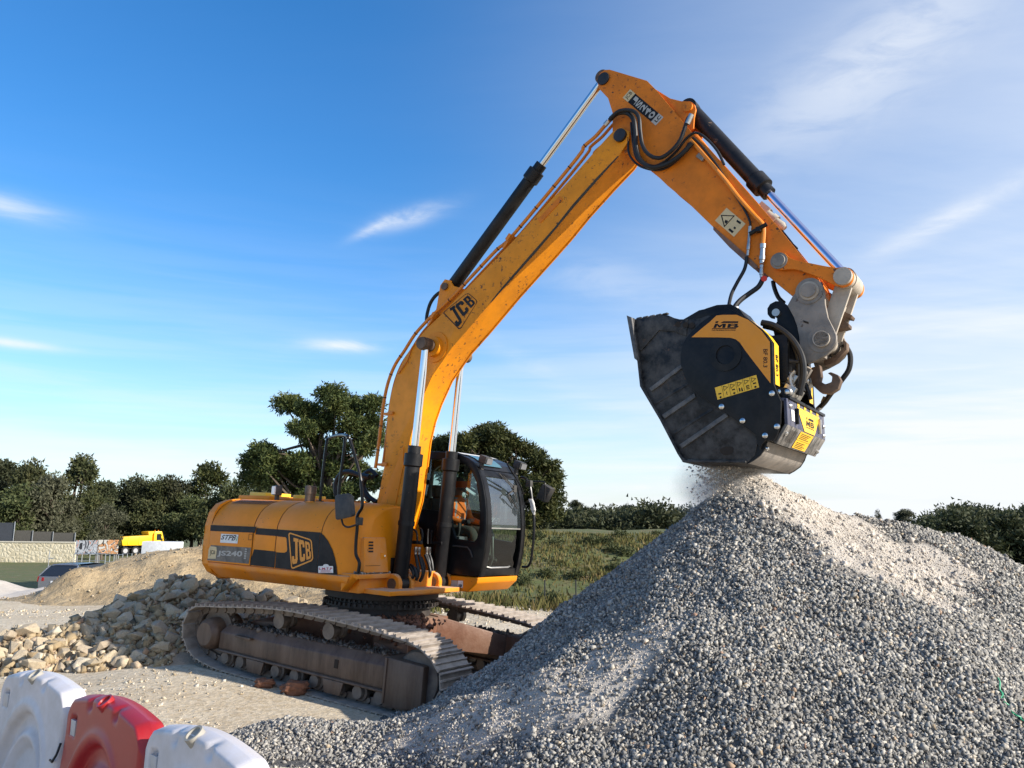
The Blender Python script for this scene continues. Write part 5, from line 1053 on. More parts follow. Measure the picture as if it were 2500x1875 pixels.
BOT = [(3.90, 7.05), (3.89, 6.93), (3.748, 6.753), (3.464, 6.526), (3.113, 6.225), (2.848, 5.968), (2.559, 5.712), (2.031, 5.256), (1.555, 4.813), (1.21, 4.511), (0.888, 4.135), (0.715, 3.80), (0.62, 3.55), (0.55, 3.25), (0.52, 2.88), (0.47, 2.4), (0.36, 2.0), (0.20, 1.86), (0.05, 1.84)]
def shrink(P, d):
    P = [np.array(p) for p in P]; n = len(P); out = []
    for i in range(n):
        a = P[(i+1) % n]-P[i-1]; a /= np.linalg.norm(a); out.append(tuple(P[i]+d*np.array([a[1], -a[0]])))
    return out
poly = TOP+BOT
core = shrink(poly, 0.018)      # clockwise outline: inward is (dz,-dx)
bm_ = MB(); bm_.prism(core, -0.215, 0.215); boom = E_(bm_, 'boom', 'yellow_worn', smooth=28)
for sy in (-1, 1):
    E_(MB().prism(poly, sy*0.222-0.010, sy*0.222+0.010), 'side_plate', 'yellow_worn', boom, bevel=0.003, smooth=28)
    # doubler at the foot and at the cylinder boss
    E_(MB().prism([(-0.01, 1.92), (0.30, 1.95), (0.46, 2.9), (0.44, 3.15), (0.05, 2.3)], sy*0.238-0.006, sy*0.238+0.006), 'foot_doubler', 'yellow', boom, bevel=0.002)
    c = (0.92, sy*0.24, 4.55); E_(MB().lathe((0.92, sy*0.22, 4.55), (0.92, sy*0.35, 4.55), [(0, 0.22), (0.03, 0.22), (0.035, 0.15), (0.10, 0.14), (0.10, 0.02)], 28), 'cylinder_boss', 'yellow', boom)
    E_(MB().cyl((3.78, sy*0.225, 7.02), (3.78, sy*0.275, 7.02), 0.085, 20), 'tip_pin', 'greasy', boom)
    E_(MB().prism([(2.62, 6.08), (2.95, 6.34), (2.90, 6.40), (2.57, 6.14)], sy*0.236-0.004, sy*0.236+0.004), 'side_patch', 'arm_paint', boom)
# JCB logo on the boom side (outline + letters in black)
bq = UP(Z7, [(500, 590), (668, 452), (738, 512), (612, 716)], -0.2345)
E_lg = [(0.0, 1.0), (0.05, 0.0), (0.12, 0.0), (0.9, 0.0), (0.98, 0.06), (1.0, 0.16), (1.0, 0.9), (0.97, 0.98), (0.88, 1.0)]
decal_poly('logo_frame', bq, frame_poly([(0.0, 0.98), (0.03, 0.06), (0.10, 0.0), (0.92, 0.0), (0.985, 0.08), (1.0, 0.2), (1.0, 0.84), (0.96, 0.96), (0.88, 1.0), (0.10, 1.0)], 0.05), 'decal_black', boom, (0, -0.001, 0))
for chx, pts in (('J', [(532, 578), (610, 505), (650, 570), (595, 690)]), ('C', [(585, 545), (628, 505), (685, 560), (640, 618)]), ('B', [(635, 498), (672, 468), (722, 520), (688, 565)])):
    pass
JQ = {'J': [(530, 572), (578, 540), (640, 642), (600, 690)], 'C': [(580, 540), (628, 505), (680, 572), (640, 620)], 'B': [(635, 500), (672, 470), (722, 525), (690, 560)]}
for k, pts in JQ.items(): decal_poly('logo_letter', UP(Z7, pts, -0.2355), letters(k, [(0, 0, 1, 1)]), 'decal_black', boom)
# bracket of the arm cylinder on top of the boom
for sy in (-0.11, 0.11):
    E_(MB().prism([(0.72, 4.80), (0.80, 5.20), (0.84, 5.50), (0.92, 5.58), (1.02, 5.55), (1.08, 5.46), (1.42, 5.34), (1.30, 5.22)], sy-0.016, sy+0.016), 'cylinder_lug', 'yellow', boom, bevel=0.004)
E_(MB().cyl((0.94, -0.16, 5.465), (0.94, 0.16, 5.465), 0.055, 18), 'lug_pin', 'rust_pin', boom)
# pipes along the boom back with clamps
bp = [(45, 1640), (60, 1540), (85, 1330), (105, 1180), (135, 1050), (180, 940), (240, 850), (310, 740), (380, 660), (450, 590), (560, 490), (700, 340), (860, 170), (980, 60)]
path1 = [U(*p, -0.17) for p in zp(Z7, bp)]+[U(*p, -0.17) for p in zp(Z4, [(20, 720), (75, 630), (160, 555), (235, 470), (275, 428)])]
E_(MB().tube(catmull(path1, 4), 0.024, 8), 'hydraulic_pipe', 'pipe_yellow', boom)
path2 = [p+np.array([0.045, 0.10, 0.03]) for p in path1]; E_(MB().tube(catmull(path2, 4), 0.020, 8), 'hydraulic_pipe', 'pipe_yellow', boom)
path3 = [p+np.array([0.03, 0.24, 0.02]) for p in path1]; E_(MB().tube(catmull(path3, 4), 0.020, 8), 'hydraulic_pipe', 'pipe_yellow', boom)
p4_ = [U(*p, -0.245) for p in zp(Z7, [(200, 1000), (235, 950), (265, 900), (285, 840), (310, 800)])]; E_(MB().tube(catmull(p4_, 4), 0.010, 6), 'grease_line', 'pipe_yellow', boom)
for Z, pt, ang in ((Z7, (135, 1272), 0), (Z7, (95, 1615), 0), (Z7, (425, 645), 50), (Z7, (935, 120), 50)):
    c = U(*zp(Z, [pt])[0], -0.20); R_ = Rm('y', -ang); mb = MB(); mb.box(c+R_ @ np.array([0.02, 0.03, 0]), (0.22, 0.10, 0.035), R_); mb.box(c+R_ @ np.array([0.08, -0.05, 0]), (0.10, 0.02, 0.05), R_); E_(mb, 'pipe_clamp', 'pipe_yellow', boom, bevel=0.006)
cs = np.array(catmull(path1, 4)); cl_ = np.concatenate([[0], np.cumsum(np.linalg.norm(np.diff(cs, axis=0), axis=1))])
for s in np.arange(0.3, cl_[-1]-0.2, 0.36):
    i = int(np.searchsorted(cl_, s))-1; a_, b_ = cs[i], cs[i+1]; d = (b_-a_)/np.linalg.norm(b_-a_); p = a_+(b_-a_)*0.5; E_(MB().cyl(p-d*0.006, p+d*0.006, 0.029, 8), 'cable_tie', 'rubber', boom)
# dark tube painting in the shadow gap along the side plate's lower edge
E_(MB().tube([(x, -0.226, z) for x, z in [(1.80, 5.05), (2.031, 5.262), (2.559, 5.72), (2.848, 5.976), (3.113, 6.233), (3.464, 6.534), (3.748, 6.761)]], [0.006, 0.014, 0.020, 0.015, 0.020, 0.018, 0.008], 5), 'shadow_gap_line', 'greasy', boom)

# ---------------------------------------------------------------- hydraulic cylinders
def cylinder(name, a, b, t, r, rr, barrel='cyl_black', rod='chrome', collar=0.24, eye=0.11):
    a = np.array(a, float); b = np.array(b, float); Lg = np.linalg.norm(b-a); Lb = Lg*t
    mb = MB(); mb.lathe(a, b, [(0.04, r*0.75), (0.10, r*1.0), (Lb-collar, r), (Lb-collar+0.02, r*1.24), (Lb-0.06, r*1.24), (Lb-0.05, r*0.86), (Lb+0.05, r*0.86), (Lb+0.05, rr*0.9)], 26); mb.cyl(a-np.array([0, 0.075, 0]), a+np.array([0, 0.075, 0]), eye, 20)
    o = E_(mb, name, barrel); ro = MB(); ro.cyl(a+(b-a)*t, b, rr, 20); rdo = E_(ro, 'rod', rod, o)
    E_(MB().cyl(b-np.array([0, 0.075, 0]), b+np.array([0, 0.075, 0]), eye*0.85, 20), 'rod_eye', 'rust_pin', rdo); return o
LIFT = {}
for sy in (-1, 1):
    cyy = 0.43 if sy < 0 else 0.385; a = (0.715, sy*cyy, 1.29); b = (0.90, sy*(cyy-0.01), 4.555); LIFT[sy] = cylinder('lift_cylinder', a, b, 0.55, 0.103, 0.052)
    for dy in (-0.12, 0.12):
        E_(MB().lathe((0.715, sy*cyy+dy-0.035, 1.29), (0.715, sy*cyy+dy+0.035, 1.29), [(0, 0.03), (0, 0.125), (0.012, 0.135), (0.058, 0.135), (0.07, 0.125), (0.07, 0.03)], 26), 'cylinder_lug', 'yellow_dusty', bevel=0)
        E_(MB().prism([(0.60, 1.17), (0.90, 1.17), (0.83, 1.27), (0.60, 1.27)], sy*cyy+dy-0.03, sy*cyy+dy+0.03), 'lug_foot', 'yellow_dusty')
    E_(MB().cyl((0.715, sy*cyy-0.165, 1.29), (0.715, sy*cyy+0.165, 1.29), 0.075, 18), 'base_pin', 'rust_pin')
    E_(MB().cyl((0.90, sy*0.20, 4.555), (0.90, sy*0.53, 4.555), 0.085, 20), 'rod_pin', 'rust_pin')
    # clamp band and hard lines on the barrel
    d = (np.array(b)-np.array(a))/np.linalg.norm(np.array(b)-np.array(a)); c = np.array(a)+d*0.80; E_(MB().lathe(c-d*0.03, c+d*0.03, [(0, 0.10), (0, 0.114), (0.06, 0.114), (0.06, 0.10)], 24), 'clamp_band', 'cyl_black', LIFT[sy])
# hoses and fittings between the lift cylinders
def fit_hose(pts, y, r=0.022):
    P = [U(*p, y) for p in zp(Z9, pts)]; return P
for pts, y in (([(1420, 20), (1470, 60), (1490, 160), (1490, 300)], -0.28), ([(1540, 0), (1580, 40), (1590, 180), (1540, 300)], -0.22), ([(1700, 10), (1690, 150), (1690, 300)], 0.22), ([(1770, 30), (1760, 160), (1755, 300)], 0.27)):
    E_(MB().tube(catmull(fit_hose(pts, y), 4), 0.014, 7), 'hard_line', 'cyl_black')
for (a_, b_, y) in (((1462, 360), (1458, 500), -0.26), ((1530, 365), (1525, 505), -0.20), ((1675, 360), (1672, 500), 0.22), ((1738, 365), (1735, 505), 0.27)):
    P = fit_hose([a_, b_], y); E_(MB().lathe(P[0], P[1], [(0, 0.014), (0, 0.024), (0.05, 0.024), (0.055, 0.020), (np.linalg.norm(P[1]-P[0]), 0.020)], 10), 'hose_fitting', 'steel_fitting')
for pts, y in (([(1458, 500), (1480, 620), (1510, 800), (1500, 920), (1470, 1000)], -0.26), ([(1525, 505), (1560, 640), (1600, 800), (1590, 920), (1540, 1020)], -0.20), ([(1560, 560), (1620, 720), (1610, 880), (1560, 1010)], -0.1), ([(1640, 510), (1720, 720), (1740, 880), (1660, 1000)], 0.15), ([(1672, 500), (1720, 640), (1730, 800), (1700, 960), (1650, 1030)], 0.22), ([(1735, 505), (1770, 640), (1790, 820), (1760, 970), (1710, 1030)], 0.27), ([(1360, 700), (1430, 760), (1470, 850), (1480, 950)], -0.3), ([(1350, 740), (1400, 820), (1420, 900), (1400, 960)], -0.32)):
    E_(MB().tube(catmull(fit_hose(pts, y), 5), 0.021, 8), 'cylinder_hose', 'rubber')
E_(MB().box(U(*zp(Z9, [(1850, 280)])[0], 0.30), (0.24, 0.05, 0.045)), 'clamp_bar', 'cyl_black', bevel=0.006); E_(MB().box(U(*zp(Z9, [(1470, 268)])[0], -0.26), (0.20, 0.05, 0.045)), 'clamp_bar', 'cyl_black', bevel=0.006)
E_(MB().box((0.58, -0.44, 1.50), (0.06, 0.10, 0.24)), 'line_bracket', 'cyl_black', bevel=0.006)
armcyl = cylinder('arm_cylinder', U(*zp(Z7, [(555, 430)])[0], 0.0), U(*zp(Z4, [(225, 128)])[0], 0.0), 0.60, 0.095, 0.050)
bcyl = cylinder('bucket_cylinder', U(*zp(Z4, [(857, 352)])[0], 0.0), U(*zp(Z5, [(1360, 845)])[0], 0.0), 0.525, 0.098, 0.050, rod='chrome_blue')
E_(MB().tube(catmull([U(*p, 0.05) for p in zp(Z7, [(600, 380), (555, 420), (470, 460), (420, 520), (395, 600), (390, 660)])], 5), 0.026, 8), 'cylinder_hose', 'rubber', armcyl)

# ---------------------------------------------------------------- arm
ARM = [(3.386, 7.94), (3.425, 8.01), (3.50, 8.04), (3.575, 8.02), (4.11, 7.70), (4.242, 7.53), (4.709, 6.847), (4.93, 6.584), (5.513, 5.76), (5.705, 5.485), (5.99, 5.05), (6.13, 4.82), (6.17, 4.70), (6.12, 4.59), (6.02, 4.56), (5.93, 4.60), (5.595, 4.935), (5.387, 5.155), (4.98, 5.60), (4.646, 5.99), (4.40, 6.24), (4.22, 6.45), (3.95, 6.72), (3.72, 6.86), (3.64, 7.05), (3.63, 7.40), (3.56, 7.62), (3.42, 7.80)]
am = MB(); am.prism(shrink(ARM, 0.015), -0.175, 0.175); arm = E_(am, 'arm', 'arm_paint', smooth=28)
for sy in (-1, 1):
    E_(MB().prism(ARM, sy*0.182-0.010, sy*0.182+0.010), 'side_plate', 'arm_paint', arm, bevel=0.003, smooth=28)
    E_(MB().cyl((3.49, sy*0.19, 7.91), (3.49, sy*0.215, 7.91), 0.085, 20), 'tail_pin', 'greasy', arm)
    ear = xz(Z4, [(600, 205), (720, 280), (800, 300), (870, 303), (898, 325), (908, 360), (895, 420), (890, 500), (860, 520), (700, 330)], -0.12)
    E_(MB().prism(ear, sy*0.135-0.016, sy*0.135+0.016), 'cylinder_lug', 'arm_paint', arm, bevel=0.004)
    pc = U(*zp(Z4, [(855, 350)])[0], -0.12); E_(MB().cyl((pc[0], sy*0.15, pc[2]), (pc[0], sy*0.185, pc[2]), 0.06, 18), 'lug_pin', 'arm_paint', arm)
    E_(MB().prism(xz(Z4, [(1030, 1215), (1160, 1325), (1290, 1440), (1360, 1510), (1330, 1530), (1150, 1370), (1030, 1240)], -0.2), sy*0.196-0.005, sy*0.196+0.005), 'wear_strip', 'rusty_beam', arm)
# warning decal
wq = UP(Z4, [(1128, 1078), (1268, 1196), (1182, 1292), (1042, 1172)], -0.1945); decal_poly('warning_decal', wq, [rect(0, 0, 1, 1)], 'decal_cream', arm)
wq2 = [p+np.array([0, -0.002, 0]) for p in wq]
tri = [(0.06, 0.55), (0.50, 0.92), (0.48, 0.12)]
tp = UP(Z4, [(1085, 1130), (1190, 1135), (1110, 1222)], -0.1965); ti = [p+(np.mean(tp, 0)-p)*0.22 for p in tp]
mb = MB()
for i in range(3): mb.add([tp[i], tp[(i+1) % 3], ti[(i+1) % 3], ti[i]], [(0, 1, 2, 3)])
mb.add(UP(Z4, [(1118, 1165), (1140, 1175), (1125, 1195), (1112, 1185)], -0.1965), [(0, 1, 2, 3)]); mb.build('warning_symbol', MATS['decal_black'], arm, recalc=False, smooth=0)
for pts in ([(1140, 1240), (1150, 1228), (1180, 1252), (1170, 1266)], [(1205, 1165), (1235, 1185), (1228, 1200), (1200, 1180)], [(1185, 1215), (1198, 1225), (1190, 1238), (1178, 1228)]):
    mb = MB(); mb.add(UP(Z4, pts, -0.1966), [(0, 1, 2, 3)]); mb.build('warning_symbol', MATS['decal_black'], arm, recalc=False, smooth=0)
# model plate on the arm: letters stacked along the arm
pq = UP(ZE, [(240, 575), (455, 330), (1420, 1140), (1195, 1380)], -0.1945)   # left-bottom, left-top, right-top, right-bottom
decal_poly('name_plate', [pq[1], pq[2], pq[3], pq[0]], [rect(0.16, 0, 0.86, 1)], 'decal_black', arm); decal_poly('badge', [pq[1], pq[2], pq[3], pq[0]], [rect(0, 0, 0.159, 1)], 'decal_cream', arm); decal_poly('plate_end', [pq[1], pq[2], pq[3], pq[0]], [rect(0.861, 0, 1, 1)], 'decal_light', arm)
def plate_pt(s, w): return quadmap([pq[1], pq[2], pq[3], pq[0]], s, w, np.array([0, -0.002, 0]))
def stacked(chs, s0, s1, w0, w1, m, name, bold=0.03):
    n = len(chs)
    for i, chx in enumerate(chs):
        a_, b_ = s0+(s1-s0)*(i+0.08)/n, s0+(s1-s0)*(i+0.92)/n      # letter up = towards the plate start, reading direction = towards the upper edge
        decal_text(name, [plate_pt(a_, w0), plate_pt(a_, w1), plate_pt(b_, w1), plate_pt(b_, w0)], chx, m, arm, bold=bold)
stacked('JS240', 0.20, 0.84, 0.14, 0.86, 'decal_light', 'plate_letter')
decal_text('badge_letters', [plate_pt(0.03, 0.12), plate_pt(0.03, 0.88), plate_pt(0.13, 0.88), plate_pt(0.13, 0.12)], 'JCB', 'decal_black', arm, bold=0.0); decal_text('plate_letter', [plate_pt(0.90, 0.25), plate_pt(0.90, 0.9), plate_pt(0.97, 0.9), plate_pt(0.97, 0.25)], 'LC', 'decal_black', arm, bold=0.03)
# hoses at the boom tip and pipes down the arm
def az4(pts, y): return [U(*p, y) for p in zp(Z4, pts)]
for pts, y, r in (([(265, 435), (320, 385), (390, 378), (440, 425), (455, 520), (462, 640), (500, 735), (580, 778), (690, 755), (790, 690), (875, 600)], -0.27, 0.030),
                  ([(270, 420), (340, 365), (430, 362), (480, 410), (492, 520), (510, 620), (560, 690), (640, 710), (720, 660), (780, 590), (810, 520), (840, 430), (870, 390)], -0.31, 0.024),
                  ([(425, 450), (440, 600), (470, 720), (560, 775), (660, 745), (760, 660), (830, 570), (900, 525), (980, 570), (1060, 660), (1110, 760)], -0.24, 0.016),
                  ([(405, 560), (410, 680), (480, 765), (600, 800), (700, 775), (800, 690), (850, 600)], -0.22, 0.014)):
    E_(MB().tube(catmull(az4(pts, y), 6), r, 9), 'arm_hose', 'rubber', arm)
for a_, b_, y in (((258, 440), (232, 470), -0.27), ((870, 390), (838, 460), -0.31)):
    P = az4([a_, b_], y); E_(MB().cyl(P[0], P[1], 0.032, 12), 'hose_fitting', 'steel_fitting', arm)
E_(MB().tube(catmull(az4([(860, 580), (905, 625), (1000, 735), (1130, 890), (1215, 1000), (1330, 1130), (1390, 1195), (1402, 1250), (1395, 1350)], -0.225), 5), 0.024, 9), 'auxiliary_pipe', 'pipe_yellow', arm)
E_(MB().tube(catmull(az4([(900, 540), (970, 620), (1060, 740), (1160, 880), (1260, 990), (1370, 1070)], -0.12), 5), 0.018, 8), 'hydraulic_pipe', 'pipe_yellow', arm)
E_(MB().tube(catmull(az4([(880, 560), (960, 640), (1060, 770), (1140, 900), (1200, 1000), (1270, 1110), (1300, 1180), (1302, 1215)], -0.215), 5), 0.013, 8), 'auxiliary_hose', 'rubber', arm)
def fitting(Z, pts, y, r):
    P = [U(*p, y) for p in zp(Z, pts)]; Lf = np.linalg.norm(P[-1]-P[0]); E_(MB().lathe(P[0], P[-1], [(0, r*0.8), (0, r*1.3), (Lf*.22, r*1.3), (Lf*.23, r*1.05), (Lf*.6, r*1.15), (Lf*.62, r*1.35), (Lf*.8, r*1.35), (Lf*.82, r), (Lf, r)], 12), 'hose_coupling', 'steel_fitting', arm)
fitting(Z4, [(1302, 1215), (1284, 1430)], -0.22, 0.016); fitting(Z4, [(1396, 1345), (1388, 1490)], -0.23, 0.026); fitting(Z4, [(1388, 1500), (1384, 1590)], -0.23, 0.018)
E_(MB().lathe(U(*zp(Z4, [(1405, 1600)])[0], -0.27), U(*zp(Z4, [(1405, 1600)])[0], -0.22), [(0, 0.02), (0, 0.032), (0.03, 0.032), (0.03, 0.02)], 14), 'dust_cap', 'red_cap', arm)
mb = MB(); c = U(*zp(Z4, [(1365, 1240)])[0], -0.25); mb.cyl(c+np.array([-0.10, 0, -0.03]), c+np.array([0.09, 0, 0.05]), 0.024, 10); mb.box(c, (0.05, 0.07, 0.05)); E_(mb, 'shut_off_valve', 'cyl_black', arm)
mb = MB(); mb.box(U(*zp(Z4, [(940, 705)])[0], -0.21), (0.11, 0.04, 0.06), Rm('y', 45)); E_(mb, 'pipe_clamp', 'coupler_grey', arm, bevel=0.006)
mb = MB(); c = U(*zp(Z4, [(1400, 1095)])[0], -0.05); R_ = Rm('y', 48); mb.box(c, (0.14, 0.10, 0.12), R_); mb.lathe(c+R_ @ np.array([0.05, 0, 0]), c+R_ @ np.array([0.35, 0, 0]), [(0, 0.045), (0.10, 0.045), (0.10, 0.06), (0.16, 0.06), (0.16, 0.04), (0.26, 0.05), (0.30, 0.03)], 14); E_(mb, 'valve_block', 'coupler_dusty', arm)
E_(MB().tube(catmull(az4([(1500, 1210), (1590, 1320), (1640, 1390), (1690, 1460), (1760, 1560), (1830, 1650)], -0.03), 4), 0.018, 8), 'auxiliary_hose', 'rubber', arm)
E_(MB().tube([p+np.array([-0.03, 0, -0.03]) for p in az4([(1500, 1210), (1690, 1460), (1830, 1640)], 0.0)], 0.012, 6), 'tipping_line', 'steel_fitting', arm)
E_(MB().box(U(*zp(Z4, [(1620, 1370)])[0], -0.05), (0.07, 0.08, 0.06), Rm('y', 50)), 'hose_clamp', 'cyl_black', arm, bevel=0.008)
# ---------------------------------------------------------------- bucket linkage
LK = xz(Z5, [(690, 640), (740, 612), (800, 620), (835, 655), (900, 685), (1000, 705), (1150, 735), (1260, 752), (1340, 745), (1400, 775), (1415, 830), (1385, 895), (1310, 925), (1230, 900), (1130, 850), (1000, 800), (880, 765), (800, 770), (720, 765), (680, 710)], -0.25)
pA = U(*zp(Z5, [(745, 690)])[0], -0.26); pB = U(*zp(Z5, [(1322, 832)])[0], -0.26)
for sy in (-1, 1):
    lk = E_(MB().prism(catmull(LK, 2, True), sy*0.235-0.025, sy*0.235+0.025), 'tipping_link', 'arm_paint', bevel=0.006)
    for p in (pA, pB): E_(MB().lathe((p[0], sy*0.255, p[2]), (p[0], sy*0.29, p[2]), [(0, 0.09), (0.02, 0.09), (0.02, 0.07), (0.035, 0.065), (0.035, 0.01)], 22), 'pin_end', 'coupler_grey', lk)
E_(MB().lathe((pB[0], -0.30, pB[2]), (pB[0], 0.30, pB[2]), [(0, 0.09), (0.15, 0.10), (0.15, 0.11), (0.45, 0.11), (0.45, 0.10), (0.60, 0.09)], 24), 'link_pin', 'coupler_dusty')
pC = U(*zp(Z5, [(1130, 1395)])[0], -0.26); pD = U(*zp(Z5, [(1015, 960)])[0], -0.26)
d = np.array([pC[0]-pB[0], pC[2]-pB[2]]); d /= np.linalg.norm(d); nn = np.array([-d[1], d[0]])
for sy in (-1, 1):
    pl = [tuple(np.array([pB[0], pB[2]])+nn*0.085), tuple(np.array([pC[0], pC[2]])+nn*0.085), tuple(np.array([pC[0], pC[2]])+d*0.06), tuple(np.array([pC[0], pC[2]])-nn*0.09), tuple(np.array([pB[0], pB[2]])-nn*0.085)]
    E_(MB().prism(pl, sy*0.135-0.02, sy*0.135+0.02), 'bucket_link', 'coupler_dusty', bevel=0.006)
mid = (np.array([pB[0], pB[2]])+np.array([pC[0], pC[2]]))/2; E_(MB().box((mid[0], 0, mid[1]), (0.05, 0.25, 0.22), Rm('y', math.degrees(math.atan2(-d[0], -d[1])))), 'link_web', 'coupler_dusty', bevel=0.01)
wedge = xz(Z5, [(1330, 1150), (1420, 1195), (1408, 1222), (1370, 1215), (1352, 1245), (1390, 1270), (1388, 1300), (1300, 1325), (1270, 1320)], 0.1)
E_(MB().prism(wedge, 0.02, 0.16), 'link_hook', 'rust_pin', bevel=0.006)
# quick coupler
CP = xz(Z5, [(935, 925), (975, 885), (1030, 868), (1090, 875), (1135, 910), (1155, 970), (1160, 1080), (1185, 1200), (1230, 1290), (1262, 1360), (1262, 1430), (1235, 1480), (1180, 1530), (1090, 1580), (1000, 1620), (955, 1560), (935, 1480), (925, 1370), (905, 1270), (875, 1190), (820, 1090), (865, 1010)], -0.25)
for sy in (-1, 1):
    cpo = E_(MB().prism(CP, sy*0.23-0.025, sy*0.23+0.025), 'coupler_plate', 'coupler_grey', bevel=0.008)
    for p in (pC, pD): E_(MB().lathe((p[0], sy*0.25, p[2]), (p[0], sy*0.31, p[2]), [(0, 0.14), (0.015, 0.14), (0.015, 0.08), (0.05, 0.075), (0.05, 0.01)], 24), 'pin_end', 'coupler_grey', cpo)
    E_(MB().prism(xz(Z5, [(965, 1225), (1012, 1240), (1012, 1258), (965, 1243)], -0.25), sy*0.257-0.002, sy*0.257+0.002), 'slot', 'seam', cpo)
E_(MB().cyl((pC[0], -0.30, pC[2]), (pC[0], 0.30, pC[2]), 0.085, 20), 'coupler_pin', 'coupler_dusty'); E_(MB().cyl((pD[0], -0.28, pD[2]), (pD[0], 0.28, pD[2]), 0.10, 20), 'arm_end_pin', 'coupler_dusty')
E_(MB().box((6.03, 0, 4.15), (0.22, 0.40, 0.30)), 'coupler_body', 'coupler_grey', bevel=0.02)
HK = catmull(xz(Z6, [(1475, 620), (1560, 560), (1700, 450), (1725, 470), (1715, 510), (1640, 590), (1560, 640), (1530, 690), (1560, 715), (1600, 712), (1625, 680), (1612, 645), (1575, 635), (1610, 632), (1660, 660), (1670, 710), (1640, 770), (1580, 795), (1510, 770), (1460, 700)], -0.05), 3, True)
HK1 = xz(Z6, [(1455, 600), (1520, 580), (1530, 660), (1520, 700), (1560, 722), (1605, 705), (1610, 665), (1575, 640), (1600, 632), (1655, 655), (1675, 695), (1655, 755), (1595, 793), (1525, 785), (1465, 730), (1448, 660)], -0.05)
E_(MB().prism(HK1, -0.09, 0.01), 'coupler_hook', 'rust_pin', bevel=0.012)
E_(MB().prism(xz(Z6, [(1560, 590), (1640, 560), (1720, 470), (1722, 420), (1690, 390), (1700, 450), (1630, 520), (1550, 550)], 0.12), 0.06, 0.18), 'coupler_jaw', 'rust_pin', bevel=0.01)
# ---------------------------------------------------------------- cab
def glassmat(name, tint, refl=0.10, haze=0.0, hazec=(0.5, 0.6, 0.65)):
    m = bpy.data.materials.new(name); m.use_nodes = True; t = m.node_tree; t.nodes.clear()
    fr = N(t, 'ShaderNodeFresnel', {'IOR': 1.5}); tr = N(t, 'ShaderNodeBsdfTransparent', {'Color': (*tint, 1)}); gl = N(t, 'ShaderNodeBsdfGlossy', {'Color': (0.95, 0.97, 1, 1), 'Roughness': 0.03})
    k = M(t, 'ADD', M(t, 'MULTIPLY', fr.outputs[0], 1.0), refl, clamp=True); mx = N(t, 'ShaderNodeMixShader', {0: k, 1: tr.outputs[0], 2: gl.outputs[0]}); last = mx.outputs[0]
    if haze:   # dusty film on the pane
        oc = N(t, 'ShaderNodeTexCoord').outputs['Object']; n = N(t, 'ShaderNodeTexNoise', {'Vector': oc, 'Scale': 3.5, 'Detail': 7.0}).outputs['Fac']
        df = N(t, 'ShaderNodeBsdfDiffuse', {'Color': (*hazec, 1)}); last = N(t, 'ShaderNodeMixShader', {0: M(t, 'MULTIPLY', ramp(t, n, [(0.25, 0.5), (0.75, 1)]), haze), 1: last, 2: df.outputs[0]}).outputs[0]
    N(t, 'ShaderNodeOutputMaterial', {'Surface': last}); MATS[name] = m
glassmat('cab_glass', (0.62, 0.72, 0.70), 0.02); glassmat('front_glass', (0.60, 0.70, 0.70), 0.14, 0.05); glassmat('lower_glass', (0.50, 0.62, 0.58), 0.0, 0.0)
YR, YL = 0.24, 1.22
FP = [(1.515, 1.40), (1.555, 1.55), (1.59, 1.75), (1.605, 1.95), (1.605, 2.12), (1.59, 2.30), (1.56, 2.48), (1.515, 2.65), (1.455, 2.80), (1.40, 2.90)]
RF = [(1.33, 2.985), (1.22, 3.05), (1.08, 3.10), (0.93, 3.135), (0.50, 3.155), (-0.15, 3.14), (-0.32, 3.08), (-0.38, 2.98)]
OUTC = FP+RF+[(-0.40, 2.0), (-0.40, 1.40)]
WIN = [(1.06, 1.90), (1.40, 1.87), (1.45, 1.92), (1.485, 2.08), (1.48, 2.30), (1.44, 2.52), (1.38, 2.72), (1.28, 2.88), (1.14, 2.97), (0.95, 3.02), (0.50, 3.035), (-0.10, 3.02), (-0.24, 2.94), (-0.27, 2.34), (0.94, 2.27), (0.99, 2.05)]
cabm = MB(); cabm.plate(OUTC, [WIN], YR, YR+0.05); cabm.plate(OUTC, [[(x, z) for x, z in WIN]], YL-0.05, YL)
def band(mb, prof, y0, y1, t=0.05):
    P = [np.array(p) for p in prof]; inn = []
    for i in range(len(P)):
        a = P[min(i+1, len(P)-1)]-P[max(i-1, 0)]; a /= np.linalg.norm(a); inn.append(P[i]+t*np.array([-a[1], a[0]]))
    for i in range(len(P)-1):
        A_ = [(P[i][0], y0, P[i][1]), (P[i+1][0], y0, P[i+1][1]), (inn[i+1][0], y0, inn[i+1][1]), (inn[i][0], y0, inn[i][1])]
        mb.loft(A_, [(x, y1, z) for x, _, z in A_])
cab = E_(cabm, 'cab', 'black_paint', bevel=0.008, smooth=40)
for ya_, yb_ in ((YR+0.004, YR+0.13), (YL-0.10, YL-0.004)): fm = MB(); band(fm, FP, ya_, yb_, 0.06); E_(fm, 'front_pillar', 'black_paint', cab, smooth=50)
for pf_ in ([(1.515, 1.405), (1.53, 1.50), (1.46, 1.50), (1.44, 1.405)], [(1.455, 2.80), (1.40, 2.89), (1.34, 2.87), (1.40, 2.79)]): E_(MB().prism(pf_, YR+0.131, YL-0.101), 'front_crossbar', 'black_paint', cab, bevel=0.006)
rf = MB(); band(rf, [(1.40, 2.90)]+RF, YR+0.02, YL-0.02, 0.04); E_(rf, 'roof', 'black_paint', cab, smooth=50)
mat('roof_white', (0.62, 0.62, 0.60), 0.5, dust=0.3); mat('skylight', (0.06, 0.14, 0.17), 0.12)
def roofline(off): return [(x+0.2*off, z+off) for x, z in [(1.37, 2.945), (1.33, 2.985), (1.22, 3.05), (1.08, 3.10), (0.93, 3.135), (0.50, 3.155)]]
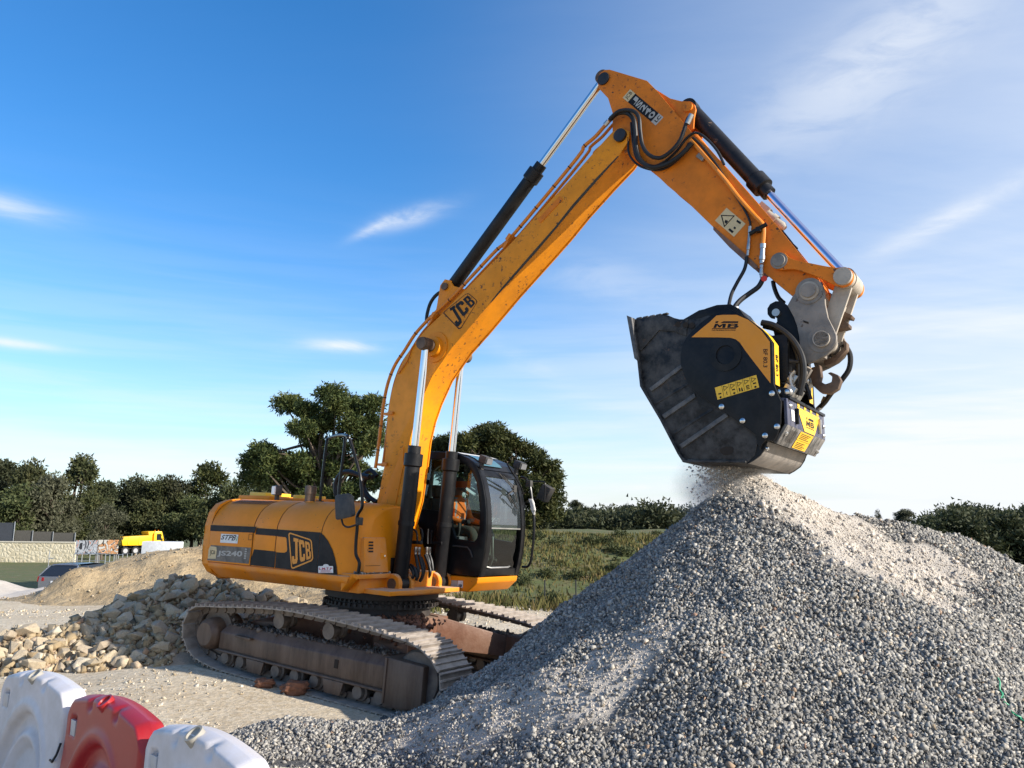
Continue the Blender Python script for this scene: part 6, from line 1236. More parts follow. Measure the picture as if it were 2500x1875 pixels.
MB().strip([[(x, YR+0.16, z), (x, YL-0.35, z)] for x, z in roofline(0.012)[:4]]).build('skylight', MATS['skylight'], cab, recalc=False)
MB().strip([[(x, YR+0.05, z), (x, YL-0.06, z)] for x, z in roofline(0.014)[3:]]).build('roof_panel', MATS['roof_white'], cab, recalc=False)
def gl(prof, y0, y1, off, name, m):
    MB().strip([[(x-off, y0, z), (x-off, y1, z)] for x, z in prof]).build(name, MATS[m], cab, recalc=False, smooth=60)
up_ = [(1.604, 2.08), (1.603, 2.15), (1.59, 2.30), (1.56, 2.48), (1.515, 2.65), (1.457, 2.795)]; lo = [(1.532, 1.50), (1.59, 1.75), (1.605, 1.95), (1.604, 2.06)]
gl(up_, YR+0.132, YL-0.102, 0.02, 'windscreen', 'front_glass'); gl(lo, YR+0.132, YL-0.102, 0.025, 'lower_window', 'lower_glass')
MB().box((1.588, (YR+YL)/2, 2.07), (0.02, 0.74, 0.018)).build('window_rail', MATS['steel_fitting'], cab)
for y, nm in ((YR+0.025, 'side_window'), (YL-0.025, 'side_window')):
    P = [(x, y, z) for x, z in WIN]; tr = geometry.tessellate_polygon([[Vector((x, z, 0)) for x, z in WIN]]); mb = MB(); mb.add(P, [tuple(t_) for t_ in tr]); mb.build(nm, MATS['cab_glass'], cab, recalc=False, smooth=0)
rw = MB(); rw.box((-0.37, 0.73, 1.75), (0.05, 0.97, 0.70)); rw.box((-0.37, 0.73, 3.02), (0.05, 0.97, 0.14)); E_(rw, 'rear_panel', 'black_paint', cab)
for y in (YR+0.06, YL-0.06): MB().box((-0.37, y, 2.5), (0.05, 0.1, 0.9)).build('rear_pillar', MATS['black_paint'], cab)
MB().strip([[(-0.37, YR+0.1, 2.1), (-0.37, YL-0.1, 2.1)], [(-0.37, YR+0.1, 2.96), (-0.37, YL-0.1, 2.96)]]).build('rear_window', MATS['cab_glass'], cab, recalc=False)
E_(MB().box((0.55, 0.73, 1.42), (1.85, 0.95, 0.04)), 'floor', 'dark_plastic', cab)
bs = MB(); bs.prism([(-0.35, 1.375), (1.505, 1.385), (1.485, 1.31), (1.33, 1.175), (-0.35, 1.175)], YR+0.01, YL); bso = E_(bs, 'cab_base', 'yellow', bevel=0.02, seg=3)
decal_poly('safety_sticker', UP(Z2, [(595, 1440), (630, 1443), (628, 1492), (592, 1490)], YR+0.006), [rect(0, 0, 1, 1)], 'decal_white', bso); decal_poly('safety_sticker', UP(Z2, [(545, 1438), (592, 1441), (590, 1490), (545, 1488)], YR+0.006), [rect(0, 0, 1, 1)], 'decal_light', bso)
decal_text('noise_rating', UP(Z2, [(599, 1465), (622, 1467), (621, 1485), (598, 1484)], YR+0.003), '103', 'decal_black', bso, bold=0.04)
# interior
st = MB(); st.box((0.62, 0.74, 1.86), (0.50, 0.50, 0.14)); st.box((0.60, 0.74, 1.74), (0.34, 0.34, 0.14)); st.box((0.32, 0.74, 2.15), (0.14, 0.48, 0.66), Rm('y', -10)); st.box((0.28, 0.74, 2.58), (0.09, 0.28, 0.20), Rm('y', -8)); st.box((0.58, 0.74, 1.58), (0.36, 0.36, 0.28)); E_(st, 'seat', 'seat', cab, bevel=0.04, seg=3)
for y in (0.44, 1.04):
    cs_ = MB(); cs_.box((0.80, y, 1.86), (0.46, 0.13, 0.14)); cs_.box((0.72, y, 1.63), (0.30, 0.12, 0.36)); con = E_(cs_, 'console', 'grey_plastic', cab, bevel=0.02)
    E_(MB().tube([(0.95, y, 1.92), (0.97, y, 2.02), (0.96, y, 2.12)], [0.014, 0.016, 0.026], 8), 'joystick', 'dark_plastic', con)
E_(MB().box((1.32, 1.05, 2.28), (0.07, 0.18, 0.24), Rm('z', 20)), 'monitor', 'dark_plastic', cab, bevel=0.01)
for y in (0.62, 0.74):
    E_(MB().tube([(1.30, y, 1.45), (1.38, y, 1.62), (1.36, y, 1.95)], 0.013, 7), 'travel_lever', 'steel_fitting', cab); E_(MB().box((1.30, y-0.02, 1.46), (0.16, 0.09, 0.03)), 'pedal', 'dark_plastic', cab)
E_(MB().tube([(1.50, 0.42, 1.53), (1.52, 0.50, 1.515), (1.52, 0.92, 1.515), (1.50, 1.0, 1.53)], 0.014, 7), 'foot_guard', 'steel_fitting', cab)
vq = UP(Z8, [(470, 505), (692, 508), (690, 572), (470, 570)], YR+0.07); mb = MB(); mb.loft(vq, [p+np.array([0, 0.01, 0]) for p in vq]); mb.build('sun_blind', MATS['visor'], cab)
E_(MB().tube(catmull([(1.30, YR+0.07, 2.88), (1.42, YR+0.07, 2.6), (1.45, YR+0.07, 2.3)], 4), 0.012, 6), 'grab_rail', 'dark_plastic', cab); E_(MB().box((1.30, 1.02, 2.55), (0.05, 0.16, 0.66)), 'curtain_strip', 'dark_plastic', cab)
E_(MB().tube([U(*p, YR-0.012) for p in zp(Z2, [(560, 1200), (660, 1210), (680, 1235), (695, 1280)])], 0.012, 6), 'door_rail', 'dark_plastic', cab)
# roof lamps, wipers, far mirror and grab handle
for Z, pt, y in ((ZD, (345, 225), 0.34), (ZD, (1025, 330), 1.12)):
    c = U(*zp(Z, [pt])[0], y); lm_ = MB(); lm_.box(c, (0.15, 0.13, 0.11), Rm('y', 18) @ Rm('z', -8)); lo_ = E_(lm_, 'work_lamp', 'dark_plastic', cab, bevel=0.015)
    MB().box(c+np.array([0.078, 0, -0.028]), (0.012, 0.11, 0.08), Rm('y', 18) @ Rm('z', -8)).build('lens', MATS['grey_plastic'], lo_); MB().box(c+np.array([-0.06, 0, -0.09]), (0.04, 0.06, 0.10)).build('bracket', MATS['dark_plastic'], lo_)
def fx(Z, pts, x): return [U(*p, x, 0) for p in zp(Z, pts)]
E_(MB().tube(catmull(fx(ZD, [(780, 300), (860, 440), (960, 600), (1050, 760), (1090, 900)], 1.62), 3), 0.014, 6), 'wiper_motor_arm', 'black_paint', cab)
for pts in ([(620, 490), (760, 650), (910, 800)], [(700, 540), (820, 670), (915, 750)], [(900, 830), (800, 920), (810, 960), (850, 1070)], [(830, 950), (900, 1080), (985, 1200)], [(920, 800), (960, 950), (975, 1050)]):
    E_(MB().tube(fx(ZD, pts, 1.60), 0.009, 5), 'wiper', 'dark_plastic', cab)
E_(MB().box(fx(ZD, [(930, 800)], 1.60)[0], (0.03, 0.07, 0.10)), 'wiper_joint', 'dark_plastic', cab)
hd = [U(*p, 1.27) for p in zp(Z2, [(1040, 1345), (1075, 1345), (1098, 1310), (1112, 1220), (1122, 1100), (1120, 980), (1108, 880), (1092, 780), (1065, 735), (1030, 725)])]
E_(MB().tube(catmull(hd, 4), 0.019, 8), 'grab_handle', 'black_paint', cab)
fmq = UP(ZD, [(1475, 700), (1645, 800), (1500, 1070), (1345, 970)], 1.42); mb = MB(); mb.loft(fmq, [p+np.array([0.05, 0.06, 0]) for p in fmq]); fmo = E_(mb, 'mirror', 'dark_plastic', cab, bevel=0.012)
E_(MB().tube(catmull([U(*p, 1.36) for p in zp(ZD, [(1230, 690), (1290, 660), (1480, 660), (1530, 700), (1525, 850), (1520, 1030)])], 4), 0.012, 6), 'mirror_arm', 'black_paint', fmo); E_(MB().box(U(*zp(ZD, [(1215, 700)])[0], 1.28), (0.09, 0.07, 0.10)), 'mirror_clamp', 'dark_plastic', fmo, bevel=0.012)
for k in range(5):
    a_ = U(*zp(ZD, [(1215+k*14, 1005)])[0], 1.26); b_ = U(*zp(ZD, [(1255+k*16, 1100+k*20)])[0], 1.25-0.01*k); c_ = U(*zp(ZD, [(1262+k*12, 1200+k*25)])[0], 1.24)
    E_(MB().tube(catmull([a_, b_, c_], 4), [0.012+0.004*(i % 3) for i in range(9)], 6), 'tied_rag', 'white_rag', cab)

CABS = (-0.18, 0.25, 0.0); cab.location = CABS; bso.location = CABS      # the cab stands clear of the left lift cylinder
# ================================================================= OPERATOR
def skin_body(name, joints, edges, root):
    me = bpy.data.meshes.new(name); names = list(joints); me.from_pydata([joints[k][0] for k in names], [(names.index(a), names.index(b_)) for a, b_ in edges], [])
    o = bpy.data.objects.new(name, me); COL.objects.link(o); sk = o.modifiers.new('s', 'SKIN'); sk.use_smooth_shade = True; o.modifiers.new('d', 'SUBSURF').levels = 2; o.modifiers['d'].render_levels = 2
    for i, k in enumerate(names):
        r = joints[k][1]; me.skin_vertices[0].data[i].radius = (r, r) if not isinstance(r, tuple) else r
        me.skin_vertices[0].data[i].use_root = (k == root)
    bpy.context.view_layer.update(); out = bpy.data.meshes.new_from_object(o.evaluated_get(bpy.context.evaluated_depsgraph_get())); bpy.data.objects.remove(o); return out
pel = np.array([0.56, 0.73, 1.92]); J = {}
def jt(k, x, y, z, r): J[k] = ((x, y, z), r)
jt('pelvis', 0.56, 0.73, 1.93, 0.145); jt('belly', 0.57, 0.73, 2.06, 0.155); jt('chest', 0.58, 0.73, 2.24, 0.165); jt('neckb', 0.60, 0.73, 2.40, 0.085); jt('neck', 0.62, 0.73, 2.47, 0.055); jt('head', 0.645, 0.73, 2.57, 0.088); jt('crown', 0.635, 0.73, 2.65, 0.070)
for s, nm in ((-1, 'R'), (1, 'L')):
    y = 0.73+s*0.20
    jt('sh'+nm, 0.58, y, 2.35, 0.085); jt('el'+nm, 0.66, y+s*0.06, 2.09, 0.060); jt('wr'+nm, 0.90, y+s*0.02, 2.04, 0.040); jt('pa'+nm, 0.96, y+s*0.01, 2.06, 0.036)
    jt('hip'+nm, 0.62, 0.73+s*0.10, 1.90, 0.105); jt('kn'+nm, 1.05, 0.73+s*0.15, 1.92, 0.078); jt('an'+nm, 1.14, 0.73+s*0.14, 1.55, 0.052); jt('to'+nm, 1.30, 0.73+s*0.15, 1.49, 0.045)
    for f in range(4): jt('f%d%s' % (f, nm), 1.005, y+s*0.01-0.027+0.018*f, 2.075-0.004*abs(f-1.5), 0.010); jt('g%d%s' % (f, nm), 1.012, y+s*0.01-0.027+0.018*f, 2.045-0.006*f, 0.009); jt('h%d%s' % (f, nm), 0.99, y+s*0.01-0.027+0.018*f, 2.025-0.004*f, 0.008)
    jt('t'+nm, 0.965, y-s*0.035, 2.055, 0.011); jt('u'+nm, 0.99, y-s*0.045, 2.04, 0.009)
Ed = [('pelvis', 'belly'), ('belly', 'chest'), ('chest', 'neckb'), ('neckb', 'neck'), ('neck', 'head'), ('head', 'crown')]
for nm in 'RL':
    Ed += [('chest', 'sh'+nm), ('sh'+nm, 'el'+nm), ('el'+nm, 'wr'+nm), ('wr'+nm, 'pa'+nm), ('pelvis', 'hip'+nm), ('hip'+nm, 'kn'+nm), ('kn'+nm, 'an'+nm), ('an'+nm, 'to'+nm), ('pa'+nm, 't'+nm), ('t'+nm, 'u'+nm)]
    for f in range(4): Ed += [('pa'+nm, 'f%d%s' % (f, nm)), ('f%d%s' % (f, nm), 'g%d%s' % (f, nm)), ('g%d%s' % (f, nm), 'h%d%s' % (f, nm))]
bme = skin_body('person', J, Ed, 'pelvis')
OFF = np.array([0.56, 0.73, 1.80])
for m in ('skin', 'hivis', 'trousers', 'reflective', 'glove', 'greasy'): bme.materials.append(MATS[m])
for p in bme.polygons:
    c = p.center; k = 0
    if c.z < 1.60: k = 5
    elif c.x > 0.60 and c.z < 2.02 and 1.0 > c.y > 0.46 and not (c.x > 0.86 and c.z > 1.995): k = 2
    elif c.z < 1.97 and c.x < 0.95: k = 2
    elif c.z > 2.44 and abs(c.y-0.73) < 0.14: k = 0
    elif c.x > 0.915 and c.z > 1.98: k = 4 if c.y < 0.73 else 0
    else: k = 1
    if k == 1 and abs(c.y-0.73) < 0.24 and c.x < 0.80 and (2.05 < c.z < 2.10): k = 3
    if k == 1 and 0.10 < abs(c.y-0.73) < 0.14 and c.z > 2.12: k = 3
    p.material_index = k
for v in bme.vertices: v.co = v.co-Vector(OFF)
per = bpy.data.objects.new('person', bme); COL.objects.link(per); per.matrix_world = mw @ Matrix.Translation(Vector(OFF)+Vector(CABS)+Vector((0.06, 0.0, 0.09)))
tag(per, 'seated operator in orange high visibility jacket inside the cab', 'person')
def pl(mb, name, m): mb.v = [tuple(np.array(p)-OFF) for p in mb.v]; return mb.build(name, MATS[m], per)
mb = MB()
for k in range(8):
    a = 2*math.pi*k/8
mb.lathe((0.615, 0.73, 2.56), (0.625, 0.73, 2.74), [(0.0, 0.088), (0.05, 0.101), (0.10, 0.095), (0.14, 0.065), (0.16, 0.02)], 18); pl(mb, 'hair', 'hair')
mb = MB(); mb.tube([(0.725, 0.73, 2.585), (0.748, 0.73, 2.555), (0.728, 0.73, 2.545)], [0.010, 0.016, 0.012], 8); pl(mb, 'nose', 'skin')
for s in (-1, 1):
    pl(MB().lathe((0.712, 0.73+s*0.034, 2.588), (0.732, 0.73+s*0.034, 2.588), [(0, 0.012), (0.01, 0.011), (0.016, 0.004)], 10), 'eye', 'greasy'); pl(MB().lathe((0.645, 0.73+s*0.085, 2.57), (0.645, 0.73+s*0.105, 2.57), [(0, 0.03), (0.012, 0.028), (0.02, 0.015)], 12), 'ear', 'skin')
pl(MB().tube(catmull([(0.70, 0.68, 2.535), (0.728, 0.71, 2.515), (0.735, 0.73, 2.505), (0.728, 0.75, 2.515), (0.70, 0.78, 2.535)], 4), 0.020, 8), 'beard', 'hair'); pl(MB().tube([(0.735, 0.70, 2.527), (0.742, 0.73, 2.524), (0.735, 0.76, 2.527)], 0.005, 6), 'mouth', 'skin')

# ================================================================= CRUSHER BUCKET
BOFF = np.array([5.2, 0.0, 2.72])
bk = empty('crusher_bucket'); bk.matrix_world = mw @ Matrix.Translation(Vector(BOFF)); tag(bk, 'black and yellow jaw crusher bucket hanging from the excavator arm', 'crusher bucket')
BPARTS = []
def B_(mb, name, m, parent=None, **k):
    o = mb.build(name, MATS[m], parent or bk, **k)
    if parent is None: BPARTS.append(o)
    return o
YS, YP = 0.70, 0.74
SC = xz(Z6, [(125, 232), (150, 245), (235, 230), (330, 208), (395, 212), (440, 232), (480, 242), (560, 242), (640, 235), (700, 210), (900, 300), (1000, 700), (1060, 1150), (1040, 1240), (980, 1300), (520, 1297), (480, 1235), (350, 985), (240, 800), (205, 740), (185, 560), (160, 420)], -YS)
SC2 = xz(Z6, [(125, 232), (160, 240), (200, 560), (225, 740), (260, 800), (370, 985), (500, 1235), (535, 1280), (980, 1285), (980, 1300), (520, 1297), (480, 1235), (350, 985), (240, 800), (205, 740), (185, 560)], -YS)
sides = []
for s in (-1, 1): sides.append(B_(MB().prism(SC, s*YS-0.02, s*YS+0.02), 'scoop_side', 'bucket_worn', bevel=0.006))
B_(MB().prism(SC2, -0.76, 0.76), 'scoop_floor', 'bucket_worn', bevel=0.005)
B_(MB().prism(xz(Z6, [(118, 225), (155, 240), (200, 560), (175, 540)], -YS), -0.80, 0.80), 'cutting_edge', 'rib_worn', bevel=0.006)
rim = xz(Z6, [(150, 244), (235, 228), (330, 206), (395, 210), (440, 230), (480, 240), (540, 240), (530, 360), (440, 330), (330, 320), (200, 470), (180, 470)], -YS-0.03)
B_(MB().prism(rim, -YS-0.035, -YS-0.021), 'rim_plate', 'bucket_worn', sides[0], bevel=0.004)
for k in range(5):
    a = [(165+k*48, 246-k*9), (200+k*48, 238-k*9), (205+k*48, 225-k*8), (172+k*48, 233-k*8)]; B_(MB().prism(xz(Z6, a, -YS), -YS-0.03, -YS+0.03), 'edge_tooth', 'rib_worn', sides[0], bevel=0.003)
for (cx_, cy_) in ((478, 282), (533, 287), (580, 290)):
    c = U(*zp(Z6, [(cx_, cy_)])[0], -YS); B_(MB().cyl((c[0], -YS-0.038, c[2]), (c[0], -YS-0.034, c[2]), 0.032, 16), 'hole', 'seam', sides[0])
for pts in ([(258, 748), (492, 572), (500, 600), (275, 772)], [(350, 945), (590, 785), (600, 815), (372, 972)], [(478, 1165), (820, 930), (840, 955), (500, 1190)], [(290, 850), (560, 690), (575, 705), (300, 868)], [(430, 1070), (720, 890), (735, 905), (440, 1088)]):
    wid = 0.018 if pts[0][0] in (258, 350, 478) else 0.006
    B_(MB().prism(xz(Z6, pts, -YS-0.03), -YS-0.021-wid, -YS-0.015), 'rib', 'rib_worn' if wid > 0.01 else 'bucket_worn', sides[0], bevel=0.004)
B_(MB().prism(catmull(xz(Z6, [(775, 1200), (820, 1178), (870, 1180), (872, 1215), (850, 1235), (800, 1238)], -YS-0.03), 3, True), -YS-0.024, -YS-0.0215), 'drain_hole', 'seam', sides[0]); B_(MB().prism(catmull(xz(Z6, [(530, 1283), (545, 1272), (595, 1276), (610, 1284), (590, 1292), (545, 1292)], -YS-0.03), 2, True), -YS-0.04, -YS-0.02), 'wear_button', 'rib_worn', sides[0])
HO = catmull(xz(Z6, [(560, 350), (640, 270), (700, 228), (760, 203)], -YP), 2)[:-1]+[tuple(p) for p in xz(Z6, [(760, 203), (830, 196), (905, 200), (985, 235), (1070, 300), (1120, 350), (1165, 412), (1178, 720), (1232, 850), (1226, 1000), (1205, 1090), (1175, 1140), (1120, 1128), (1090, 1165), (1075, 1200)], -YP)]
HO = [tuple(p) for p in HO]+[tuple(p) for p in xz(Z6, [(1055, 1150), (1048, 1092), (960, 1030), (880, 972), (700, 850), (590, 770), (550, 725), (515, 650), (495, 570), (492, 510), (508, 430), (535, 380)], -YP)]
hs_ = []
for s in (-1, 1): hs_.append(B_(MB().prism(HO, s*YP-0.022, s*YP+0.022), 'housing_plate', 'bucket_black', bevel=0.004))
# rim flange and yellow edge strip behind the plate
EDG = xz(Z6, [(985, 235), (1070, 300), (1120, 350), (1165, 412), (1168, 560), (1174, 715)], -YP)
for s in (-1, 1):
    mb = MB(); band(mb, EDG, s*YP-(0.0 if s > 0 else 0.018), s*YP+(0.018 if s > 0 else 0.0), 0.0)
y0 = -YP+0.024
mb = MB(); mb.strip([[(x+0.004, y0+0.02, z+0.003), (x+0.004, y0+0.16, z+0.003)] for x, z in EDG]); ys_ = mb.build('edge_sticker', MATS['bucket_yellow_edge'], bk, recalc=False); BPARTS.append(ys_)
mb = MB(); band(mb, [(x, z) for x, z in EDG], y0+0.0, y0+0.17, -0.015); B_(mb, 'edge_flange', 'bucket_black')
mb = MB(); band(mb, [(x, z) for x, z in EDG], 0.55, YP-0.024, -0.015); B_(mb, 'edge_flange', 'bucket_black'); mb = MB(); mb.strip([[(x+0.004, 0.56, z+0.003), (x+0.004, 0.70, z+0.003)] for x, z in EDG]); BPARTS.append(mb.build('edge_sticker', MATS['bucket_yellow_edge'], bk, recalc=False))
e4 = [np.array((EDG[4][0]+0.008, y0+0.045, EDG[4][1]+0.10)), np.array((EDG[4][0]+0.008, y0+0.045, EDG[4][1]-0.12)), np.array((EDG[4][0]+0.010, y0+0.12, EDG[4][1]-0.12)), np.array((EDG[4][0]+0.008, y0+0.12, EDG[4][1]+0.10))]
decal_text('edge_letters', [e4[3], e4[2], e4[1], e4[0]], 'BF 80.3', 'decal_black', ys_, bold=0.02)
# yellow graphic on the near plate with lettering
yb = -YP-0.0245
YG = xz(Z6, [(568, 372), (640, 310), (700, 262), (752, 212), (800, 207), (900, 207), (985, 243), (1040, 285), (1085, 325), (1145, 405), (1148, 560), (1150, 712), (1040, 570), (960, 465), (925, 412), (895, 388), (855, 376), (760, 373)], yb)
tr = geometry.tessellate_polygon([[Vector((x, z, 0)) for x, z in YG]]); mb = MB(); mb.add([(x, yb, z) for x, z in YG], [tuple(t_) for t_ in tr]); mb.build('yellow_graphic', MATS['bucket_yellow'], hs_[0], recalc=False, smooth=0)
def bq4(Z, pts, d=0.0): return UP(Z, pts, yb-0.002-d)
MBL = bq4(ZB, [(255, 155), (660, 155), (660, 258), (255, 258)])
MLET = [[(0.14, 1.0), (0.20, 1.0), (0.20, 0.78), (0.10, 0.78)], [(0.08, 0.68), (0.02, 0.0), (0.12, 0.0), (0.17, 0.68)], [(0.17, 0.68), (0.155, 0.45), (0.22, 0.12), (0.27, 0.12), (0.25, 0.42)], [(0.40, 0.68), (0.25, 0.42), (0.27, 0.12), (0.385, 0.45)], [(0.40, 0.68), (0.385, 0.45), (0.37, 0.0), (0.48, 0.0), (0.51, 0.68)], [(0.24, 0.78), (0.40, 1.0), (0.97, 1.0), (0.98, 0.78)],
        [(0.56, 0.68), (0.53, 0.40), (0.66, 0.40), (0.68, 0.68)], [(0.68, 0.68), (0.675, 0.55), (0.85, 0.55), (0.97, 0.68)], [(0.55, 0.36), (0.52, 0.0), (0.64, 0.0), (0.66, 0.36)], [(0.66, 0.36), (0.655, 0.25), (0.86, 0.25), (0.97, 0.36)], [(0.64, 0.0), (0.86, 0.0), (0.97, 0.12), (0.97, 0.36), (0.86, 0.25), (0.84, 0.14), (0.64, 0.14)], [(0.85, 0.55), (0.85, 0.40), (0.97, 0.45), (0.985, 0.62), (0.97, 0.68)]]
MLET = [[(0.02, 0.0), (0.13, 0.0), (0.19, 0.62), (0.10, 0.62)], [(0.10, 0.74), (0.19, 0.74), (0.23, 1.0), (0.12, 1.0)], [(0.19, 0.62), (0.17, 0.42), (0.23, 0.06), (0.29, 0.06), (0.27, 0.34)], [(0.40, 0.62), (0.27, 0.34), (0.29, 0.06), (0.385, 0.42)], [(0.37, 0.0), (0.48, 0.0), (0.52, 0.62), (0.40, 0.62)], [(0.30, 0.74), (0.97, 0.74), (0.99, 1.0), (0.42, 1.0)], [(0.56, 0.0), (0.67, 0.0), (0.71, 0.62), (0.60, 0.62)], [(0.71, 0.62), (0.705, 0.50), (0.84, 0.50), (0.97, 0.62)], [(0.97, 0.62), (0.84, 0.50), (0.86, 0.42), (0.95, 0.34)], [(0.695, 0.40), (0.69, 0.28), (0.95, 0.34), (0.86, 0.40)], [(0.95, 0.34), (0.82, 0.28), (0.84, 0.16), (0.97, 0.10), (1.0, 0.24)], [(0.67, 0.0), (0.90, 0.0), (0.97, 0.10), (0.84, 0.14), (0.68, 0.14)]]
decal_poly('logo_letters', MBL, MLET, 'decal_black', hs_[0]); decal_poly('logo_bar', bq4(ZB, [(245, 265), (620, 265), (620, 277), (245, 277)]), [rect(0, 0, 1, 1)], 'decal_black', hs_[0])
decal_text('logo_motto', bq4(ZB, [(238, 287), (612, 287), (612, 304), (238, 304)]), 'THE CRUSHING EVOLUTION', 'decal_black', hs_[0], bold=0.03, shear=0.2)
decal_text('model_letters', bq4(ZB, [(1110, 588), (1105, 875), (1043, 872), (1043, 588)]), 'BF 80.3', 'decal_black', hs_[0], bold=0.012)
# shaft cover
c = U(*zp(ZB, [(455, 680)])[0], yb); B_(MB().lathe((c[0], yb+0.01, c[2]), (c[0], yb-0.03, c[2]), [(0, 0.17), (0.018, 0.17), (0.022, 0.10), (0.006, 0.095), (0.006, 0.01)], 40), 'shaft_cover', 'bucket_black', hs_[0])
# warning strip: six pictogram cells
ws = [U(*p, yb-0.001) for p in zp(ZB, [(287, 1190), (935, 990), (980, 1185), (330, 1378)])]
wso = decal_poly('warning_strip', ws, [rect(0, 0, 1, 1)], 'bucket_yellow_edge', hs_[0])
mb = MB(); o_ = np.array([0, -0.002, 0])
def wp(P): tr = geometry.tessellate_polygon([[Vector((x, y, 0)) for x, y in P]]); mb.add([quadmap(ws, x, y, o_) for x, y in P], [tuple(t_) for t_ in tr])
for i in range(1, 6): wp(rect(i/6-0.003, 0.02, i/6+0.003, 0.98))
for i in range(6):
    a = i/6
    if i > 0:
        T3 = [(a+0.03, 0.92), (a+0.145, 0.74), (a+0.03, 0.52)]; ce = (a+0.065, 0.72); I3 = [(x+(ce[0]-x)*0.3, y+(ce[1]-y)*0.3) for x, y in T3]
        for k in range(3): wp([T3[k], T3[(k+1) % 3], I3[(k+1) % 3], I3[k]])
    if i in (0, 2, 5): wp(rect(a+0.05, 0.36, a+0.12, 0.46)); wp([(a+0.05, 0.12), (a+0.085, 0.22), (a+0.12, 0.12), (a+0.085, 0.03)])
    if i == 3: wp(rect(a+0.04, 0.12, a+0.07, 0.4)); wp([(a+0.09, 0.08), (a+0.13, 0.08), (a+0.12, 0.38), (a+0.10, 0.38)])
    if i == 4: wp(rect(a+0.05, 0.10, a+0.065, 0.42)); wp(rect(a+0.07, 0.34, a+0.12, 0.42)); wp(rect(a+0.07, 0.22, a+0.12, 0.28)); wp(rect(a+0.07, 0.10, a+0.12, 0.16))
    if i == 1: wp(rect(a+0.075, 0.15, a+0.09, 0.42))
mb.build('pictograms', MATS['decal_black'], wso, recalc=False, smooth=0)
for Z, pts in ((ZB, [(1182, 1280), (398, 1487)]), (Z6, [(946, 988), (1200, 1030), (1112, 1097)])):
    for p in pts: c = U(*zp(Z, [p])[0], yb); B_(MB().lathe((c[0], yb+0.01, c[2]), (c[0], yb-0.025, c[2]), [(0, 0.028), (0.022, 0.028), (0.03, 0.016), (0.035, 0.004)], 14), 'bolt', 'bolt_steel', hs_[0])
# top bridge with hose ports
B_(MB().prism(xz(Z6, [(640, 232), (720, 188), (800, 163), (900, 158), (960, 190), (1000, 245), (900, 230), (760, 215)], -0.5), -0.68, -0.30), 'hose_bridge', 'bucket_black', bevel=0.006)
B_(MB().prism(xz(Z6, [(560, 300), (700, 220), (800, 200), (900, 205), (1000, 250), (1110, 345), (1080, 380), (960, 290), (800, 260), (600, 340)], -0.4), -0.70, 0.70), 'housing_top', 'bucket_black', bevel=0.006)
# inner body between the plates
B_(MB().prism(xz(Z6, [(600, 500), (760, 330), (950, 380), (1060, 520), (1080, 760), (1150, 900), (1140, 1080), (980, 1270), (800, 1100), (620, 760)], -YP), -0.70, 0.70), 'crusher_body', 'bucket_black')
# back lower cover: upper sloped deck, blue panel, scuffed underside
P1 = np.array(xz(Z6, [(1182, 735), (1232, 862), (1226, 1000), (1172, 1140), (1105, 1160)], -YP)); yA, yB = -YP+0.024, YP-0.024
X1, X2, X3, X4, X5 = [tuple(p) for p in P1]
def qd(name, m, a, b_, y0=yA, y1=yB, th=-0.03, parent=None):
    mb = MB(); band(mb, [a, b_], y0, y1, th); return B_(mb, name, m, parent, bevel=0.004)
Xm = (X2[0]+0.04, X2[1]); Xn = (X3[0]+0.06, X3[1]-0.02); Xo = (X4[0]+0.02, X4[1]-0.02)
deck = qd('motor_deck', 'bucket_blue', (X1[0]-0.10, X1[1]-0.10), (Xm[0], Xm[1]+0.06)); back = qd('back_panel', 'bucket_blue', (Xm[0], Xm[1]+0.058), Xn); under = qd('lower_cover', 'bucket_scuffed', Xn, Xo)
B_(MB().box((Xm[0]-0.01, 0.02, Xm[1]+0.075), (0.06, 1.36, 0.03)), 'deck_rail', 'bucket_black', bevel=0.006)
def bkq(u, v, off=0.006):   # on back panel: u across (near->far), v bottom->top
    a, b_ = np.array(Xn), np.array((Xm[0], Xm[1]+0.058)); q_ = a+(b_-a)*v; d = (b_-a)/np.linalg.norm(b_-a); nrm = np.array([d[1], -d[0]]); q_ = q_+nrm*off; return np.array((q_[0], yA+(yB-yA)*u, q_[1]))
def unq(u, v, off=0.006):
    a, b_ = np.array(Xo), np.array(Xn); q_ = a+(b_-a)*v; d = (b_-a)/np.linalg.norm(b_-a); nrm = np.array([d[1], -d[0]]); q_ = q_+nrm*off; return np.array((q_[0], yA+(yB-yA)*u, q_[1]))
bb4 = [bkq(0, 1), bkq(1, 1), bkq(1, 0), bkq(0, 0)]
decal_poly('yellow_trapezoid', bb4, [[(0.24, 0.86), (0.84, 0.86), (0.67, 0.0), (0.40, 0.0)]]+[rect(x, 0.88, x+0.055, 0.985) for x in (0.25, 0.42, 0.58, 0.76)], 'bucket_yellow_edge', back)
decal_poly('logo_letters', [bkq(0.44, 0.62, .009), bkq(0.66, 0.62, .009), bkq(0.66, 0.26, .009), bkq(0.44, 0.26, .009)], MLET, 'decal_black', back); decal_poly('logo_bar', [bkq(0.44, 0.22, .009), bkq(0.66, 0.22, .009), bkq(0.66, 0.19, .009), bkq(0.44, 0.19, .009)], [rect(0, 0, 1, 1)], 'decal_black', back)
decal_poly('rating_plate', [bkq(0.09, 0.64), bkq(0.16, 0.64), bkq(0.16, 0.22), bkq(0.09, 0.22)], [rect(0, 0, 1, 1)], 'decal_white', back)
for u in (0.20, 0.80): B_(MB().box(bkq(u, 0.45, 0.015), (0.04, 0.04, 0.16), Rm('x', 0)), 'handle', 'bucket_black' if u < .5 else 'steel_fitting', back, bevel=0.006)
uu4 = [unq(0, 1), unq(1, 1), unq(1, 0), unq(0, 0)]
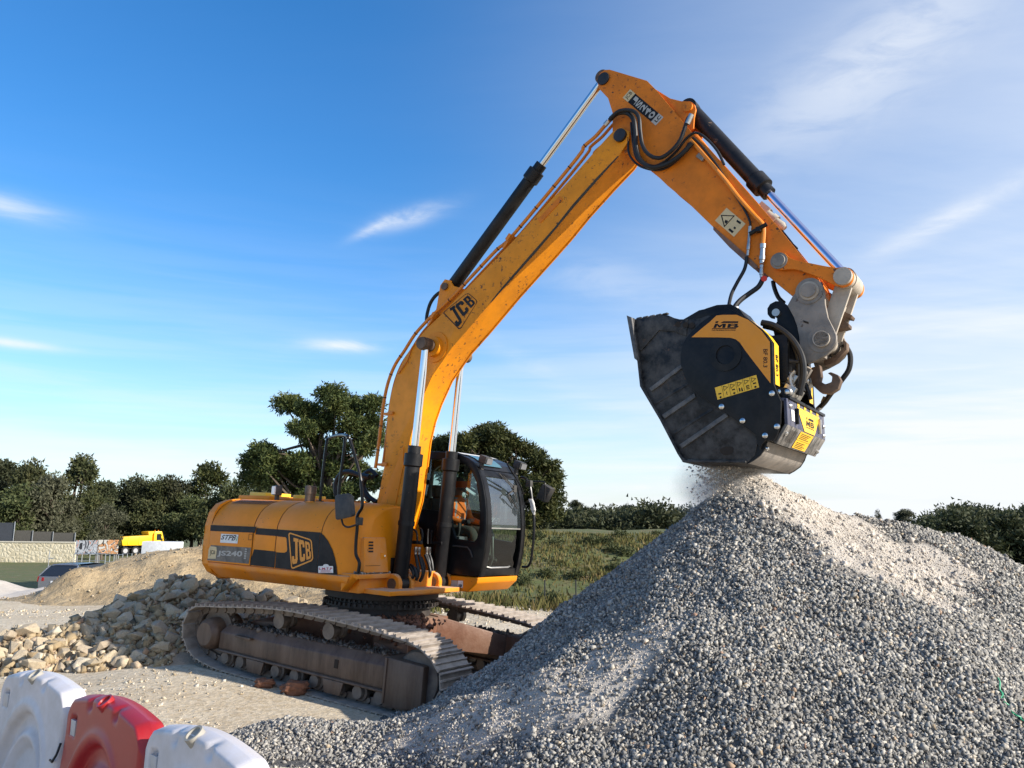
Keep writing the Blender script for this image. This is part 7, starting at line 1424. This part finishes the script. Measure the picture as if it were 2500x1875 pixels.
decal_poly('instruction_plate', uu4, [rect(0.33, 0.52, 0.66, 0.95), rect(0.33, 0.08, 0.66, 0.50)], 'bucket_yellow_edge', under); 
mb = MB()
for r_, y_ in enumerate((0.86, 0.78, 0.70, 0.62, 0.40, 0.32, 0.24, 0.16)): mb.add([quadmap(uu4, u, v, np.array([0.002, 0, -0.002])) for u, v in rect(0.36, y_-0.012, 0.60-0.03*(r_ % 3), y_+0.012)], [(0, 1, 2, 3)])
mb.build('instruction_lines', MATS['decal_black'], under, recalc=False, smooth=0)
for k in range(9):
    decal_poly('vent_slot', uu4, [rect(0.13+k*0.016, 0.25, 0.138+k*0.016, 0.85)], 'seam', under)
for u, v, f in ((0.06, 0.75, bkq), (0.94, 0.55, bkq), (0.05, 0.6, unq), (0.95, 0.3, unq), (0.93, 0.15, bkq)):
    c = f(u, v, 0.0); e = f(u, v, 0.03); B_(MB().lathe(c, e, [(0, 0.024), (0.016, 0.024), (0.026, 0.012), (0.03, 0.003)], 12), 'bolt', 'bolt_steel', back if f is bkq else under)
# discharge chute
CH = xz(Z6, [(1110, 1150), (1090, 1200), (1040, 1250), (985, 1297), (960, 1290), (1060, 1160)], -YS)
mb = MB(); band(mb, catmull(xz(Z6, [(1130, 1140), (1108, 1190), (1075, 1240), (1030, 1275), (984, 1302)], -YS), 3), -0.69, 0.69, -0.03); B_(mb, 'discharge_chute', 'chute_metal')
for s in (-1, 1): B_(MB().prism(xz(Z6, [(1130, 1140), (1112, 1192), (1078, 1244), (1030, 1280), (984, 1306), (960, 1290), (1050, 1180)], -YS), s*0.70-0.012, s*0.70+0.012), 'chute_side', 'bucket_black')
B_(MB().lathe(U(*zp(Z6, [(1118, 1188)])[0], -0.68), U(*zp(Z6, [(1118, 1188)])[0], -0.68)+np.array([0.03, 0, -0.015]), [(0, 0.022), (0.02, 0.022), (0.03, 0.01)], 12), 'bolt', 'bolt_steel')
# mounting bracket with hook (black) above the housing
for s in (-1, 1):
    hk = catmull(xz(Z5, [(660, 1195), (640, 1160), (645, 1110), (680, 1065), (730, 1050), (790, 1060), (840, 1105), (880, 1180), (915, 1290), (930, 1400), (930, 1560), (760, 1560), (690, 1300), (735, 1215), (700, 1180), (720, 1150), (700, 1205), (675, 1208)], -0.19), 2, True)
    hk = xz(Z5, [(665, 1200), (642, 1170), (640, 1120), (665, 1078), (715, 1052), (775, 1055), (835, 1100), (880, 1180), (910, 1275), (930, 1400), (930, 1600), (760, 1600), (690, 1300), (738, 1218), (712, 1195), (702, 1170), (696, 1205)], -0.19)
    B_(MB().prism(hk, s*0.17-0.03, s*0.17+0.03), 'mounting_bracket', 'bucket_black', bevel=0.006)
c = U(*zp(Z5, [(727, 1162)])[0], -0.19); B_(MB().cyl((c[0], -0.24, c[2]), (c[0], 0.24, c[2]), 0.042, 14), 'bracket_pin', 'steel_fitting')
B_(MB().box((5.72, 0, 3.95), (0.30, 0.9, 0.5)), 'adapter_body', 'bucket_black', bevel=0.02)
# hydraulic motor, valves and hoses in the back compartment
for k, (a, y, m) in enumerate((((1300, 690), -0.35, 'steel_fitting'), ((1330, 800), -0.30, 'steel_fitting'), ((1290, 780), -0.45, 'steel_fitting'), ((1400, 640), -0.1, 'coupler_grey'), ((1420, 700), 0.0, 'steel_fitting'))):
    c = U(*zp(Z6, [a])[0], y); mb = MB(); mb.box(c, (0.12, 0.12, 0.14), Rm('y', 30)); mb.lathe(c+np.array([0, -0.09, -0.02]), c+np.array([0, 0.09, 0.05]), [(0, 0.03), (0.02, 0.05), (0.08, 0.05), (0.1, 0.06), (0.16, 0.06), (0.18, 0.04)], 14); B_(mb, 'hydraulic_valve', m, bevel=0.008)
def bh(Z, pts, y, r=0.03, name='hydraulic_hose', m='rubber', ys=None):
    P = [U(*p, (ys[i] if ys else y)) for i, p in enumerate(zp(Z, pts))]; B_(MB().tube(catmull(P, 6), r, 9), name, m)
bh(Z6, [(1085, 265), (1180, 290), (1290, 370), (1360, 470), (1390, 570), (1388, 680), (1360, 800)], -0.42, 0.034); bh(Z6, [(1100, 290), (1200, 320), (1300, 400), (1350, 520), (1355, 640), (1350, 790)], -0.36, 0.028)
bh(Z6, [(1210, 570), (1270, 548), (1330, 552), (1390, 548)], -0.40, 0.02, m='bucket_worn'); bh(Z6, [(1330, 620), (1300, 650), (1296, 700), (1320, 760)], -0.45, 0.016, m='steel_fitting')
bh(Z6, [(1410, 720), (1430, 780), (1445, 830)], -0.1, 0.022)
bh(Z6, [(1690, 420), (1735, 500), (1730, 600), (1680, 680), (1600, 780), (1550, 850), (1500, 900)], 0, 0.028, ys=[0.2, 0.25, 0.25, 0.25, 0.3, 0.4, 0.5]); bh(Z6, [(1560, 815), (1540, 860)], 0.42, 0.034, 'hose_fitting', 'steel_fitting'); bh(Z6, [(1540, 860), (1520, 890), (1495, 905)], 0.46, 0.022, 'hose_fitting', 'steel_fitting')
bh(Z5, [(455, 655), (435, 760), (370, 880), (320, 980), (295, 1080), (290, 1140)], 0, 0.020, ys=[-0.22, -0.25, -0.30, -0.38, -0.45, -0.5]); bh(Z5, [(600, 850), (560, 920), (480, 980), (400, 1040), (350, 1100), (335, 1150)], 0, 0.028, ys=[-0.23, -0.25, -0.3, -0.38, -0.45, -0.48])
bh(Z5, [(690, 870), (705, 940), (740, 1020), (790, 1070)], -0.02, 0.024)
for p in ((318, 1145), (355, 1145)): c = U(*zp(Z5, [p])[0], -0.5); B_(MB().cyl(c-np.array([0, 0, 0.05]), c+np.array([0, 0, 0.05]), 0.032, 12), 'hose_fitting', 'steel_fitting')
B_(MB().prism(xz(Z6, [(1180, 735), (1210, 745), (1270, 745), (1290, 760), (1285, 850), (1245, 850)], -0.64), -0.66, -0.62), 'corner_gusset', 'bucket_black', bevel=0.004)
for p in ((1210, 775), (1272, 775)): c = U(*zp(Z6, [p])[0], -0.66); B_(MB().lathe((c[0], -0.655, c[2]), (c[0], -0.69, c[2]), [(0, 0.026), (0.022, 0.026), (0.03, 0.01)], 12), 'bolt', 'bolt_steel')
for o in BPARTS: o.location = tuple(-BOFF)

# ================================================================= WATER-FILLED PLASTIC BARRIERS
def barrier_mesh(Lb, H=1.0):
    nu, nw = 80, 60; V = []; 
    u = np.linspace(-1, 1, nu); w = np.linspace(0, 1, nw); Uu, Ww = np.meshgrid(u, w)
    topf = lambda uu: H*(0.92+0.08*np.cos(uu*math.pi/2))*(1-0.16*np.clip((np.abs(uu)-0.80)/0.20, 0, 1)**2)
    hw = Lb/2*(0.97-0.05*ss(0.55, 0.62, Ww)*ss(0.98, 0.90, Ww)*0)
    X = Uu*hw; Zb = Ww*topf(Uu)
    ed = np.minimum((1-np.abs(Uu))*Lb/2, (1-Ww)*H); r = 0.032
    rnd = np.sqrt(np.clip(1-(1-np.clip(ed/r, 0, 1))**2, 0, 1))
    T = 0.085+0.12*(1-Ww)**2
    # recessed arch panel with a moulded rim
    ar = np.sqrt((X/(Lb*0.37))**2+((Zb-0.05)/(H*0.70))**2)
    rec = -0.055*ss(0.99, 0.93, ar)+0.018*np.exp(-((ar-1.05)/0.05)**2)+0.034*np.exp(-((ar-0.74)/0.055)**2)-0.022*ss(0.66, 0.60, ar)
    sc = 0
    for k in (-0.34, 0.34):      # scallops along the top edge
        sc = sc-0.028*np.exp(-(((Uu-k)/0.05)**2))*ss(0.89, 0.94, Ww)
    sq = -0.03*ss(0.055, 0.045, np.abs(X+Lb*0.36))*ss(0.062, 0.052, np.abs(Zb-H*0.77))
    Tf = (T+rec+sc+sq)*rnd
    Vf = np.stack([X, -Tf, Zb], -1).reshape(-1, 3); Vb = np.stack([X, (T+rec)*rnd, Zb], -1).reshape(-1, 3)
    i = np.arange(nu*nw).reshape(nw, nu); q = lambda a: np.stack([a[:-1, :-1].ravel(), a[:-1, 1:].ravel(), a[1:, 1:].ravel(), a[1:, :-1].ravel()], 1)
    F = np.concatenate([q(i), q(i+nu*nw)[:, ::-1]]); V = np.concatenate([Vf, Vb])
    rim_ = np.concatenate([i[0, :], i[1:, -1], i[-1, ::-1][1:], i[::-1, 0][1:-1]]); n = len(rim_); nx = np.roll(rim_, -1)
    F = np.concatenate([F, np.stack([rim_, rim_+nu*nw, nx+nu*nw, nx], 1)])
    return np_mesh('shell', V, F, smooth=True)
Zs = 0.86
c1, c2, c3 = G(30, 1655, Zs)[:2], G(195, 1708, Zs)[:2], G(386, 1792, Zs)[:2]; d_ = (c3-c2); c4 = c3+d_/np.linalg.norm(d_)*1.22
for a_, b_, m, lab in ((c1, c2, 'plastic_white', 'white plastic traffic barrier at the left edge behind the red one'), (c2, c3, 'plastic_red', 'red plastic traffic barrier between two white ones'), (c3, c4, 'plastic_white', 'nearest white plastic traffic barrier, right of the red one')):
    Lb = float(np.linalg.norm(b_-a_)); c = (a_+b_)/2; ang = math.atan2(b_[1]-a_[1], b_[0]-a_[0]); root = empty('traffic_barrier', (c[0], c[1], float(gh(*c))), ang); o = link('shell', barrier_mesh(Lb*1.0), MATS[m], root)
    MB().box((-Lb*0.36, -0.082, 0.755), (0.085, 0.02, 0.10)).build('reflector', MATS['reflector'], root, bevel=0.004)
    MB().lathe((0.0, -0.040, 0.945), (0.0, -0.079, 0.997), [(0, 0.02), (0, 0.052), (0.062, 0.052), (0.062, 0.040), (0.05, 0.038), (0.05, 0.004)], 24).build('filler_cap', MATS['hole_dark' if m == 'plastic_white' else 'plastic_red'], root)
    for s in (-1, 1):
        MB().cyl((s*Lb*0.495, 0, 0.25), (s*Lb*0.495, 0, 0.80), 0.045, 14).build('coupling_lug', MATS[m], root)
    MB().tube([(Lb*0.5, -0.10, 0.62), (Lb*0.52, -0.13, 0.56), (Lb*0.47, -0.13, 0.50), (Lb*0.42, -0.12, 0.50)], 0.008, 6).build('wire_hook', MATS['cyl_black'], root)
    tag(root, lab, 'barrier', 'water-filled traffic barriers in the foreground')

# ================================================================= DUST AND FALLING GRAVEL
dc = D(1772, 1190, 8.85); me = bpy.data.meshes.new('dust_cloud'); bm = bmesh.new(); bmesh.ops.create_icosphere(bm, subdivisions=3, radius=1.0); bm.to_mesh(me); bm.free()
dm_ = bpy.data.materials.new('dust_volume'); dm_.use_nodes = True; t = dm_.node_tree; t.nodes.clear(); oc = N(t, 'ShaderNodeTexCoord').outputs['Object']
ln_ = N(t, 'ShaderNodeVectorMath', {0: oc}, operation='LENGTH').outputs['Value']; nz = N(t, 'ShaderNodeTexNoise', {'Vector': oc, 'Scale': 2.2, 'Detail': 5.0, 'Roughness': 0.6}).outputs['Fac']
den = M(t, 'MULTIPLY', M(t, 'MULTIPLY', ramp(t, ln_, [(0.1, 1), (1.0, 0)], 'EASE'), ramp(t, nz, [(0.30, 0), (0.65, 1)])), 9.0)
pv = N(t, 'ShaderNodeVolumePrincipled', {'Color': (0.97, 0.955, 0.935, 1), 'Density': den, 'Anisotropy': 0.2}); N(t, 'ShaderNodeOutputMaterial', {'Volume': pv.outputs[0]})
o = link('dust_cloud', me, dm_); o.location = dc; o.scale = (0.66, 0.5, 0.5); tag(o, 'pale dust billowing under the crusher bucket', 'dust', kind='stuff')
n = 5200; q = rng.random(n); ax_ = D(1765, 1165, 8.85); X = ax_[0]+rng.normal(0, 0.13, n); Y = ax_[1]+rng.uniform(-0.35, 0.3, n); Zf = 2.80-q*0.55; k = Zf > pile_z(X, Y)
fg = scatter_mesh('falling_gravel', np.stack([X, Y, Zf], 1)[k], (0.002+0.013*rng.random(n)**3)[k], PEB); fg.materials.append(MATS['stone_dust']); tag(link('falling_gravel', fg), 'crushed stones falling out under the crusher bucket', 'gravel', kind='stuff')
